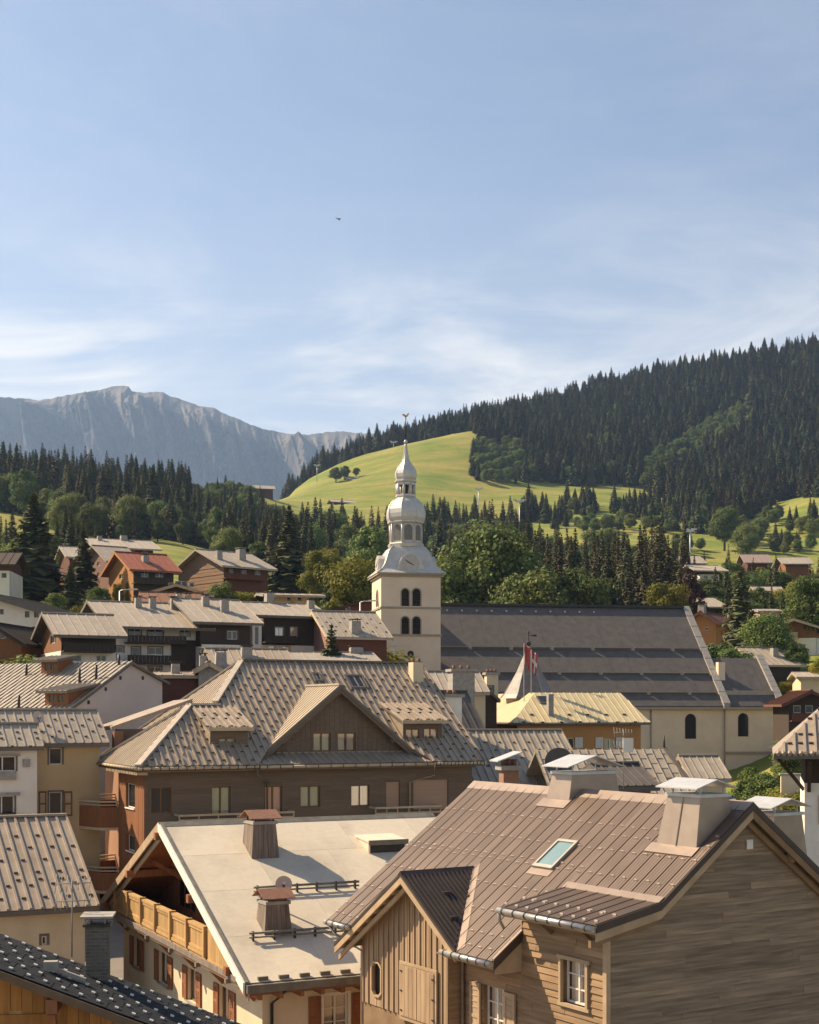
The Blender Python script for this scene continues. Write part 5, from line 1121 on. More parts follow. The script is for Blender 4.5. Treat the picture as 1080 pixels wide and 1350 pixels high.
t.part('cornice', MB().box(-.18, TW+.18, -.18, TW+.18, 14.75, 14.98).box(-.38, TW+.38, -.38, TW+.38, 14.985, 15.18), BAND)
ro = t.rect('F', 0, (537.5, 858, 545.5, 866)); t.part('round_window', MB().tube([((ro[0]+ro[1])/2, -.03, (ro[2]+ro[3])/2), ((ro[0]+ro[1])/2, .02, (ro[2]+ro[3])/2)], .36, 16), LOU)
ro = t.rect('F', 0, (513, 849, 523, 869)); mb = MB()
for a in ((0, .08, 0, 1), (.92, 1, 0, 1), (0, 1, .92, 1), (0, 1, 0, .08), (.3, .7, .4, .6)): t.bx(mb, 'F', 0, ro[0]+(ro[1]-ro[0])*a[0], ro[0]+(ro[1]-ro[0])*a[1], ro[2]+(ro[3]-ro[2])*a[2], ro[2]+(ro[3]-ro[2])*a[3], -.06, -.004)
t.part('sundial', mb, WHITER)
m_ = TW/2; s2 = math.sqrt(2)
prof = [(3.85, 15.18), (3.5, 15.45), (3.15, 15.75), (2.85, 16.15), (2.62, 16.7), (2.45, 17.25), (2.25, 17.75), (1.98, 18.12), (1.7, 18.4)]
bell = t.part('bell_roof', MB().loft((m_, m_), [(a*s2, z) for a, z in prof], 4, math.pi/4), TIN)
for i in range(4):                                                # standing seams on the hips
    a = math.pi/4+i*math.pi/2; t.part('seam', MB().tube([(m_+p*s2*math.cos(a), m_+p*s2*math.sin(a), z+.02) for p, z in prof], .06, 6), TIN, bell)
# clock gables on the four sides
for side, c_ in (('F', .35), ('L', .35), ('R', TW-.35)):
    mb = MB(); um = m_; out = [(-2.05, 15.2), (-1.75, 15.45), (-1.45, 15.95), (-1.25, 16.5), (-1.0, 16.95), (-.55, 17.3), (0, 17.42), (.55, 17.3), (1.0, 16.95), (1.25, 16.5), (1.45, 15.95), (1.75, 15.45), (2.05, 15.2)]
    mb.prism([t.pt(side, c_, um+a, z, -.25) for a, z in out], sub3(t.pt(side, c_, 0, 0, 1.6), t.pt(side, c_, 0, 0, 0))); cg = t.part('clock_gable', mb, TIN)
    ax_ = t.pt(side, c_, um, 16.25, -.27); bx_ = t.pt(side, c_, um, 16.25, -.34)
    t.part('clock_face', MB().tube([ax_, bx_], 1.0, 24), M('clock face', (.52, .47, .41), (.47, .42, .37), rough=.5), cg)
    mb = MB(); q = lambda u, z, d=-.36: t.pt(side, c_, um+u, 16.25+z, d)
    mb.beam(q(-.42, .22), q(.30, -.16), .09, .05, up=sub3(q(0, 0, -1), q(0, 0, 0))); mb.beam(q(0, 0), q(-.62, .40), .06, .04, up=sub3(q(0, 0, -1), q(0, 0, 0)))
    t.part('clock_hand', mb, DARKM, cg)
    mb = MB()
    for i in range(12):
        a = i*math.pi/6; mb.beam(q(.74*math.cos(a), .74*math.sin(a), -.35), q(.92*math.cos(a), .92*math.sin(a), -.35), .05, .02, up=sub3(q(0, 0, -1), q(0, 0, 0)))
    t.part('hour_mark', mb, BAND, cg)
o8 = math.pi/8
def ring(name, prof, mat, n=8, smooth=False, parent=None): return t.part(name, MB().loft((m_, m_), prof, n, o8, smooth), mat, parent)
ring('lantern_base', [(2.0, 18.35), (2.08, 18.55), (2.12, 18.7), (1.95, 18.85)], TIN)
ln = ring('lantern', [(1.86, 18.85), (1.82, 21.1)], M('pale lantern boards', (.60, .54, .46), (.53, .47, .40), scale=2), 8)
for i in range(8):
    a = i*math.pi/4; ap = 1.83*math.cos(math.pi/8); cxx, cyy = m_+ap*math.cos(a), m_+ap*math.sin(a); tx, ty = -math.sin(a), math.cos(a); nx_, ny_ = math.cos(a), math.sin(a)
    q = lambda s_, z, d: (cxx+tx*s_+nx_*d, cyy+ty*s_+ny_*d, z)
    pts = [(-.46, 19.1), (.46, 19.1)]+[(.46*math.cos(b_), 20.4+.46*math.sin(b_)) for b_ in [math.pi*j/8 for j in range(9)]]
    wn_ = t.part('louver_window', MB().prism([q(u, z, .02) for u, z in pts], (nx_*.03, ny_*.03, 0)), M('grey louver', (.20, .185, .165), (.16, .148, .13), rough=.7), ln)
    t.part('pilaster', MB().box(-.07, .07, -.07, .07, 18.86, 21.1) if False else MB().tube([(m_+1.86*math.cos(a+o8), m_+1.86*math.sin(a+o8), 18.86), (m_+1.84*math.cos(a+o8), m_+1.84*math.sin(a+o8), 21.1)], .11, 6), TIN, ln)
ring('lantern_cornice', [(1.9, 21.0), (2.15, 21.15), (2.15, 21.28), (2.0, 21.35)], TIN)
d1 = [(2.10, 21.3), (2.24, 21.7), (2.27, 22.15), (2.20, 22.65), (2.02, 23.12), (1.72, 23.55), (1.35, 23.88), (1.12, 24.05), (1.08, 24.2)]
dm = ring('lower_dome', d1, TIN, 8)
for i in range(8): t.part('seam', MB().tube([(m_+p*math.cos(o8+i*math.pi/4), m_+p*math.sin(o8+i*math.pi/4), z) for p, z in d1], .045, 6), TIN, dm)
ring('small_gallery', [(1.18, 24.15), (1.18, 24.38)], TIN); 
gl = ring('gallery_core', [(.25, 24.38), (.25, 25.85)], LOU)
for i in range(8):
    a = o8+i*math.pi/4; t.part('column', MB().tube([(m_+.98*math.cos(a), m_+.98*math.sin(a), 24.38), (m_+.98*math.cos(a), m_+.98*math.sin(a), 25.6)], .17, 8), TIN, gl)
    a2 = a+math.pi/4; p0 = (m_+.98*math.cos(a), m_+.98*math.sin(a)); p1 = (m_+.98*math.cos(a2), m_+.98*math.sin(a2))
    t.part('arch', MB().beam((*p0, 25.62), (*p1, 25.62), .2, .32), TIN, gl)
ring('upper_cornice', [(1.05, 25.72), (1.30, 25.85), (1.30, 25.98), (1.12, 26.05)], TIN)
d2 = [(1.10, 26.0), (1.24, 26.35), (1.27, 26.75), (1.18, 27.15), (.98, 27.5), (.74, 27.8), (.54, 28.1), (.40, 28.45), (.30, 28.9), (.22, 29.4), (.14, 29.9), (.08, 30.3)]
dm = ring('onion_dome', d2, TIN, 8)
for i in range(8): t.part('seam', MB().tube([(m_+p*math.cos(o8+i*math.pi/4), m_+p*math.sin(o8+i*math.pi/4), z) for p, z in d2], .03, 5), TIN, dm)
t.part('finial', MB().loft((m_, m_), [(.02, 30.15), (.17, 30.25), (.22, 30.42), (.17, 30.6), (.02, 30.7)], 10, 0, True), TIN)
t.part('rod', MB().tube([(m_, m_, 30.6), (m_, m_, 33.4)], .06, 6), DARKM)
GOLD = M('gilt', (.62, .40, .12), (.55, .35, .1), rough=.35, metal=.6)
ck_ = [(-.55, .25), (-.30, .30), (-.05, .10), (.20, .18), (.30, .42), (.45, .46), (.52, .36), (.42, .10), (.25, -.12), (.02, -.20), (-.2, -.12), (-.48, .05)]
t.part('weathercock', MB().prism([(m_+a*.75, m_-.03, 33.4+z*.75) for a, z in ck_], (0, .06, 0)), GOLD)
# nave
NY, NE = 1.2, .35
xa = TW-.2; nv = t.hit(952, 930, 1, NY-.35); XN = nv[0]; ZN = NE+.0
SLN = .93; nplane = ((0, -SLN, 1), NE-SLN*(NY-.5))
rp_ = t.hitp(735, 803, *nplane); YRN, ZRN = rp_[1], rp_[2]; XRN = t.hit(897, 806, 1, YRN)[0]
XN = XRN+.35
zn = lambda y: NE+SLN*(y-(NY-.5))
NW = [t.rect('F', NY, (903, 941, 918, 974))]; XC = t.hit(1030, 960, 1, NY)[0]
CW = [t.rect('F', NY, (973, 940, 987, 971)), t.rect('F', NY, (976, 1016, 986, 1037))]
t.wall('nave_wall', 'F', NY, [(TW-2, -10), (XN-.0, -10), (XN, NE+.1), (TW-2, NE+.1)], NW, STONE)
t.wall('nave_wall', 'B', 2*YRN-NY, [(-3, -10), (XN, -10), (XN, NE+.1), (-3, NE+.1)], [], STONE)
t.wall('nave_wall', 'R', XN, [(NY, -10), (2*YRN-NY, -10), (2*YRN-NY, NE), (YRN, ZRN-.2), (NY, NE)], [], STONE); t.wall('nave_wall', 'L', TW-2, [(NY, -10), (2*YRN-NY, -10), (2*YRN-NY, NE), (YRN, ZRN-.2), (NY, NE)], [], STONE)
arch('F', NY, NW[0], False, rim=STONE)
t.wall('choir_wall', 'F', NY+.04, [(XN, -10), (XC, -10), (XC, NE-.05), (XN, NE-.05)], CW, STONE)
for w in CW: arch('F', NY+.04, w, False, rim=STONE)
# roof in four courses stepped by snow barriers
lev = [YRN, t.hitp(740, 861, *nplane)[1], t.hitp(740, 892, *nplane)[1], t.hitp(740, 917, *nplane)[1], NY-.5]
nd = None
for i in range(4):
    ya, yb = lev[i], lev[i+1]; lf_ = .30-.09*i
    pts = [(TW-.1, ya, zn(ya)+lf_), (XN, ya, zn(ya)+lf_), (XN, yb, zn(yb)+lf_), (TW-.1, yb, zn(yb)+lf_)]
    d = t.slab('nave_roof' if nd is None else 'roof_deck', [(x, y, z-.02) for x, y, z in pts], .35, CSL, nd); nd = nd or d
    n = 14; w = (XN-TW+.1)/n
    for j in range(n):
        for m in range(3 if i == 0 else 1):
            y0, y1 = ya+(yb-ya)*m/(3 if i == 0 else 1), ya+(yb-ya)*(m+1)/(3 if i == 0 else 1)
            t.part('slate_field', MB().prism([(TW-.1+w*j+.01, y1+.01, zn(y1)+lf_+.015), (TW-.1+w*(j+1)-.01, y1+.01, zn(y1)+lf_+.015), (TW-.1+w*(j+1)-.01, y0, zn(y0)+lf_+.015), (TW-.1+w*j+.01, y0, zn(y0)+lf_+.015)], (0, 0, -.03)), CSL, nd)
    if i < 3:                                                     # standing barrier of rails with gaps between the lengths
        y = yb+.12; z = zn(y)+lf_; g = 0
        xx = TW+.2
        while xx < XN-.4:
            x1 = min(xx+4.6, XN-.25); hb = .34 if i == 0 else .24
            bo = t.part('snow_barrier', MB().box(xx, x1, y-.06, y+.02, z+.02, z+hb), M('barrier board', (.13, .115, .10), (.10, .09, .08), rough=.8), nd)
            t.part('rail', MB().box(xx, x1, y-.10, y-.065, z+hb-.08, z+hb), BAND, bo)
            xx = x1+.42
t.slab('roof_deck', [(TW-.1, YRN, ZRN), (XN, YRN, ZRN), (XN, 2*YRN-NY+.5, NE), (TW-.1, 2*YRN-NY+.5, NE)], .3, CSL, nd)
t.part('ridge_cap', MB().beam((TW-.1, YRN, ZRN+.42), (XN, YRN, ZRN+.42), .7, .3), DARKM, nd)
for i in range(12): x = TW+1.5+i*1.85; t.part('roof_hook', MB().box(x-.09, x+.09, lev[0]-.95, lev[0]-.75, zn(lev[0]-.85)+.32, zn(lev[0]-.85)+.5), STEEL, nd)
# parapet gables
def parapet(x, ytop, ztop, w, name='parapet'):
    o_ = t.part(name, MB().prism([(x, ytop, ztop+.42), (x, NY-.75, NE+.22), (x, NY-.75, NE-.35), (x, ytop, ztop-.2)], (w, 0, 0)), CEM, None)
    n = 9
    for i in range(n):
        a, b_ = i/n, (i+1)/n; L3 = lambda s_: (x-.06, ytop+(NY-.75-ytop)*s_, ztop+.43+(NE+.22-ztop-.42)*s_)
        p, q = L3(a+.004), L3(b_-.004); t.part('coping_stone', MB().prism([p, q, add3(q, (0, 0, .10)), add3(p, (0, 0, .10))], (w+.12, 0, 0)), CEM, o_)
parapet(XN, YRN, ZRN+.1, .75)
pz = t.hit(942, 882, 1, NY+3.2); t.part('chimney', MB().box(XN+.75, XN+1.6, NY+2.8, NY+3.6, 2.0, 5.6), STONE)
# choir: lower roof
ycr = t.hitp(965, 868, *nplane)[1]; zcr = zn(ycr)
cp = [(XN+.75, ycr, zcr), (XC-.2, ycr, zcr), (XC-.2, NY-.5, NE), (XN+.75, NY-.5, NE)]; cd = t.slab('choir_roof', cp, .3, CSL); t.slab('roof_deck', [(XN+.75, ycr, zcr), (XC-.2, ycr, zcr), (XC-.2, 2*ycr-NY, NE), (XN+.75, 2*ycr-NY, NE)], .3, CSL, cd)
for j in range(5):
    for m in range(3):
        w = (XC-.95-XN)/5; x0 = XN+.75+w*j; y0, y1 = ycr+(NY-.5-ycr)*m/3, ycr+(NY-.5-ycr)*(m+1)/3
        t.part('slate_field', MB().prism([(x0+.01, y1, zn(y1)+.03), (x0+w-.01, y1, zn(y1)+.03), (x0+w-.01, y0, zn(y0)+.03), (x0+.01, y0, zn(y0)+.03)], (0, 0, -.026)), CSL, cd)
t.part('snow_barrier', MB().box(XN+.9, XC-.4, NY+.9, NY+1.0, zn(NY+.95), zn(NY+.95)+.5), BAND, cd)
parapet(XC-.55, ycr, zcr, .75)
t.wall('choir_wall', 'R', XC, [(NY, -10), (2*ycr-NY, -10), (2*ycr-NY, NE), (ycr, zcr), (NY, NE)], [], STONE)
t.part('gutter', MB().box(TW, XC, NY-.62, NY-.5, NE-.38, NE-.12), BAND); t.part('cornice', MB().box(TW, XC, NY-.45, NY, NE-.42, NE-.12), BAND)
x = t.hit(957, 990, 1, NY)[0]; t.part('string_course', MB().box(x, XC+.05, NY-.12, NY+.03, zpy(995, 165), zpy(991.5, 165)), BAND)
for px in (858, 955):
    x = t.hit(px, 960, 1, NY)[0]; t.part('downpipe', MB().tube([(x, NY-.12, NE-.3), (x, NY-.12, -10)], .09, 8), BAND)
t.part('buttress', MB().prism([(XC-.1, NY-.1, -10), (XC+.75, NY-.1, -10), (XC+.75, NY-.1, NE-.9), (XC-.1, NY-.1, NE-.5)], (0, 1.2, 0)), CEM)

# ================================================================== yellow-roofed house before the church
YROOF = M('yellow tin roof', (.60, .50, .30), (.52, .43, .25), scale=1.2, rough=.5, metal=.1, rnd=.06, fine=.06)
OCH = M('ochre orange render', (.46, .24, .085), (.41, .21, .075), scale=.8, rough=.9)
yh = House('yellow_roofed_house', 'ochre house with yellow tin hipped roof and white shutters before the church nave', 'house', 682, 118, 14.0, -10)
LY = yh.hit(845, 960, 1, 0)[0]; ZY = (HY-953)/F*118; DY = 9.0
pl_ = ((0, -.55, 1), ZY-.55*(-.6)); a_ = yh.hitp(818, 914, *pl_); b_ = yh.hitp(700, 912, *pl_); YRY, ZRY = a_[1], a_[2]
WS = [yh.rect('F', 0, q) for q in ((742, 973, 757, 987), (797, 974, 811, 987))]
yh.wall('wall', 'F', 0, [(0, -10), (LY, -10), (LY, ZY), (0, ZY)], WS, OCH)
yh.window('F', 0, WS[0], leaves=2, frame=WHITEW, mode='dark'); yh.window('F', 0, WS[1], leaves=2, frame=WHITEW, mode='curtain')
for q in ((731, 972, 741, 986), (758, 972, 768, 986), (785, 972, 795, 986), (812, 972, 822, 986)): yh.shutter('F', 0, *yh.rect('F', 0, q), M('white shutter', (.62, .60, .54), (.55, .53, .47), rough=.6), slats=4)
WL = [yh.rect('L', 0, (638, 955, 648, 962))]
yh.wall('wall', 'L', 0, [(0, -10), (DY*3, -10), (DY*3, ZY), (0, ZY)], WL, OCH); yh.window('L', 0, WL[0], leaves=2, frame=DARKM)
yh.wall('wall', 'R', LY, [(0, -10), (DY*3, -10), (DY*3, ZY), (0, ZY)], [], OCH); yh.wall('wall', 'B', DY*3, [(0, -10), (LY, -10), (LY, ZY), (0, ZY)], [], OCH)
o = .6; xh0, xh1 = b_[0]+.3, a_[0]
E4 = [(-o, -o, ZY), (LY+o, -o, ZY), (LY+o, YRY*2+o, ZY), (-o, YRY*2+o+8, ZY)]
f1 = [(xh0, YRY, ZRY), (xh1, YRY, ZRY), (LY+o, -o, ZY), (-o, -o, ZY)]; yd = yh.slab('roof', [(x, y, z-.01) for x, y, z in f1], .18, TAND)
yh.strips(yd, f1, (0, -1, -.55), YROOF, spacing=.55, rib=(.05, .05), thick=.025, stop_rows=[.75, 1.0], stop_mat=DKST, stop=(.3, .2, .1), every=3)
f2 = [(xh0, YRY, ZRY), (-o, -o, ZY), (-o, YRY+15, ZY), (xh0, YRY+15, ZRY)]; yh.slab('roof_deck', [(x, y, z-.01) for x, y, z in f2], .18, TAND, yd); yh.strips(yd, f2, (-1, 0, -.5), YROOF, spacing=.6, rib=(.03, .02), thick=.025)
f3 = [(xh1, YRY, ZRY), (LY+o, -o, ZY), (LY+o, YRY*2+o, ZY)]; yh.slab('roof_deck', f3, .18, YROOF, yd)
yh.slab('roof_deck', [(xh0, YRY, ZRY), (xh1, YRY, ZRY), (LY+o, YRY*2+o, ZY), (xh0, YRY*2+o, ZY)], .18, YROOF, yd)
yh.gutter((-o, -o-.06, ZY-.08), (LY+o, -o-.06, ZY-.08), mat=GUT, r=.1, clips=10, parent=yd); yh.gutter((-o-.06, -o, ZY-.08), (-o-.06, YRY+14, ZY-.08), mat=GUT, r=.1, clips=10, parent=yd)
p = yh.hitp(727, 945, *pl_); yh.chimney(p[0], p[1]+.3, p[2]-.3, p[2]+1.9, .45, .5, CEM, parent=yd)
def skyl(px0, py0, px1, py1):
    a, b_ = yh.hitp(px0, py1, *pl_), yh.hitp(px1, py0, *pl_); q = MB().prism([(a[0], a[1], a[2]+.18), (b_[0], a[1], a[2]+.18), (b_[0], b_[1], b_[2]+.18), (a[0], b_[1], b_[2]+.18)], (0, 0, -.16)); s_ = yh.part('skylight', q, TAND, yd)
    k_ = .12; yh.part('pane', MB().prism([(a[0]+k_, a[1]+k_, a[2]+.27), (b_[0]-k_, a[1]+k_, a[2]+.27), (b_[0]-k_, b_[1]-k_, b_[2]+.15), (a[0]+k_, b_[1]-k_, b_[2]+.15)], (0, 0, -.03)), GLASS, s_)
skyl(712, 920, 721, 929)
plL = ((-.5, 0, 1), ZY+.5*o)
for q in ((626, 930, 647, 936), (671, 929, 685, 934)):
    a, b_ = yh.hitp(q[0], q[3], *plL), yh.hitp(q[2], q[1], *plL); x0, x1 = sorted((a[0], b_[0])); y0, y1 = sorted((a[1], b_[1])); zz = lambda x: ZY+.5*(x+o)
    x1 = max(x1, x0+.7); s_ = yh.part('skylight', MB().prism([(x0, y0, zz(x0)+.2), (x1, y0, zz(x1)+.2), (x1, y1, zz(x1)+.2), (x0, y1, zz(x0)+.2)], (0, 0, -.18)), TAND, yd); yh.part('pane', MB().prism([(x0+.1, y0+.15, zz(x0+.1)+.22), (x1-.1, y0+.15, zz(x1-.1)+.22), (x1-.1, y1-.15, zz(x1-.1)+.22), (x0+.1, y1-.15, zz(x0+.1)+.22)], (0, 0, -.03)), GLASS, s_)

# turret with pointed roof, flags
tu = House('turret', 'slender pointed turret roof of pale sheets beside the red flags', 'turret', 697, 126, 0, -8)
rT = 33/F*126; zT0, zT1 = zpy(917, 126), zpy(852, 126)
tr = tu.part('turret_roof', MB().loft((0, 0), [(rT*1.12, zT0-.25), (rT*.98, zT0+.12), (rT*.52, zT0+2.0), (.10, zT1)], 6, .0), M('grey turret sheet', (.21, .195, .18), (.15, .14, .13), scale=2, rough=.5, metal=.3))
for i in range(6):
    a = i*math.pi/3; tu.part('hip_cap', MB().tube([(rT*1.12*math.cos(a), rT*1.12*math.sin(a), zT0-.22), (rT*.98*math.cos(a), rT*.98*math.sin(a), zT0+.14), (rT*.52*math.cos(a), rT*.52*math.sin(a), zT0+2.03), (.1*math.cos(a), .1*math.sin(a), zT1)], .04, 5), CEM, tr)
tu.part('turret_wall', MB().loft((0, 0), [(rT*.9, -8), (rT*.9, zT0-.2)], 6, .0), CREAMW)
tu.part('finial', MB().loft((0, 0), [(.05, zT1), (.22, zT1+.15), (.22, zT1+.35), (.04, zT1+.5), (.04, zT1+1.1), (.14, zT1+1.2), (.04, zT1+1.35)], 8), DARKM)
tu.part('weather_vane', MB().prism([(.0, -.02, zT1+.95), (.7, -.02, zT1+.85), (.7, -.02, zT1+1.05)], (0, .04, 0)), DARKM)
RED = M('red cloth', (.42, .075, .07), (.34, .06, .055), scale=3, rough=.9); WHC = M('white cloth', (.62, .58, .53), (.55, .51, .46), scale=3, rough=.9)
def flag(px, top, Y, label, cross):
    x = (px-CX)/F*Y; z0 = terr(x, Y); e = obj('flag', None); tag(e, label, 'flag'); e.location = (x, Y, H+z0); zt_ = zpy(top, Y)-z0
    obj('pole', MB().tube([(0, 0, 0), (0, 0, zt_)], [.05, .03], 8).mesh('pole', CEM), e)
    W, Hh = .55, 1.5; nn = 10
    def surf(u, v): return (.06+W*u*(1-.35*v), .22*math.sin(u*7+v*2)*u, zt_-.15-Hh*v-.9*u*(.4+v*.6)*.9)
    def strip(u0, u1, v0, v1, d):
        mb = MB()
        for i in range(nn):
            for j in range(nn):
                a, b_ = u0+(u1-u0)*i/nn, u0+(u1-u0)*(i+1)/nn; cc, dd = v0+(v1-v0)*j/nn, v0+(v1-v0)*(j+1)/nn
                mb.prism([add3(surf(*s_), (0, -d, 0)) for s_ in ((a, cc), (b_, cc), (b_, dd), (a, dd))], (0, 2*d, 0))
        return mb
    cl_ = obj('cloth', strip(0, 1, 0, 1, .008).mesh('flag cloth', RED), e)
    if cross: obj('cross_bar', strip(.40, .60, 0, 1, .014).mesh('flag bar', WHC), cl_); obj('cross_bar', strip(0, 1, .40, .60, .013).mesh('flag bar', WHC), cl_)
flag(691, 848, 122, 'red flag on the pole against the turret', False)
flag(700.5, 856, 123, 'red flag with white cross hanging beside the turret', True)

# small gabled house and chimney stacks between hotel and yellow roof
sg = gable_house('grey_gabled_house', 'small grey-roofed house with dark front gable beside the turret', 624, 655, 112, 12, 921, 9, .82, axis='y', over=.25, wall=DBRW, roof=BRTILE, spacing=.6, winF=((641, 905, 650, 916),), trimm=TAND)
lh = gable_house('light_roofed_house', 'pale grey roof half hidden behind the white chimney stack', 566, 640, 108, 12, 912, 6, .5, over=.3, wall=CREAMW, roof=BRTILE, spacing=.6)
def stack(px0, px1, top, Y, D, mat, label, base_py, capm=None, name='chimney_stack', th_=12):
    h = House(name, label, 'chimney', px0, Y, th_, zpy(base_py, Y)); L_ = h.hit(px1, top, 1, 0)[0]; zt_ = zpy(top, Y); h.base = zpy(base_py, Y)
    h.part('shaft', MB().box(0, L_, 0, D, h.base, zt_-.35), mat); h.part('chimney_rim', MB().box(-.14, L_+.14, -.14, D+.14, zt_-.35, zt_-.15), capm or CEM)
    n = 3
    for i in range(n): x = L_*(i+.5)/n; h.part('chimney_pot', MB().tube([(x, D/2, zt_-.15), (x, D/2, zt_+.12)], .13, 8), RUST)
    return h
stack(587, 609, 912, 92, 1.0, WHITEB, 'bright white chimney stack at the end of the hotel roof', 985, th_=38)
stack(597, 626, 879, 105, 1.6, CEM, 'broad grey chimney stack over the pale roof', 935)
stack(642, 657, 884, 118, .8, CREAMW, 'cream chimney stack with small cowl in front of nave roof', 925)
sl_ = gable_house('slate_roofed_house', 'dark slate hip of a house tucked beside the white chimney', 612, 640, 97, 24, 974, 7, .9, axis='x', over=.3, wall=DBRW, roof=CSL, spacing=.6)

# tiled roofs behind the larch chalet
SG = M('grey metal tile', (.38, .325, .25), (.30, .255, .195), scale=1.5, rough=.5, metal=.15, rnd=.07, fine=.08)
ta = gable_house('ribbed_tile_roof_house', 'house under ribbed grey tile roof next to the hotel end', 626, 770, 88, 14, 1040, 11, .62, over=.5, wall=CREAMW, roof=SG, spacing=.5, rib=(.09, .07), stops=[.6, 1.5, 2.4, 3.3, 4.2])
tb = House('staggered_tile_roof_house', 'house with staggered grey tile roof and hipped end behind the larch chalet ridge', 'house', 760, 84, 9, -13)
LB = tb.hit(905, 1040, 1, 0)[0]; ZB = zpy(1050, 84); pb_ = ((0, -.62, 1), ZB+.62*.5); ra, rb_ = tb.hitp(768, 989, *pb_), tb.hitp(875, 987, *pb_)
YB, ZBR = ra[1], ra[2]
tb.wall('wall', 'F', 0, [(0, -13), (LB, -13), (LB, ZB), (0, ZB)], [], CREAMW); tb.wall('wall', 'R', LB, [(0, -13), (2*YB, -13), (2*YB, ZB), (0, ZB)], [], CREAMW); tb.wall('wall', 'L', 0, [(0, -13), (2*YB, -13), (2*YB, ZB), (0, ZB)], [], CREAMW)
ft = [(ra[0]-3, YB, ZBR), (rb_[0], YB, ZBR), (LB+.6, -.5, ZB), (ra[0]-3, -.5, ZB)]; td = tb.slab('roof', [(x, y, z-.01) for x, y, z in ft], .18, TAND)
tb.strips(td, ft, (0, -1, -.62), SG, spacing=.52, rib=(.05, .05), thick=.05, course=1.05, jitter=.01)
tb.slab('roof_deck', [(rb_[0], YB, ZBR), (LB+.6, -.5, ZB), (LB+.6, 2*YB+.5, ZB)], .18, CSL, td); tb.slab('roof_deck', [(ra[0]-3, YB, ZBR), (rb_[0], YB, ZBR), (LB+.6, 2*YB+.5, ZB), (ra[0]-3, 2*YB+.5, ZB)], .18, SG, td)
tb.part('hip_cap', MB().beam((rb_[0], YB, ZBR+.1), (LB+.6, -.5, ZB+.1), .3, .12), TAND, td); tb.part('finial', MB().tube([(rb_[0], YB, ZBR), (rb_[0], YB, ZBR+.9)], [.08, .03], 6), DARKM, td)
gable_house('low_tiled_annex', 'low annex with pale tile edge beneath the church choir wall', 915, 957, 92, 6, 1026, 5, .5, over=.3, wall=CREAMW, roof=SG, spacing=.5)
st_ = stack(664, 684, 1005, 62, .75, M('brick brown', (.30, .165, .10), (.24, .13, .08), scale=6), 'brown chimney stack with white slanted lid behind the larch chalet ridge', 1060)
st_.part('chimney_cap', MB().prism([(-.35, -.3, zpy(1003, 62)), (.75, -.3, zpy(997, 62)+.2), (.75, 1.05, zpy(997, 62)+.2), (-.35, 1.05, zpy(1003, 62))], (0, 0, -.05)), STEEL)
dv = gable_house('little_dormer_house', 'little dark tiled lid poking up behind the larch chalet ridge', 808, 858, 62, 20, 1036, 3.4, .45, over=.3, wall=RUST, roof=CSL, spacing=.4)

# house with bracketed eave, right edge
rh = House('bracketed_house', 'white house with deep bracketed tile eave at the photo edge', 'house', 1062, 64, -14, -13)
zr0 = zpy(995, 64); e0 = rh.hit(1020, 994, 1, -1.9)
ep = [(e0[0], -1.9, e0[2]), (9, -1.9, e0[2]), (9, 3.6, e0[2]+3.0), (e0[0]+3.2, 3.6, e0[2]+3.0)]; rd_ = rh.slab('roof', [(x, y, z-.01) for x, y, z in ep], .2, TAND)
rh.strips(rd_, ep, (0, -1, -.545), TANR, spacing=.45, rib=(.1, .08), thick=.03, stop_rows=[.5, 1.4, 2.3, 4.6, 5.4], stop_mat=DKST, stop=(.2, .15, .07))
rh.slab('roof_deck', [(e0[0], -1.9, e0[2]), (e0[0]+3.2, 3.6, e0[2]+3.0), (e0[0], 9, e0[2])], .2, TANR, rd_)
for i in range(30): rh.part('tile_end', MB().tube([(e0[0]+.2+.24*i, -1.98, e0[2]-.02), (e0[0]+.2+.24*i, -1.75, e0[2]+.10)], .085, 6), TANR, rd_)
rh.wall('wall', 'F', 0, [(0, -13), (9, -13), (9, e0[2]+.6), (0, e0[2]+.6)], [], DBRW); rh.wall('lower_wall', 'F', -.04, [(-.04, -13), (9, -13), (9, e0[2]-1.35), (-.04, e0[2]-1.35)], [], WHITEB)
rh.wall('wall', 'L', 0, [(0, -13), (8, -13), (8, e0[2]+.6), (0, e0[2]+.6)], [], DBRW); rh.wall('lower_wall', 'L', -.04, [(-.04, -13), (8, -13), (8, e0[2]-1.35), (-.04, e0[2]-1.35)], [], WHITEB)
for x in (.15, 2.3): rh.part('bracket', MB().beam((x, -.05, e0[2]-1.7), (x, -1.5, e0[2]-.25), .16, .16), DBRW)
rh.part('bracket', MB().beam((-.05, .6, e0[2]-1.7), (-1.2, .6, e0[2]-.25), .16, .16), DBRW); rh.part('shutter', MB().box(.55, 1.2, -.10, -.045, e0[2]-3.2, e0[2]-1.9), M('pale pink shutter', (.56, .42, .34), (.5, .37, .3)))
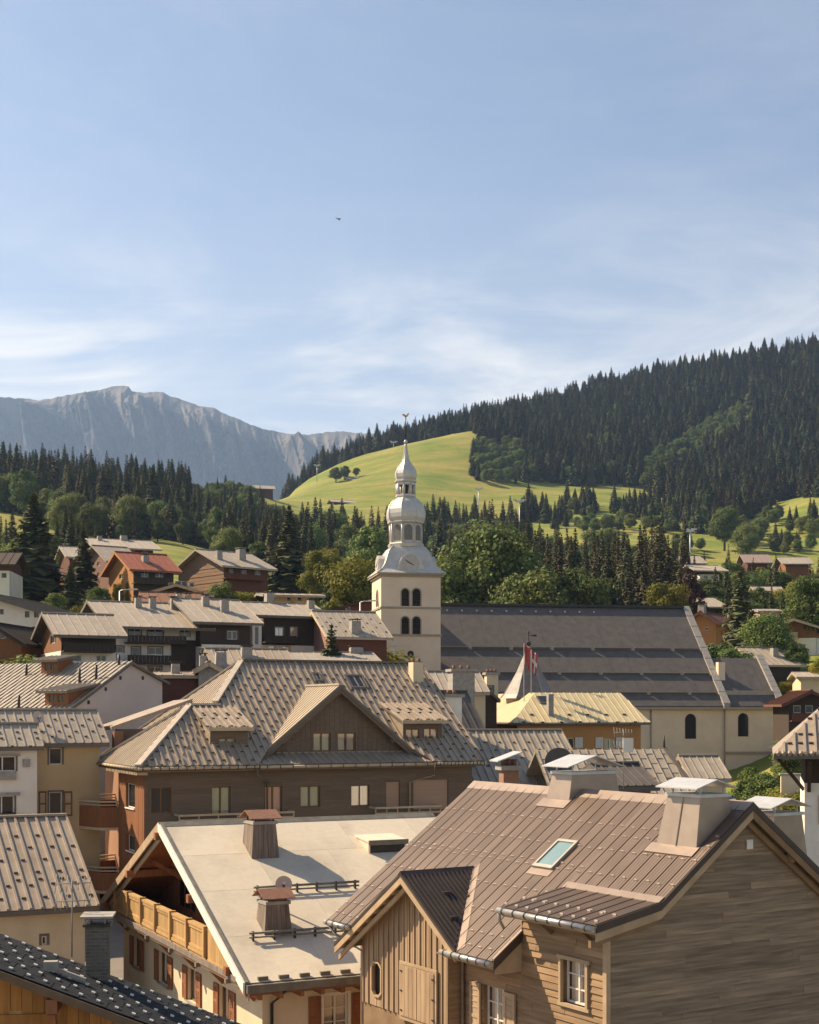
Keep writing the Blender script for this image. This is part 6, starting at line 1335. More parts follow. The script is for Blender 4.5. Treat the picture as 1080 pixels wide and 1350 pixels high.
# ================================================================== village houses up the slope
G = gable_house
a1 = G('white_apartment_block', 'white apartment block with dark balconies under a long grey roof with many chimneys', 152, 262, 128, 25.6, 821, 12, .37, over=1.2, oy=1.4, wall=WHITER, wallL=DBRW, roof=BRTILE, spacing=1.0, winF=((170, 826, 186, 838), (195, 826, 215, 838), (174, 853, 185, 865), (196, 853, 214, 863), (154, 852, 163, 861), (196, 879, 213, 890), (238, 830, 250, 840)), chim=((183, 802, 1.0, .55), (202, 803, 1.0, .55), (230, 804, 1.1, .55), (237, 797, 1.0, .5), (249, 798, 1.0, .55)), balc=(('F', (168, 838, 246, 847), DBRW), ('F', (168, 864, 246, 874), DBRW)), trimm=TAND, base=893, cat='apartment block')
x = a1.hit(226, 850, 1, -.06)[0]; a1.part('dark_cladding', MB().box(x, a1.dims[0]+.02, -.12, -.06, a1.dims[4], (HY-842)/F*128), DBRW)
G('dark_apartment_block', 'dark boarded apartment block joined to the white one, with stepped grey roof', 264, 330, 130, 25.6, 817, 12, .37, over=1.0, wall=DBRW, low=WHITER, split=852, roof=BRTILE, spacing=1.0, winF=((300, 832, 313, 843), (262, 856, 272, 863), (285, 856, 298, 863)), chim=((297, 808, 1.2, .7), (272, 800, 1.0, .6)), balc=(('F', (266, 850, 320, 853), WHITEB),), trimm=TAND, base=890, cat='apartment block')
a2 = G('dark_timber_block', 'dark timber block with two pale windows and pale ground floor beside the tower', 342, 421, 141, 25.6, 809, 8, .32, over=1.0, wall=DBRW, low=WHITER, split=850, roof=BRTILE, spacing=1.0, winF=((363, 827, 374, 840), (383, 827, 392, 840), (354, 851, 363, 858), (373, 852, 383, 858)), mode='curtain', chim=((357, 795, 1.0, .8), (411, 803, .9, .6)), balc=(('F', (350, 838, 391, 846), DBRW),), trimm=TAND, base=866, cat='apartment block')
G('white_stair_bay', 'narrow white stair bay between the two dark blocks', 333, 345, 138, 25.6, 818, 2.5, .1, over=.15, wall=WHITER, roof=BRTILE, spacing=1.0, winF=((336, 826, 341, 850),), base=866)
a0 = G('small_brown_house', 'small brown house with cedar gable and white ground floor before the white apartments', 81, 153, 115, 25.6, 834, 8, .42, over=.8, wall=DBRW, wallL=CEDAR, low=WHITER, split=858, roof=BRTILE, spacing=.8, winF=((95, 864, 107, 872), (127, 864, 140, 872)), winL=((67, 838, 73, 848),), balc=(('F', (84, 848, 152, 858), DBRW),), trimm=TAND, base=876)
G('pale_gabled_house', 'pale rendered house with wide low roof at the photo edge', -95, 57, 142, -8, 808, 13, .30, axis='y', over=1.1, wall=WHITER, roof=TAND, spacing=1.0, winF=((0, 803, 5, 810), (33, 826, 38, 836), (42, 826, 47, 836), (16, 826, 21, 836), (33, 806, 39, 814), (45, 806, 51, 814)), gable=TAND, frame=WOODW, base=850)
G('orange_brown_chalet', 'orange-brown timber gable with dark roof below the pale house', -45, 28, 120, -6, 846, 9, .6, axis='y', over=.6, wall=CEDAR, roof=DBRW, spacing=.8, winF=((0, 832, 8, 842),), gable=DBRW, base=875)
G('flat_brown_house', 'flat-roofed rust brown house behind the blank white gable', 214, 292, 106, 14, 892, 7, .08, over=.4, wall=REDBR, roof=TANR, spacing=.8, chim=((232, 889, .8, .6), (268, 886, 1.3, .5)), base=930)
G('low_brown_house', 'low house with tan roof and small front gable behind the hotel ridge', 290, 386, 112, 16, 884, 10, .36, over=.5, wall=BRW, roof=TANR, spacing=.7, chim=((326, 868, .9, .8), (292, 880, 1.2, .8)), base=905)
G('porch_gable_house', 'tiny gabled porch roof at the foot of the dark apartments', 262, 289, 106, 10, 882, 5, .55, axis='y', over=.4, wall=CEM, roof=TANR, spacing=.6, gable=PALEW, base=905)
G('grey_parapet_house', 'long low grey roof just before the tower base', 390, 500, 124, 12, 874, 9, .22, over=.3, wall=CEM, roof=GREYR, spacing=1.1, chim=((471, 862, .6, 1.1),), base=890)
G('shingled_house', 'rosy gabled house with pale shingled roof touching the tower', 436, 510, 138, 20, 838, 10, .52, over=.5, wall=REDBR, wallL=M('rosy gable', (.33, .19, .14), (.27, .155, .115)), roof=BRTILE, spacing=.7, rib=(.04, .05), stops=[.8, 1.8, 2.8, 3.8, 4.8], gable=PALEW, chim=((470, 836, 1.3, .9),), base=860)
G('dark_red_house', 'dark red timber house peeping out beside the tower', 432, 560, 170, 0, 806, 9, .26, axis='y', over=.5, wall=REDBR, roof=DBRW, spacing=1.2, base=812, winF=((456, 800, 462, 805),))
G('flat_grey_roof_house', 'cream house with wide flat grey roof above the dark timber block', 363, 408, 168, 14, 785, 8, .10, over=1.7, wall=YELR, roof=GREYR, spacing=1.0, base=800, winF=((378, 787, 384, 793), (392, 787, 398, 793)))
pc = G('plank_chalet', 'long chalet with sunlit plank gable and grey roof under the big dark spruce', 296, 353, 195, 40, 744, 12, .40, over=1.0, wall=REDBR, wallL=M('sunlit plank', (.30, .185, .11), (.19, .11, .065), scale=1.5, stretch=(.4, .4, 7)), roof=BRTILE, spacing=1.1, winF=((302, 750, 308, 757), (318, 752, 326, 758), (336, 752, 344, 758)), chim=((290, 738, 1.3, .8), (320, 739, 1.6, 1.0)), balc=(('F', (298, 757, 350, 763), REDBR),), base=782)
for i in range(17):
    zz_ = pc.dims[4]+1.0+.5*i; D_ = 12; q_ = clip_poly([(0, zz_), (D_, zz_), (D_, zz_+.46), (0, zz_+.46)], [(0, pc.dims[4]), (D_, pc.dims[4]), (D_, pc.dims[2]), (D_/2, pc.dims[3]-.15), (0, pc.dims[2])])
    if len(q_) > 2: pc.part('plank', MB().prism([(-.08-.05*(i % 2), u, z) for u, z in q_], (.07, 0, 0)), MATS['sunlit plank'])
G('red_roofed_chalet', 'orange chalet with bright red tin roof', 176, 229, 190, 33, 748, 9, .52, over=.9, wall=DBRW, wallL=ORANG, roof=REDTL, spacing=.9, winF=((186, 752, 196, 761), (205, 752, 216, 761)), winL=((157, 757, 162, 763),), chim=((193, 742, 1.0, .8),), balc=(('F', (178, 762, 228, 769), DBRW),), gable=ORANG, base=775)
G('rosy_gabled_chalet', 'rosy gabled chalet with slate grey roof behind the red roof', 144, 178, 205, 33, 738, 10, .48, over=.8, wall=REDBR, wallL=M('rosy brown boards', (.21, .115, .085), (.17, .09, .065), stretch=(4, 4, .5)), roof=GREYR, spacing=1.0, winL=((128, 741, 132, 746), (137, 753, 140, 758), (128, 755, 131, 760)), base=768)
G('grey_roofed_chalet', 'wide brown chalet with pale grey roof, highest of the cluster', 130, 202, 228, 24, 720, 12, .30, over=1.2, wall=REDBR, wallL=CEDAR, roof=BRTILE, spacing=1.1, winF=((150, 726, 158, 732), (170, 726, 178, 732), (188, 726, 195, 732)), chim=((132, 713, .8, .7), (164, 713, .9, 1.0)), base=750)
G('pale_roofed_barn', 'barn with pale roof half hidden by the narrow dark spruce', 92, 119, 218, 24, 733, 9, .4, over=.8, wall=REDBR, roof=BRTILE, spacing=1.1, base=752)
G('dark_gabled_chalet', 'dark chalet with broad front gable and white window band below the plank chalet', 194, 272, 162, 6, 783, 10, .30, axis='y', over=.9, wall=DBRW, roof=TAND, spacing=1.0, winF=((231, 766, 247, 774), (250, 768, 256, 774), (222, 768, 228, 774)), gable=TRIM, base=800)
G('rust_roofed_house', 'rust coloured low house right behind the apartment chimneys', 196, 268, 148, 16, 796, 8, .35, over=.6, wall=CEDAR, roof=M('rust tile', (.21, .10, .055), (.17, .08, .045), scale=2), spacing=1.0, base=805)
G('maroon_house', 'maroon timber house cut by the photo edge above the pale house', -50, 13, 186, 5, 742, 9, .4, over=.9, wall=REDBR, low=WHITER, split=752, roof=DBRW, spacing=1.0, winF=((2, 755, 9, 762),), base=790)
# hamlet roofs on the ridge and on the meadow hill
G('ridge_farmhouse', 'small brown farmhouse on the wooded ridge under the mountain', 336, 360, 800, 15, 643, 11, .42, over=1.5, wall=REDBR, roof=GREYR, spacing=2, base=645)
G('ridge_barn', 'long low barn roof beside the ridge farmhouse', 276, 306, 790, 10, 649, 10, .35, over=1.5, wall=REDBR, roof=GREYR, spacing=2, base=650)
G('hill_foot_chalet', 'long pale roofed chalet among trees at the foot of the meadow hill', 440, 466, 835, 20, 661, 9, .35, over=1.5, wall=REDBR, roof=BRTILE, spacing=2, base=680)
G('hill_foot_barn', 'second pale roof just right of the hill foot chalet', 467, 482, 830, 20, 667, 8, .3, over=1.2, wall=REDBR, roof=BRTILE, spacing=2, base=685)
G('meadow_farm', 'weathered grey farmhouse in the middle of the bright meadow hill', 459, 482, 955, 14, 631, 11, .40, over=1.5, wall=CEM, roof=GREYR, spacing=2, base=636)
# right of the church
G('flat_roofed_chalet', 'dark chalet with wide pale roof above the orange chalet', 905, 944, 252, 14, 797, 10, .32, over=1.8, wall=DBRW, roof=BRTILE, spacing=1.2, winF=((918, 799, 924, 804),), chim=((921, 785, 1.2, 1.2),), base=815)
G('orange_chalet', 'small bright orange gabled chalet over the choir parapet', 908, 944, 214, -34, 820, 8, .62, axis='y', over=1.0, wall=ORANG, roof=M('red brown roof', (.17, .075, .045), (.13, .06, .038)), spacing=1.0, winF=((929, 827, 934, 831),), gable=REDBR, chim=((924, 806, 1.0, .9),), base=845)
G('balcony_chalet', 'orange and white chalet with slanting roof and balcony at the photo edge', 1022, 1076, 215, -26, 827, 9, .34, axis='y', over=1.1, wall=CEDAR, low=WHITER, split=842, roof=BRTILE, spacing=1.0, winF=((1028, 844, 1034, 850), (1042, 845, 1048, 851)), balc=(('F', (1020, 834, 1052, 841), PALEW),), gable=PALEW, base=860)
G('stone_roofed_house', 'brown house with grey roof and thin chimney beyond the choir', 1001, 1055, 188, 20, 875, 9, .50, over=.6, wall=DBRW, roof=BRTILE, spacing=.9, gable=PALEW, chim=((1023, 866, 1.2, .8),), base=895)
G('rosy_block_house', 'rosy grey block house behind the tall dark spruce', 1002, 1028, 222, 0, 806, 8, .12, over=.4, wall=M('rosy render', (.36, .27, .21), (.31, .23, .18)), roof=GREYR, spacing=1.0, winF=((1006, 811, 1011, 817), (1016, 811, 1021, 817)), base=826)
G('white_balcony_chalet', 'red brown chalet with white lower floor among the trees beyond the choir', 923, 948, 300, 10, 751, 9, .28, over=1.6, wall=REDBR, low=WHITER, split=757, roof=BRTILE, spacing=1.4, winF=((928, 759, 933, 764), (938, 759, 943, 764)), base=770)
G('grey_upper_house', 'grey roofed house just below the lower meadow', 897, 925, 345, 8, 741, 10, .4, over=1.2, wall=REDBR, roof=GREYR, spacing=1.4, base=755)
G('maroon_barn', 'maroon barn with pale roof on the edge of the lower meadow', 986, 1012, 380, 0, 740, 9, .5, over=1.2, wall=REDBR, roof=M('pink grey roof', (.30, .225, .19), (.25, .19, .16)), spacing=1.4, base=748)
G('far_edge_house', 'low house with rust roof near the photo edge under the meadow', 1036, 1066, 365, 0, 742, 9, .4, over=1.2, wall=CEDAR, roof=GREYR, spacing=1.4, base=756)
G('pale_roof_cottage', 'cottage with pale roof between two trees below the lower meadow', 1002, 1030, 300, 0, 782, 8, .4, over=1.0, wall=CREAMW, roof=BRTILE, spacing=1.3, base=795)
G('brown_gabled_house', 'dark brown house with red-brown gable roof next to the choir corner', 1040, 1096, 150, -4, 925, 9, .48, axis='y', over=.9, wall=DBRW, roof=M('red brown roof', (.17, .075, .045)), spacing=.8, winF=((1046, 930, 1056, 940), (1062, 930, 1072, 940)), gable=REDBR, balc=(('F', (1044, 940, 1078, 950), REDBR),), base=1000)
G('pale_edge_roof', 'pale flat roof at the photo edge above the brown gabled house', 1056, 1112, 172, -8, 893, 8, .15, over=.6, wall=CREAMW, roof=BRTILE, spacing=1.0, base=915)
gw = House('garden_wall', 'low cream garden wall behind the shrubs by the bracketed house', 'wall', 1030, 105, -6, -12); gw.part('wall', MB().box(0, 6, 0, .4, -12, zpy(1022, 105)), CREAMW); gw.part('coping_stone', MB().box(-.1, 6.1, -.1, .5, zpy(1022, 105), zpy(1022, 105)+.12), CEM)
# ------------------------------------------------------------------ single trees that can be picked out (column, top row, distance)
T = {}
for key, a in {
 'left_big':   ('spruce', 44, 645, 205, 'tallest broad dark spruce at the photo edge beside the pale house', 2.0, 2),
 'left_2':     ('spruce', 110, 690, 195, 'narrow dark spruce second from the photo edge, below the grey roofed chalets', 1.5, 0),
 'mid':        ('spruce', 381, 662, 245, 'big dark spruce standing alone between plank chalet and yellowing tree', 1.75, 0),
 'mid_y':      ('yellow', 424, 712, 235, 'tree with yellowing crown next to the big dark spruce', .85, 0),
 'mid_s':      ('spruce', 430, 742, 225, 'small blue-green spruce in front of the yellowing tree', 1.0, 1),
 'lime':       ('yellow', 476, 715, 215, 'bright green leafy tree directly beside the church tower', 1.0, 1),
 'lime_b':     ('broadleaf', 488, 682, 300, 'tall leafy tree rising behind the bright green tree by the church tower', .9, 1),
 'oak':        ('broadleaf', 640, 684, 235, 'largest leafy green tree, right behind the church tower and nave roof', 1.05, 2),
 'oak_b':      ('broadleaf', 693, 742, 225, 'low leafy tree at the foot of the largest leafy tree', 1.15, 0),
 'lime_c':     ('broadleaf', 764, 733, 232, 'pale green leafy tree behind the middle of the nave roof', .95, 1),
 'yel_r':      ('yellow', 879, 752, 228, 'yellow-green tree above the end of the nave roof', .85, 0),
 'pur':        ('purple', 908, 752, 238, 'dark red leaved tree beside the yellow-green tree', .85, 0),
 'rspr':       ('spruce', 977, 742, 205, 'tall dark spruce beside the small orange chalet', 1.55, 0),
 'rspr2':      ('spruce', 988, 800, 200, 'small spruce at the foot of the tall dark spruce by the orange chalet', 1.2, 2),
 'redge':      ('broadleaf', 1068, 755, 215, 'leafy tree at the photo edge behind the right hand balcony chalet', .95, 0),
 'redge2':     ('yellow', 1092, 850, 175, 'bright green tree at the photo edge below the balcony chalet', .9, 1),
 'rb1':        ('broadleaf', 945, 838, 190, 'round green bush tree under the small orange chalet', 1.25, 1),
 'rb2':        ('broadleaf', 968, 848, 185, 'second round bush tree between orange chalet and stone roofed house', 1.2, 0),
 'brown':      ('brown_spruce', 738, 708, 262, 'slender brownish spruce rising above the middle of the nave ridge', 1.2, 0),
 'bank1':      ('broadleaf', 1042, 872, 196, 'leafy bush on the green bank right beyond the choir parapet', 1.1, 0),
 'bank2':      ('broadleaf', 1062, 880, 200, 'larger leafy bush on the green bank under the balcony chalet', 1.1, 2),
 'bank3':      ('yellow', 1036, 893, 182, 'light green shrub just past the choir corner', 1.2, 1),
 'farm1':      ('broadleaf', 443, 615, 955, 'round bush at the end of the meadow farmhouse', 1.4, 0),
 'farm2':      ('broadleaf', 455, 612, 960, 'pair of bushes behind the meadow farmhouse gable', 1.2, 1),
 'farm3':      ('broadleaf', 470, 616, 965, 'leafy tree behind the meadow farmhouse roof', 1.2, 2),
 'rv1':        ('broadleaf', 936, 764, 262, 'leafy tree hiding the white ground floor of the red brown chalet', 1.2, 1),
 'rv2':        ('broadleaf', 1012, 806, 196, 'leafy tree in front of the rosy grey block house', 1.2, 2),
 'rv3':        ('spruce', 1032, 776, 240, 'dark spruce between block house and balcony chalet', 1.4, 0),
 'rv4':        ('broadleaf', 1048, 842, 192, 'round tree below the white floor of the balcony chalet', 1.3, 0),
 'rv5':        ('broadleaf', 1000, 768, 270, 'tree before the cottage with pale roof', 1.2, 1),
 'rv6':        ('yellow', 1052, 760, 290, 'bright leafy tree under the low house near the photo edge', 1.2, 0),
 'rv7':        ('spruce', 958, 770, 250, 'slim spruce left of the tall dark spruce by the orange chalet', 1.3, 1),
 'rv8':        ('broadleaf', 1074, 790, 230, 'tree cut by the photo edge above the balcony chalet roof', 1.3, 2),
 'lv1':        ('broadleaf', 72, 775, 175, 'leafy bush tree between the tallest spruce and the small brown house', 1.3, 1),
 'lv2':        ('spruce', 92, 742, 186, 'dark spruce between the two edge spruces', 1.7, 2),
 'lv3':        ('broadleaf', 132, 770, 180, 'olive leafy tree below the rosy gabled chalet', 1.2, 0),
 'lf1':        ('broadleaf', 32, 612, 480, 'tall light green tree against the dark wood at the photo edge', .95, 1),
 'lf2':        ('broadleaf', 86, 648, 395, 'light leafy tree behind the tallest edge spruce', .95, 0),
 'lf3':        ('broadleaf', 119, 656, 390, 'second light leafy tree, above the pale roofed barn', .9, 1),
 'lf4':        ('broadleaf', 208, 684, 440, 'small light tree at the upper edge of the little meadow', 1.1, 2),
 'lf5':        ('broadleaf', 241, 678, 442, 'slim light tree above the little meadow', .9, 1),
 'lf6':        ('broadleaf', 287, 664, 425, 'tall bright leafy tree above the plank chalet', .85, 0),
 'lf7':        ('broadleaf', 304, 692, 415, 'low bright tree at the plank chalet ridge', 1.1, 2),
 'lf8':        ('broadleaf', 437, 668, 470, 'bright round tree on the slope left of the tower', 1.0, 0),
 'lf9':        ('broadleaf', 458, 684, 440, 'pale round tree below the hill foot chalet', 1.0, 1),
 'lf10':       ('broadleaf', 412, 690, 400, 'leafy tree between big dark spruce and tower, up the slope', .95, 2),
 'lf11':       ('broadleaf', 336, 700, 400, 'light leafy tree behind the plank chalet chimneys', 1.0, 1),
 'lf12':       ('broadleaf', 160, 690, 420, 'light leafy tree behind the highest grey roofed chalet', 1.0, 0),
 'rf1':        ('broadleaf', 955, 664, 640, 'large pale tree on the lower meadow edge', 1.0, 0),
 'rf2':        ('broadleaf', 985, 690, 600, 'leafy tree casting shade on the lower meadow', 1.1, 2),
 'rf3':        ('broadleaf', 800, 690, 520, 'pale green tree behind the brownish conifer row', 1.1, 1),
 'rf4':        ('broadleaf', 780, 696, 510, 'second pale green tree behind the brownish conifer row', 1.2, 0),
 'y1':         ('yellow', 155, 762, 190, 'dry yellowish conifer-shaped tree in front of the red roofed chalet', .6, 0),
 'y2':         ('broadleaf', 172, 758, 192, 'slim olive tree in front of the red roofed chalet gable', .55, 1),
 'y3':         ('yellow', 106, 787, 150, 'thin bright sapling beside the long white apartment roof', .55, 1),
 'hedge_y':    ('yellow', 322, 771, 175, 'bright yellow-green bush behind the dark apartment roof', 1.7, 1),
 'hedge_y2':   ('yellow', 345, 774, 177, 'second bright bush behind the dark apartment roof, nearer the spruce', 1.5, 0),
 'hedge_y3':   ('yellow', 385, 783, 170, 'small bright bush under the low flat grey roof', 1.4, 0),
 'shr':        ('broadleaf', 289, 762, 172, 'dark leafy shrub below the plank chalet', 1.0, 0),
 'sp_m':       ('spruce', 437, 818, 128, 'little dark spruce before the shingled roof next to the tower', 1.5, 2),
 'yel_m':      ('yellow', 458, 832, 150, 'yellow shrub between shingled roof and tower chimney', 1.6, 1),
 'apt1':       ('yellow', 119, 855, 108, 'small bright conifer on the terrace of the small brown house', .9, 0),
 'apt2':       ('yellow', 206, 880, 110, 'small bright shrub at the foot of the white apartment facade', .9, 1),
 'lbush1':     ('broadleaf', 35, 858, 118, 'dark clipped bush beneath the pale house', 1.9, 0),
 'lbush2':     ('broadleaf', 20, 880, 112, 'light green low bush beneath the pale house', 1.9, 2),
 'gar1':       ('broadleaf', 992, 1000, 118, 'tall garden shrub against the church wall', .9, 1),
 'gar2':       ('broadleaf', 1022, 1010, 112, 'bushy garden shrub at the church corner', 1.5, 0),
 'gar3':       ('yellow', 1046, 1024, 106, 'yellow-green garden shrub beside the bracketed roof', 1.5, 1),
 'gar4':       ('broadleaf', 1047, 968, 135, 'green bush rising behind the bracketed roof edge', 1.4, 2),
}.items():
    kind, px, top, Y, lab, wide, var = a
    T[key] = tree_px(kind, px, top, Y, lab, None, wide, variant=var)
def scatter(n, seed, ok, ylo, yhi, pxlo, pxhi, dmin):
    """random world positions, kept apart by dmin metres, where ok(px, py, x, Y) holds"""
    r = random.Random(seed); out = []; cell = {}
    for _ in range(n):
        Y = math.sqrt(r.uniform(ylo*ylo, yhi*yhi)); px = r.uniform(pxlo, pxhi); x = (px-CX)/F*Y
        z = terr(x, Y); py = HY-F*z/Y
        if not ok(px, py, x, Y) or any((x-a)**2+(Y-b_)**2 < (c_+2.5)**2 for a, b_, c_ in EXC): continue
        d = dmin(px, py, Y) if callable(dmin) else dmin; k = (int(x//8), int(Y//8)); bad = False
        for i in (-1, 0, 1):
            for j in (-1, 0, 1):
                for q in cell.get((k[0]+i, k[1]+j), ()):
                    if (q[0]-x)**2+(q[1]-Y)**2 < d*d: bad = True; break
                if bad: break
            if bad: break
        if bad: continue
        cell.setdefault(k, []).append((x, Y)); out.append((x, Y, z, px, py))
    return out
rr = random.Random(11)
# belt of single trees behind church and village
BELT = [
 (402, 470, 300, 420, [('spruce', .6), ('broadleaf', .3), ('yellow', .1)], 'in the tree belt between the big dark spruce and the tower', 26, (12, 21)),
 (588, 760, 255, 330, [('brown_spruce', .65), ('spruce', .2), ('broadleaf', .15)], 'in the tree belt over the nave roof', 46, (15, 23)),
 (745, 905, 250, 330, [('brown_spruce', .7), ('spruce', .3)], 'in the conifer row over the far half of the nave roof', 54, (14, 23)),
 (905, 1085, 255, 350, [('broadleaf', .6), ('spruce', .25), ('yellow', .15)], 'among the scattered houses beyond the church choir', 34, (7, 13)),
 (-10, 130, 215, 300, [('spruce', .3), ('broadleaf', .7)], 'beside the grey roofed chalets up the slope', 22, (9, 15)),
]
GLOB = {'spruce': 'dark green spruce', 'brown_spruce': 'brownish green spruce', 'broadleaf': 'round leafy tree', 'yellow': 'light yellow-green leafy tree'}
KEEP = [(119, 735, 215, 235, 15), (165, 770, 200, 240, 14)]
for a, b, y0, y1, kinds, where, n, (h0, h1) in BELT:
    pts = scatter(n*14, a+b, lambda px, py, x, Y: True, y0, y1, a, b, 4.2)[:n]
    for x, Y, z, px, py in pts:
        u = rr.random(); acc = 0
        for kd, pr in kinds:
            acc += pr
            if u <= acc: break
        h = rr.uniform(h0, h1)*(.72 if kd in ('broadleaf', 'yellow') else 1)
        tree(kd, x, Y, h, GLOB[kd]+' '+where, GLOB[kd]+' '+where, rr.uniform(.95, 1.3), rr=rr)

# ------------------------------------------------------------------ woods that read as one mass
def forest(name, label, pts, src, gen):
    me = bpy.data.meshes.new(name); me.from_pydata([(p[0], p[1], p[2]+H-.3) for p in pts], [], [])
    gs = [gen(p) for p in pts]
    a = me.attributes.new('scl', 'FLOAT_VECTOR', 'POINT'); a.data.foreach_set('vector', [c for i, h, w in gs for c in (h*w, h*w, h)])
    a = me.attributes.new('rot', 'FLOAT_VECTOR', 'POINT'); a.data.foreach_set('vector', [c for p in pts for c in (0, 0, rr.uniform(0, 6.28))])
    a = me.attributes.new('idx', 'INT', 'POINT'); a.data.foreach_set('value', [i for i, h, w in gs])
    o = obj(name, me, kind='stuff'); o['label'] = label; o['category'] = 'forest'
    g = bpy.data.node_groups.new(name, 'GeometryNodeTree'); g.interface.new_socket('Geometry', in_out='INPUT', socket_type='NodeSocketGeometry'); g.interface.new_socket('Geometry', in_out='OUTPUT', socket_type='NodeSocketGeometry')
    N = g.nodes; L = g.links; gi = N.new('NodeGroupInput'); go = N.new('NodeGroupOutput'); ip = N.new('GeometryNodeInstanceOnPoints'); jn = N.new('GeometryNodeJoinGeometry')
    for s in reversed(src):
        oi = N.new('GeometryNodeObjectInfo'); oi.inputs['Object'].default_value = s; oi.inputs['As Instance'].default_value = True; L.new(oi.outputs['Geometry'], jn.inputs[0])
    def attr(nm, t):
        n = N.new('GeometryNodeInputNamedAttribute'); n.data_type = t; n.inputs['Name'].default_value = nm
        return next(s for s in n.outputs if s.name == 'Attribute' and s.enabled)
    L.new(gi.outputs[0], ip.inputs['Points']); L.new(jn.outputs[0], ip.inputs['Instance']); ip.inputs['Pick Instance'].default_value = True
    L.new(attr('idx', 'INT'), ip.inputs['Instance Index']); L.new(attr('scl', 'FLOAT_VECTOR'), ip.inputs['Scale'])
    er = N.new('FunctionNodeEulerToRotation'); L.new(attr('rot', 'FLOAT_VECTOR'), er.inputs[0]); L.new(er.outputs[0], ip.inputs['Rotation'])
    L.new(ip.outputs[0], go.inputs[0])
    md = o.modifiers.new('trees', 'NODES'); md.node_group = g
    return o
SRC = [T['left_big'][1], T['mid'][1], T['left_2'][1], T['sp_m'][1], T['oak'][1], T['lime_c'][1], T['oak_b'][1], T['brown'][1]]   # spruce x4, broadleaf x3
def interp(pts, x): return float(np.interp(x, [p[0] for p in pts], [p[1] for p in pts]))
RB = [(622, 640), (720, 637), (843, 643), (880, 660), (910, 684), (950, 694), (985, 684), (1010, 670), (1040, 658), (1300, 645)]      # lower edge of the big wood
def mix(pb, hs, hb, sp=(0, 1, 1, 2, 2), ws=(1.0, 1.45)):
    """one tree: leafy with chance pb, heights hs for spruce and hb for leafy"""
    if rr.random() < pb: return rr.choice((4, 5, 6)), rr.uniform(*hb), rr.uniform(.9, 1.25)
    return rr.choice(sp), hs[0]+(hs[1]-hs[0])*rr.random()**1.7, rr.uniform(*ws)
def in_right(px, py, x, Y):
    if Y < 700: return False
    if px < 622: return Y > 1120 and px > 372
    if px < 626+9*math.sin(Y*.05): return Y > 1120
    return py < interp(RB, px)+4*mnoise.noise((x*.03, 0, 2)) and Y < 1530
def br_right(p):
    px, py = p[3], p[4]; n = mnoise.noise((p[0]*.018, p[1]*.014, 2.0)); a = .02
    if 625 < px < 690 and 592 < py < 642: a = .62
    if px > 850 and abs(py-(628-(px-860)*.62)) < 17 and px < 990: a = .72
    return a+n*.16
pts = scatter(40000, 3, in_right, 700, 1560, 372, 1190, lambda px, py, Y: 4.4+1.6*rr.random())
forest('hillside_forest', 'dense dark conifer forest covering the high hillside', pts, SRC, lambda p: mix(br_right(p), ((9, 24) if mnoise.noise((p[0]*.03, p[1]*.02, 6.)) > -.05 else (11, 24)) if br_right(p) < .35 else (7, 12), (8, 13), (0, 1, 1, 2, 2, 7, 7), (1.25, 1.9)))  # brownish spruces mixed in so their warm colour stands for sunlit trees
def in_left(px, py, x, Y):
    if px < 78: return Y > 496
    if px < 185: return Y > 425+mnoise.noise((px*.03, 1, 1))*25
    if px < 290: return 462+mnoise.noise((px*.03, 1, 1))*8 < Y < 800
    return 330 < Y < 800-(px-290)*1.7 and px < 410
def br_left(p):
    n = mnoise.noise((p[0]*.025, p[1]*.02, 9.0)); px = p[3]; a = .14
    if px < 185 and p[1] < 490: a = .55
    if 185 < px < 300 and p[1] < 490: a = .55
    if px > 250 and p[1] > 600: a = .65
    if px < 25: a = .4
    return a+n*.30
pts = scatter(12000, 4, in_left, 330, 850, -60, 405, 4.6)
forest('slope_forest', 'mixed forest on the nearer slope below the rocky mountain', pts, SRC, lambda p: mix(br_left(p), ((8, 15) if p[1] > 600 else (11, 19)) if p[3] > 250 else (13, 27) if p[1] > 480 else (12, 20), (9, 15) if p[3] < 250 else (7, 12), (7, 7, 7, 1, 2) if 55 < p[3] < 135 and p[1] > 600 else (0, 1, 1, 2, 2, 7)))
CLUMP = [(765, 674, 20, 9, .05), (703, 682, 14, 8, .1), (735, 690, 16, 7, .1), (848, 678, 22, 9, .05), (820, 674, 14, 7, .1), (795, 700, 38, 6, .95), (925, 688, 22, 16, .25), (958, 700, 24, 14, .7), (990, 712, 18, 12, .8), (890, 676, 16, 12, .2), (1062, 700, 24, 9, .8), (1020, 690, 10, 6, .9), (870, 700, 20, 5, .9), (1040, 726, 30, 6, .8), (905, 728, 20, 5, .7)]
def clump(px, py):
    for a, b_, c_, d_, f_ in CLUMP:
        if ((px-a)/c_)**2+((py-b_)/d_)**2 < 1: return f_
    return None
def in_mid(px, py, x, Y):
    n = mnoise.noise((x*.02, Y*.016, 4.0))
    if px < 395: return False
    if px >= 680 and clump(px, py) is not None: return True
    if px < 690: return Y < (600 if px < 480 else 600+(px-480)*.9 if px < 580 else 690)-25*math.sin(px*.05)+50*n and (Y > 410)
    if px < 760: return Y < 570
    if px < 900: return Y < 470
    return Y < 400
def gen_mid(p):
    f_ = clump(p[3], p[4]) if p[3] > 680 else None
    if f_ is not None: return mix(f_, (9, 18), (6, 10), ws=(1.2, 1.7))
    pb = .38+mnoise.noise((p[0]*.02, p[1]*.02, 3.))*.5
    return mix(pb, (13, 24) if p[3] < 740 else (10, 20) if p[3] < 880 else (7, 13), (8, 14) if p[3] < 880 else (6, 10), (0, 1, 2, 2, 7, 7))
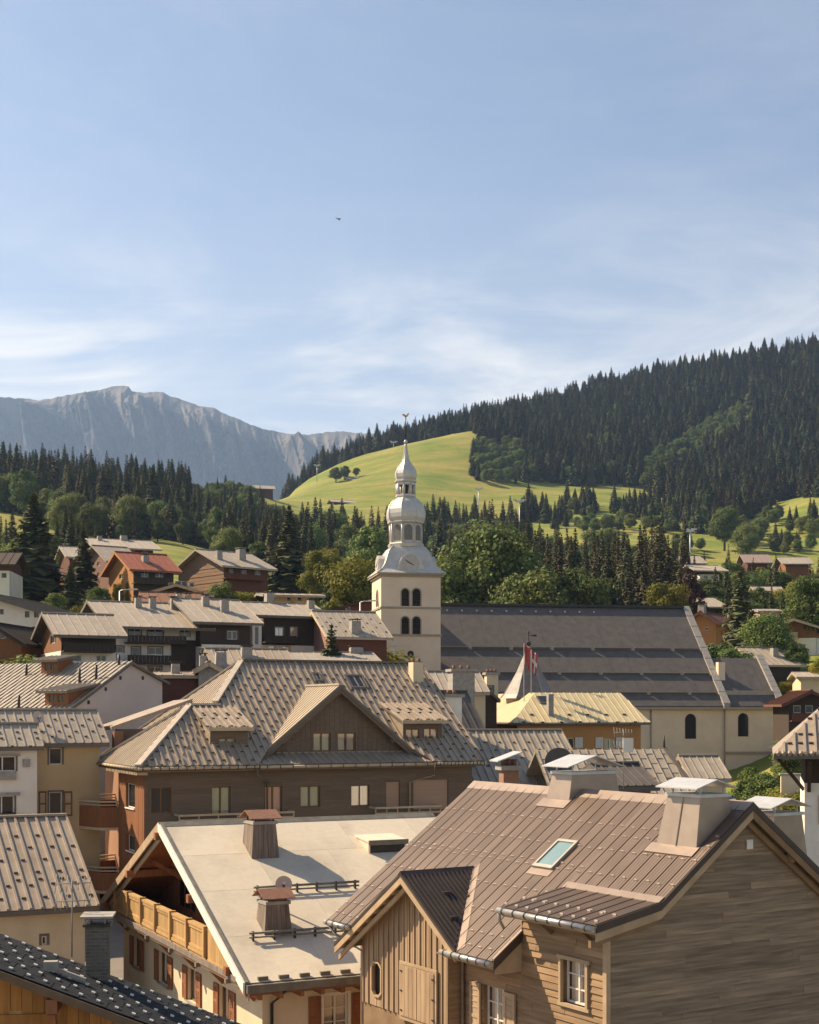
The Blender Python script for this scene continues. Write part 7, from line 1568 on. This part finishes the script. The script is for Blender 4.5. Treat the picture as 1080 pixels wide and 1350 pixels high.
pts = scatter(16000, 6, in_mid, 335, 880, 395, 1150, lambda px, py, Y: 4.8 if px < 690 else 5.6)
forest('valley_forest', 'mixed trees filling the dip below the bright meadow hill', pts, SRC, gen_mid)
# ================================================================== small things on roofs and slopes
def thing(name, label, cat, loc, group=None):
    e = obj(name, None); tag(e, label, cat, group); e.location = loc; return e
def world(h, p): return (h.O[0]+p[0]*h.ex[0]+p[1]*h.ey[0], h.O[1]+p[0]*h.ex[1]+p[1]*h.ey[1], H+p[2])
def dish(loc, r_, post, label, mat, face):
    e = thing('satellite_dish', label, 'dish', loc); f = nrm3(face); a = nrm3(cross3(f, (0, 0, 1))); b_ = cross3(a, f); mb = MB(); n, m = 20, 5; C = (0, 0, post)
    for i in range(m+1):
        for j in range(n):
            q = r_*i/m; t_ = 2*math.pi*j/n; dpt = .22*r_*(i/m)**2; mb.v.append(add3(C, add3(add3(mul3(a, q*math.cos(t_)), mul3(b_, q*math.sin(t_))), mul3(f, dpt))))
    for i in range(m):
        for j in range(n): mb.f.append((i*n+j, i*n+(j+1) % n, (i+1)*n+(j+1) % n, (i+1)*n+j)); mb.sm.append(True)
    obj('reflector', mb.mesh('reflector', mat), e); obj('post', MB().tube([(0, 0, -.3), (0, 0, post)], .05, 8).mesh('post', DARKM), e)
    obj('feed_arm', MB().tube([add3(C, mul3(b_, -r_*.9)), add3(C, mul3(f, r_*.9))], .02, 6).mesh('arm', DARKM), e)
    obj('feed_horn', MB().tube([add3(C, mul3(f, r_*.75)), add3(C, mul3(f, r_*.95))], .05, 8).mesh('horn', STEEL), e)
PALD = M('pale dish', (.50, .43, .36), (.44, .38, .32), rough=.5)
p = k.hit(374, 1166, 1, 3.0); dish(add3(world(k, (p[0], 3.0, p[2])), (0, 0, -.9)), .31, .9, 'pale satellite dish behind the boarded chimney of the beige roof', PALD, (.2, -1, .3))
p = y_.hit(50, 946, 1, .9); dish(add3(world(y_, (p[0], .9, p[2])), (0, 0, -1.2)), .36, 1.2, 'grey satellite dish on its post on the pale tiled roof', PALD, (.75, -.7, .3))
x = (737-CX)/F*60; dish((x, 60, H+zpy(1006, 60)-3.2), .64, 3.2, 'large dark satellite dish behind the tapered ridge chimney', M('dark dish', (.10, .095, .09), (.08, .075, .07), rough=.6), (.1, -1, .25))
def antenna(px, top, base, Y, label, yag=True):
    x = (px-CX)/F*Y; zb_, zt_ = zpy(base, Y), zpy(top, Y); e = thing('antenna', label, 'antenna', (x, Y, H+zb_)); hh = zt_-zb_
    obj('mast', MB().tube([(0, 0, 0), (0, 0, hh)], .018, 6).mesh('mast', CEM), e)
    mb = MB(); L_ = .75
    for q, zz in ((0, .95), (1, .72)):
        mb.tube([(-L_/2, 0, hh*zz), (L_/2, .2, hh*zz)], .012, 5)
        for i in range(7):
            t_ = i/6; c_ = (-L_/2+L_*t_, .2*t_, hh*zz); w = .22-.10*t_; mb.tube([add3(c_, (0, -w*.4, -w)), add3(c_, (0, w*.4, w))], .008, 4)
    obj('aerial', mb.mesh('aerial', CEM), e); return e, hh
antenna(95, 1160, 1262, 33, 'spindly television aerial left of the brick chimney')
e, hh = antenna(822, 962, 1040, 58, 'television aerial with white panel over the chalet ridge')
obj('panel', MB().box(-.02, .40, -.05, .03, hh*.62, hh*.86).mesh('panel', WHITER), e)
def lamp(px, top, Y, label):
    x = (px-CX)/F*Y; z = terr(x, Y); zt_ = zpy(top, Y)-z; e = thing('street_lamp', label, 'lamp', (x, Y, H+z)); obj('pole', MB().tube([(0, 0, 0), (0, 0, zt_)], [.12, .07], 8).mesh('pole', STEEL), e)
    obj('lamp_arm', MB().tube([(0, 0, zt_), (.4, 0, zt_+.12), (1.4, 0, zt_+.15)], .05, 6).mesh('arm', STEEL), e); obj('lamp_head', MB().box(.9, 1.9, -.18, .18, zt_+.10, zt_+.24).mesh('head', STEEL), e)
lamp(475, 794, 160, 'street lamp before the dark red house'); lamp(158, 779, 150, 'street lamp above the long apartment roof')
def pylon(px, top, Y, label, w=6):
    x = (px-CX)/F*Y; z = terr(x, Y); zt_ = zpy(top, Y)-z; e = thing('lift_pylon', label, 'pylon', (x, Y, H+z)); obj('mast', MB().tube([(0, 0, 0), (0, 0, zt_)], [.3, .18], 8).mesh('mast', STEEL), e)
    obj('crossarm', MB().box(-w/2, w/2, -.3, .3, zt_-.3, zt_+.4).mesh('crossarm', STEEL), e)
    for s_ in (-1, 1): obj('sheave', MB().box(s_*w/2-.9, s_*w/2+.9, -.4, .4, zt_+.4, zt_+.9).mesh('sheave', STEEL), e)
pylon(685, 661, 610, 'pale ski lift pylon among conifers below the clearing', 4); pylon(418, 614, 1000, 'thin lift mast on the near edge of the meadow hill', 3); pylon(631, 645, 800, 'thin lift mast at the lower edge of the meadow hill', 3); pylon(519, 583, 1060, 'lift mast on the skyline of the meadow hill behind the tower', 4); pylon(910, 700, 520, 'pale lift pylon at the lower meadow', 3)
# bird added to stand for an unidentified dark speck over the valley
bd_ = MB(); bd_.tube([(-.5, 0, 0), (-.2, 0, .04), (.15, 0, .05), (.42, 0, .02), (.55, 0, 0)], [.02, .10, .12, .07, .015], 8)
for s_ in (-1, 1): bd_.prism([(-.18, s_*.08, .06), (.2, s_*.08, .06), (.18, s_*.65, .26), (.02, s_*1.25, .18), (-.12, s_*.6, .24)], (0, 0, -.02))
bd_.prism([(-.45, -.06, .02), (-.45, .06, .02), (-.8, .16, .02), (-.8, -.16, .02)], (0, 0, -.02))
bo = obj('bird', bd_.mesh('bird', M('bird', (.06, .055, .05)))); tag(bo, 'tiny dark speck high in the blue sky, added as a bird', 'bird'); bo.location = ((446-CX)/F*300, 300, H+zpy(289, 300)); bo.rotation_euler = (.35, .2, .6)
# paved streets between the houses
mb = MB(); ys_ = list(np.arange(-20, 150, 6.)); us_ = np.linspace(-.5, .62, 60)
mb.v = [(u*width(Y), Y, terr(u*width(Y), Y)+H+.05) for Y in ys_ for u in us_]; n_u = len(us_)
mb.f = [(i*n_u+j, i*n_u+j+1, (i+1)*n_u+j+1, (i+1)*n_u+j) for i in range(len(ys_)-1) for j in range(n_u-1)]; mb.sm = [True]*len(mb.f)
obj('street', mb.mesh('street', M('pale street paving', (.23, .205, .17), (.17, .152, .128), scale=.4, rough=.9, fine=.15)), kind='structure')  # paving colour lightened to bounce light onto the shaded walls
# ------------------------------------------------------------------ air
mb = MB().box(-9000, 9000, -400, 9000, H-18, H+1750)
hz = obj('haze', mb.mesh('haze', bpy.data.materials.new('haze air')), kind='stuff'); hz['label'] = 'thin pale summer haze filling the valley air'; hz['category'] = 'haze'
m = hz.data.materials[0]; m.use_nodes = True; m.node_tree.nodes.clear()
pv = m.node_tree.nodes.new('ShaderNodeVolumePrincipled'); pv.inputs['Color'].default_value = (.42, .63, 1.0, 1); pv.inputs['Density'].default_value = 7.6e-5; pv.inputs['Anisotropy'].default_value = .25
mo = m.node_tree.nodes.new('ShaderNodeOutputMaterial'); m.node_tree.links.new(pv.outputs[0], mo.inputs['Volume'])
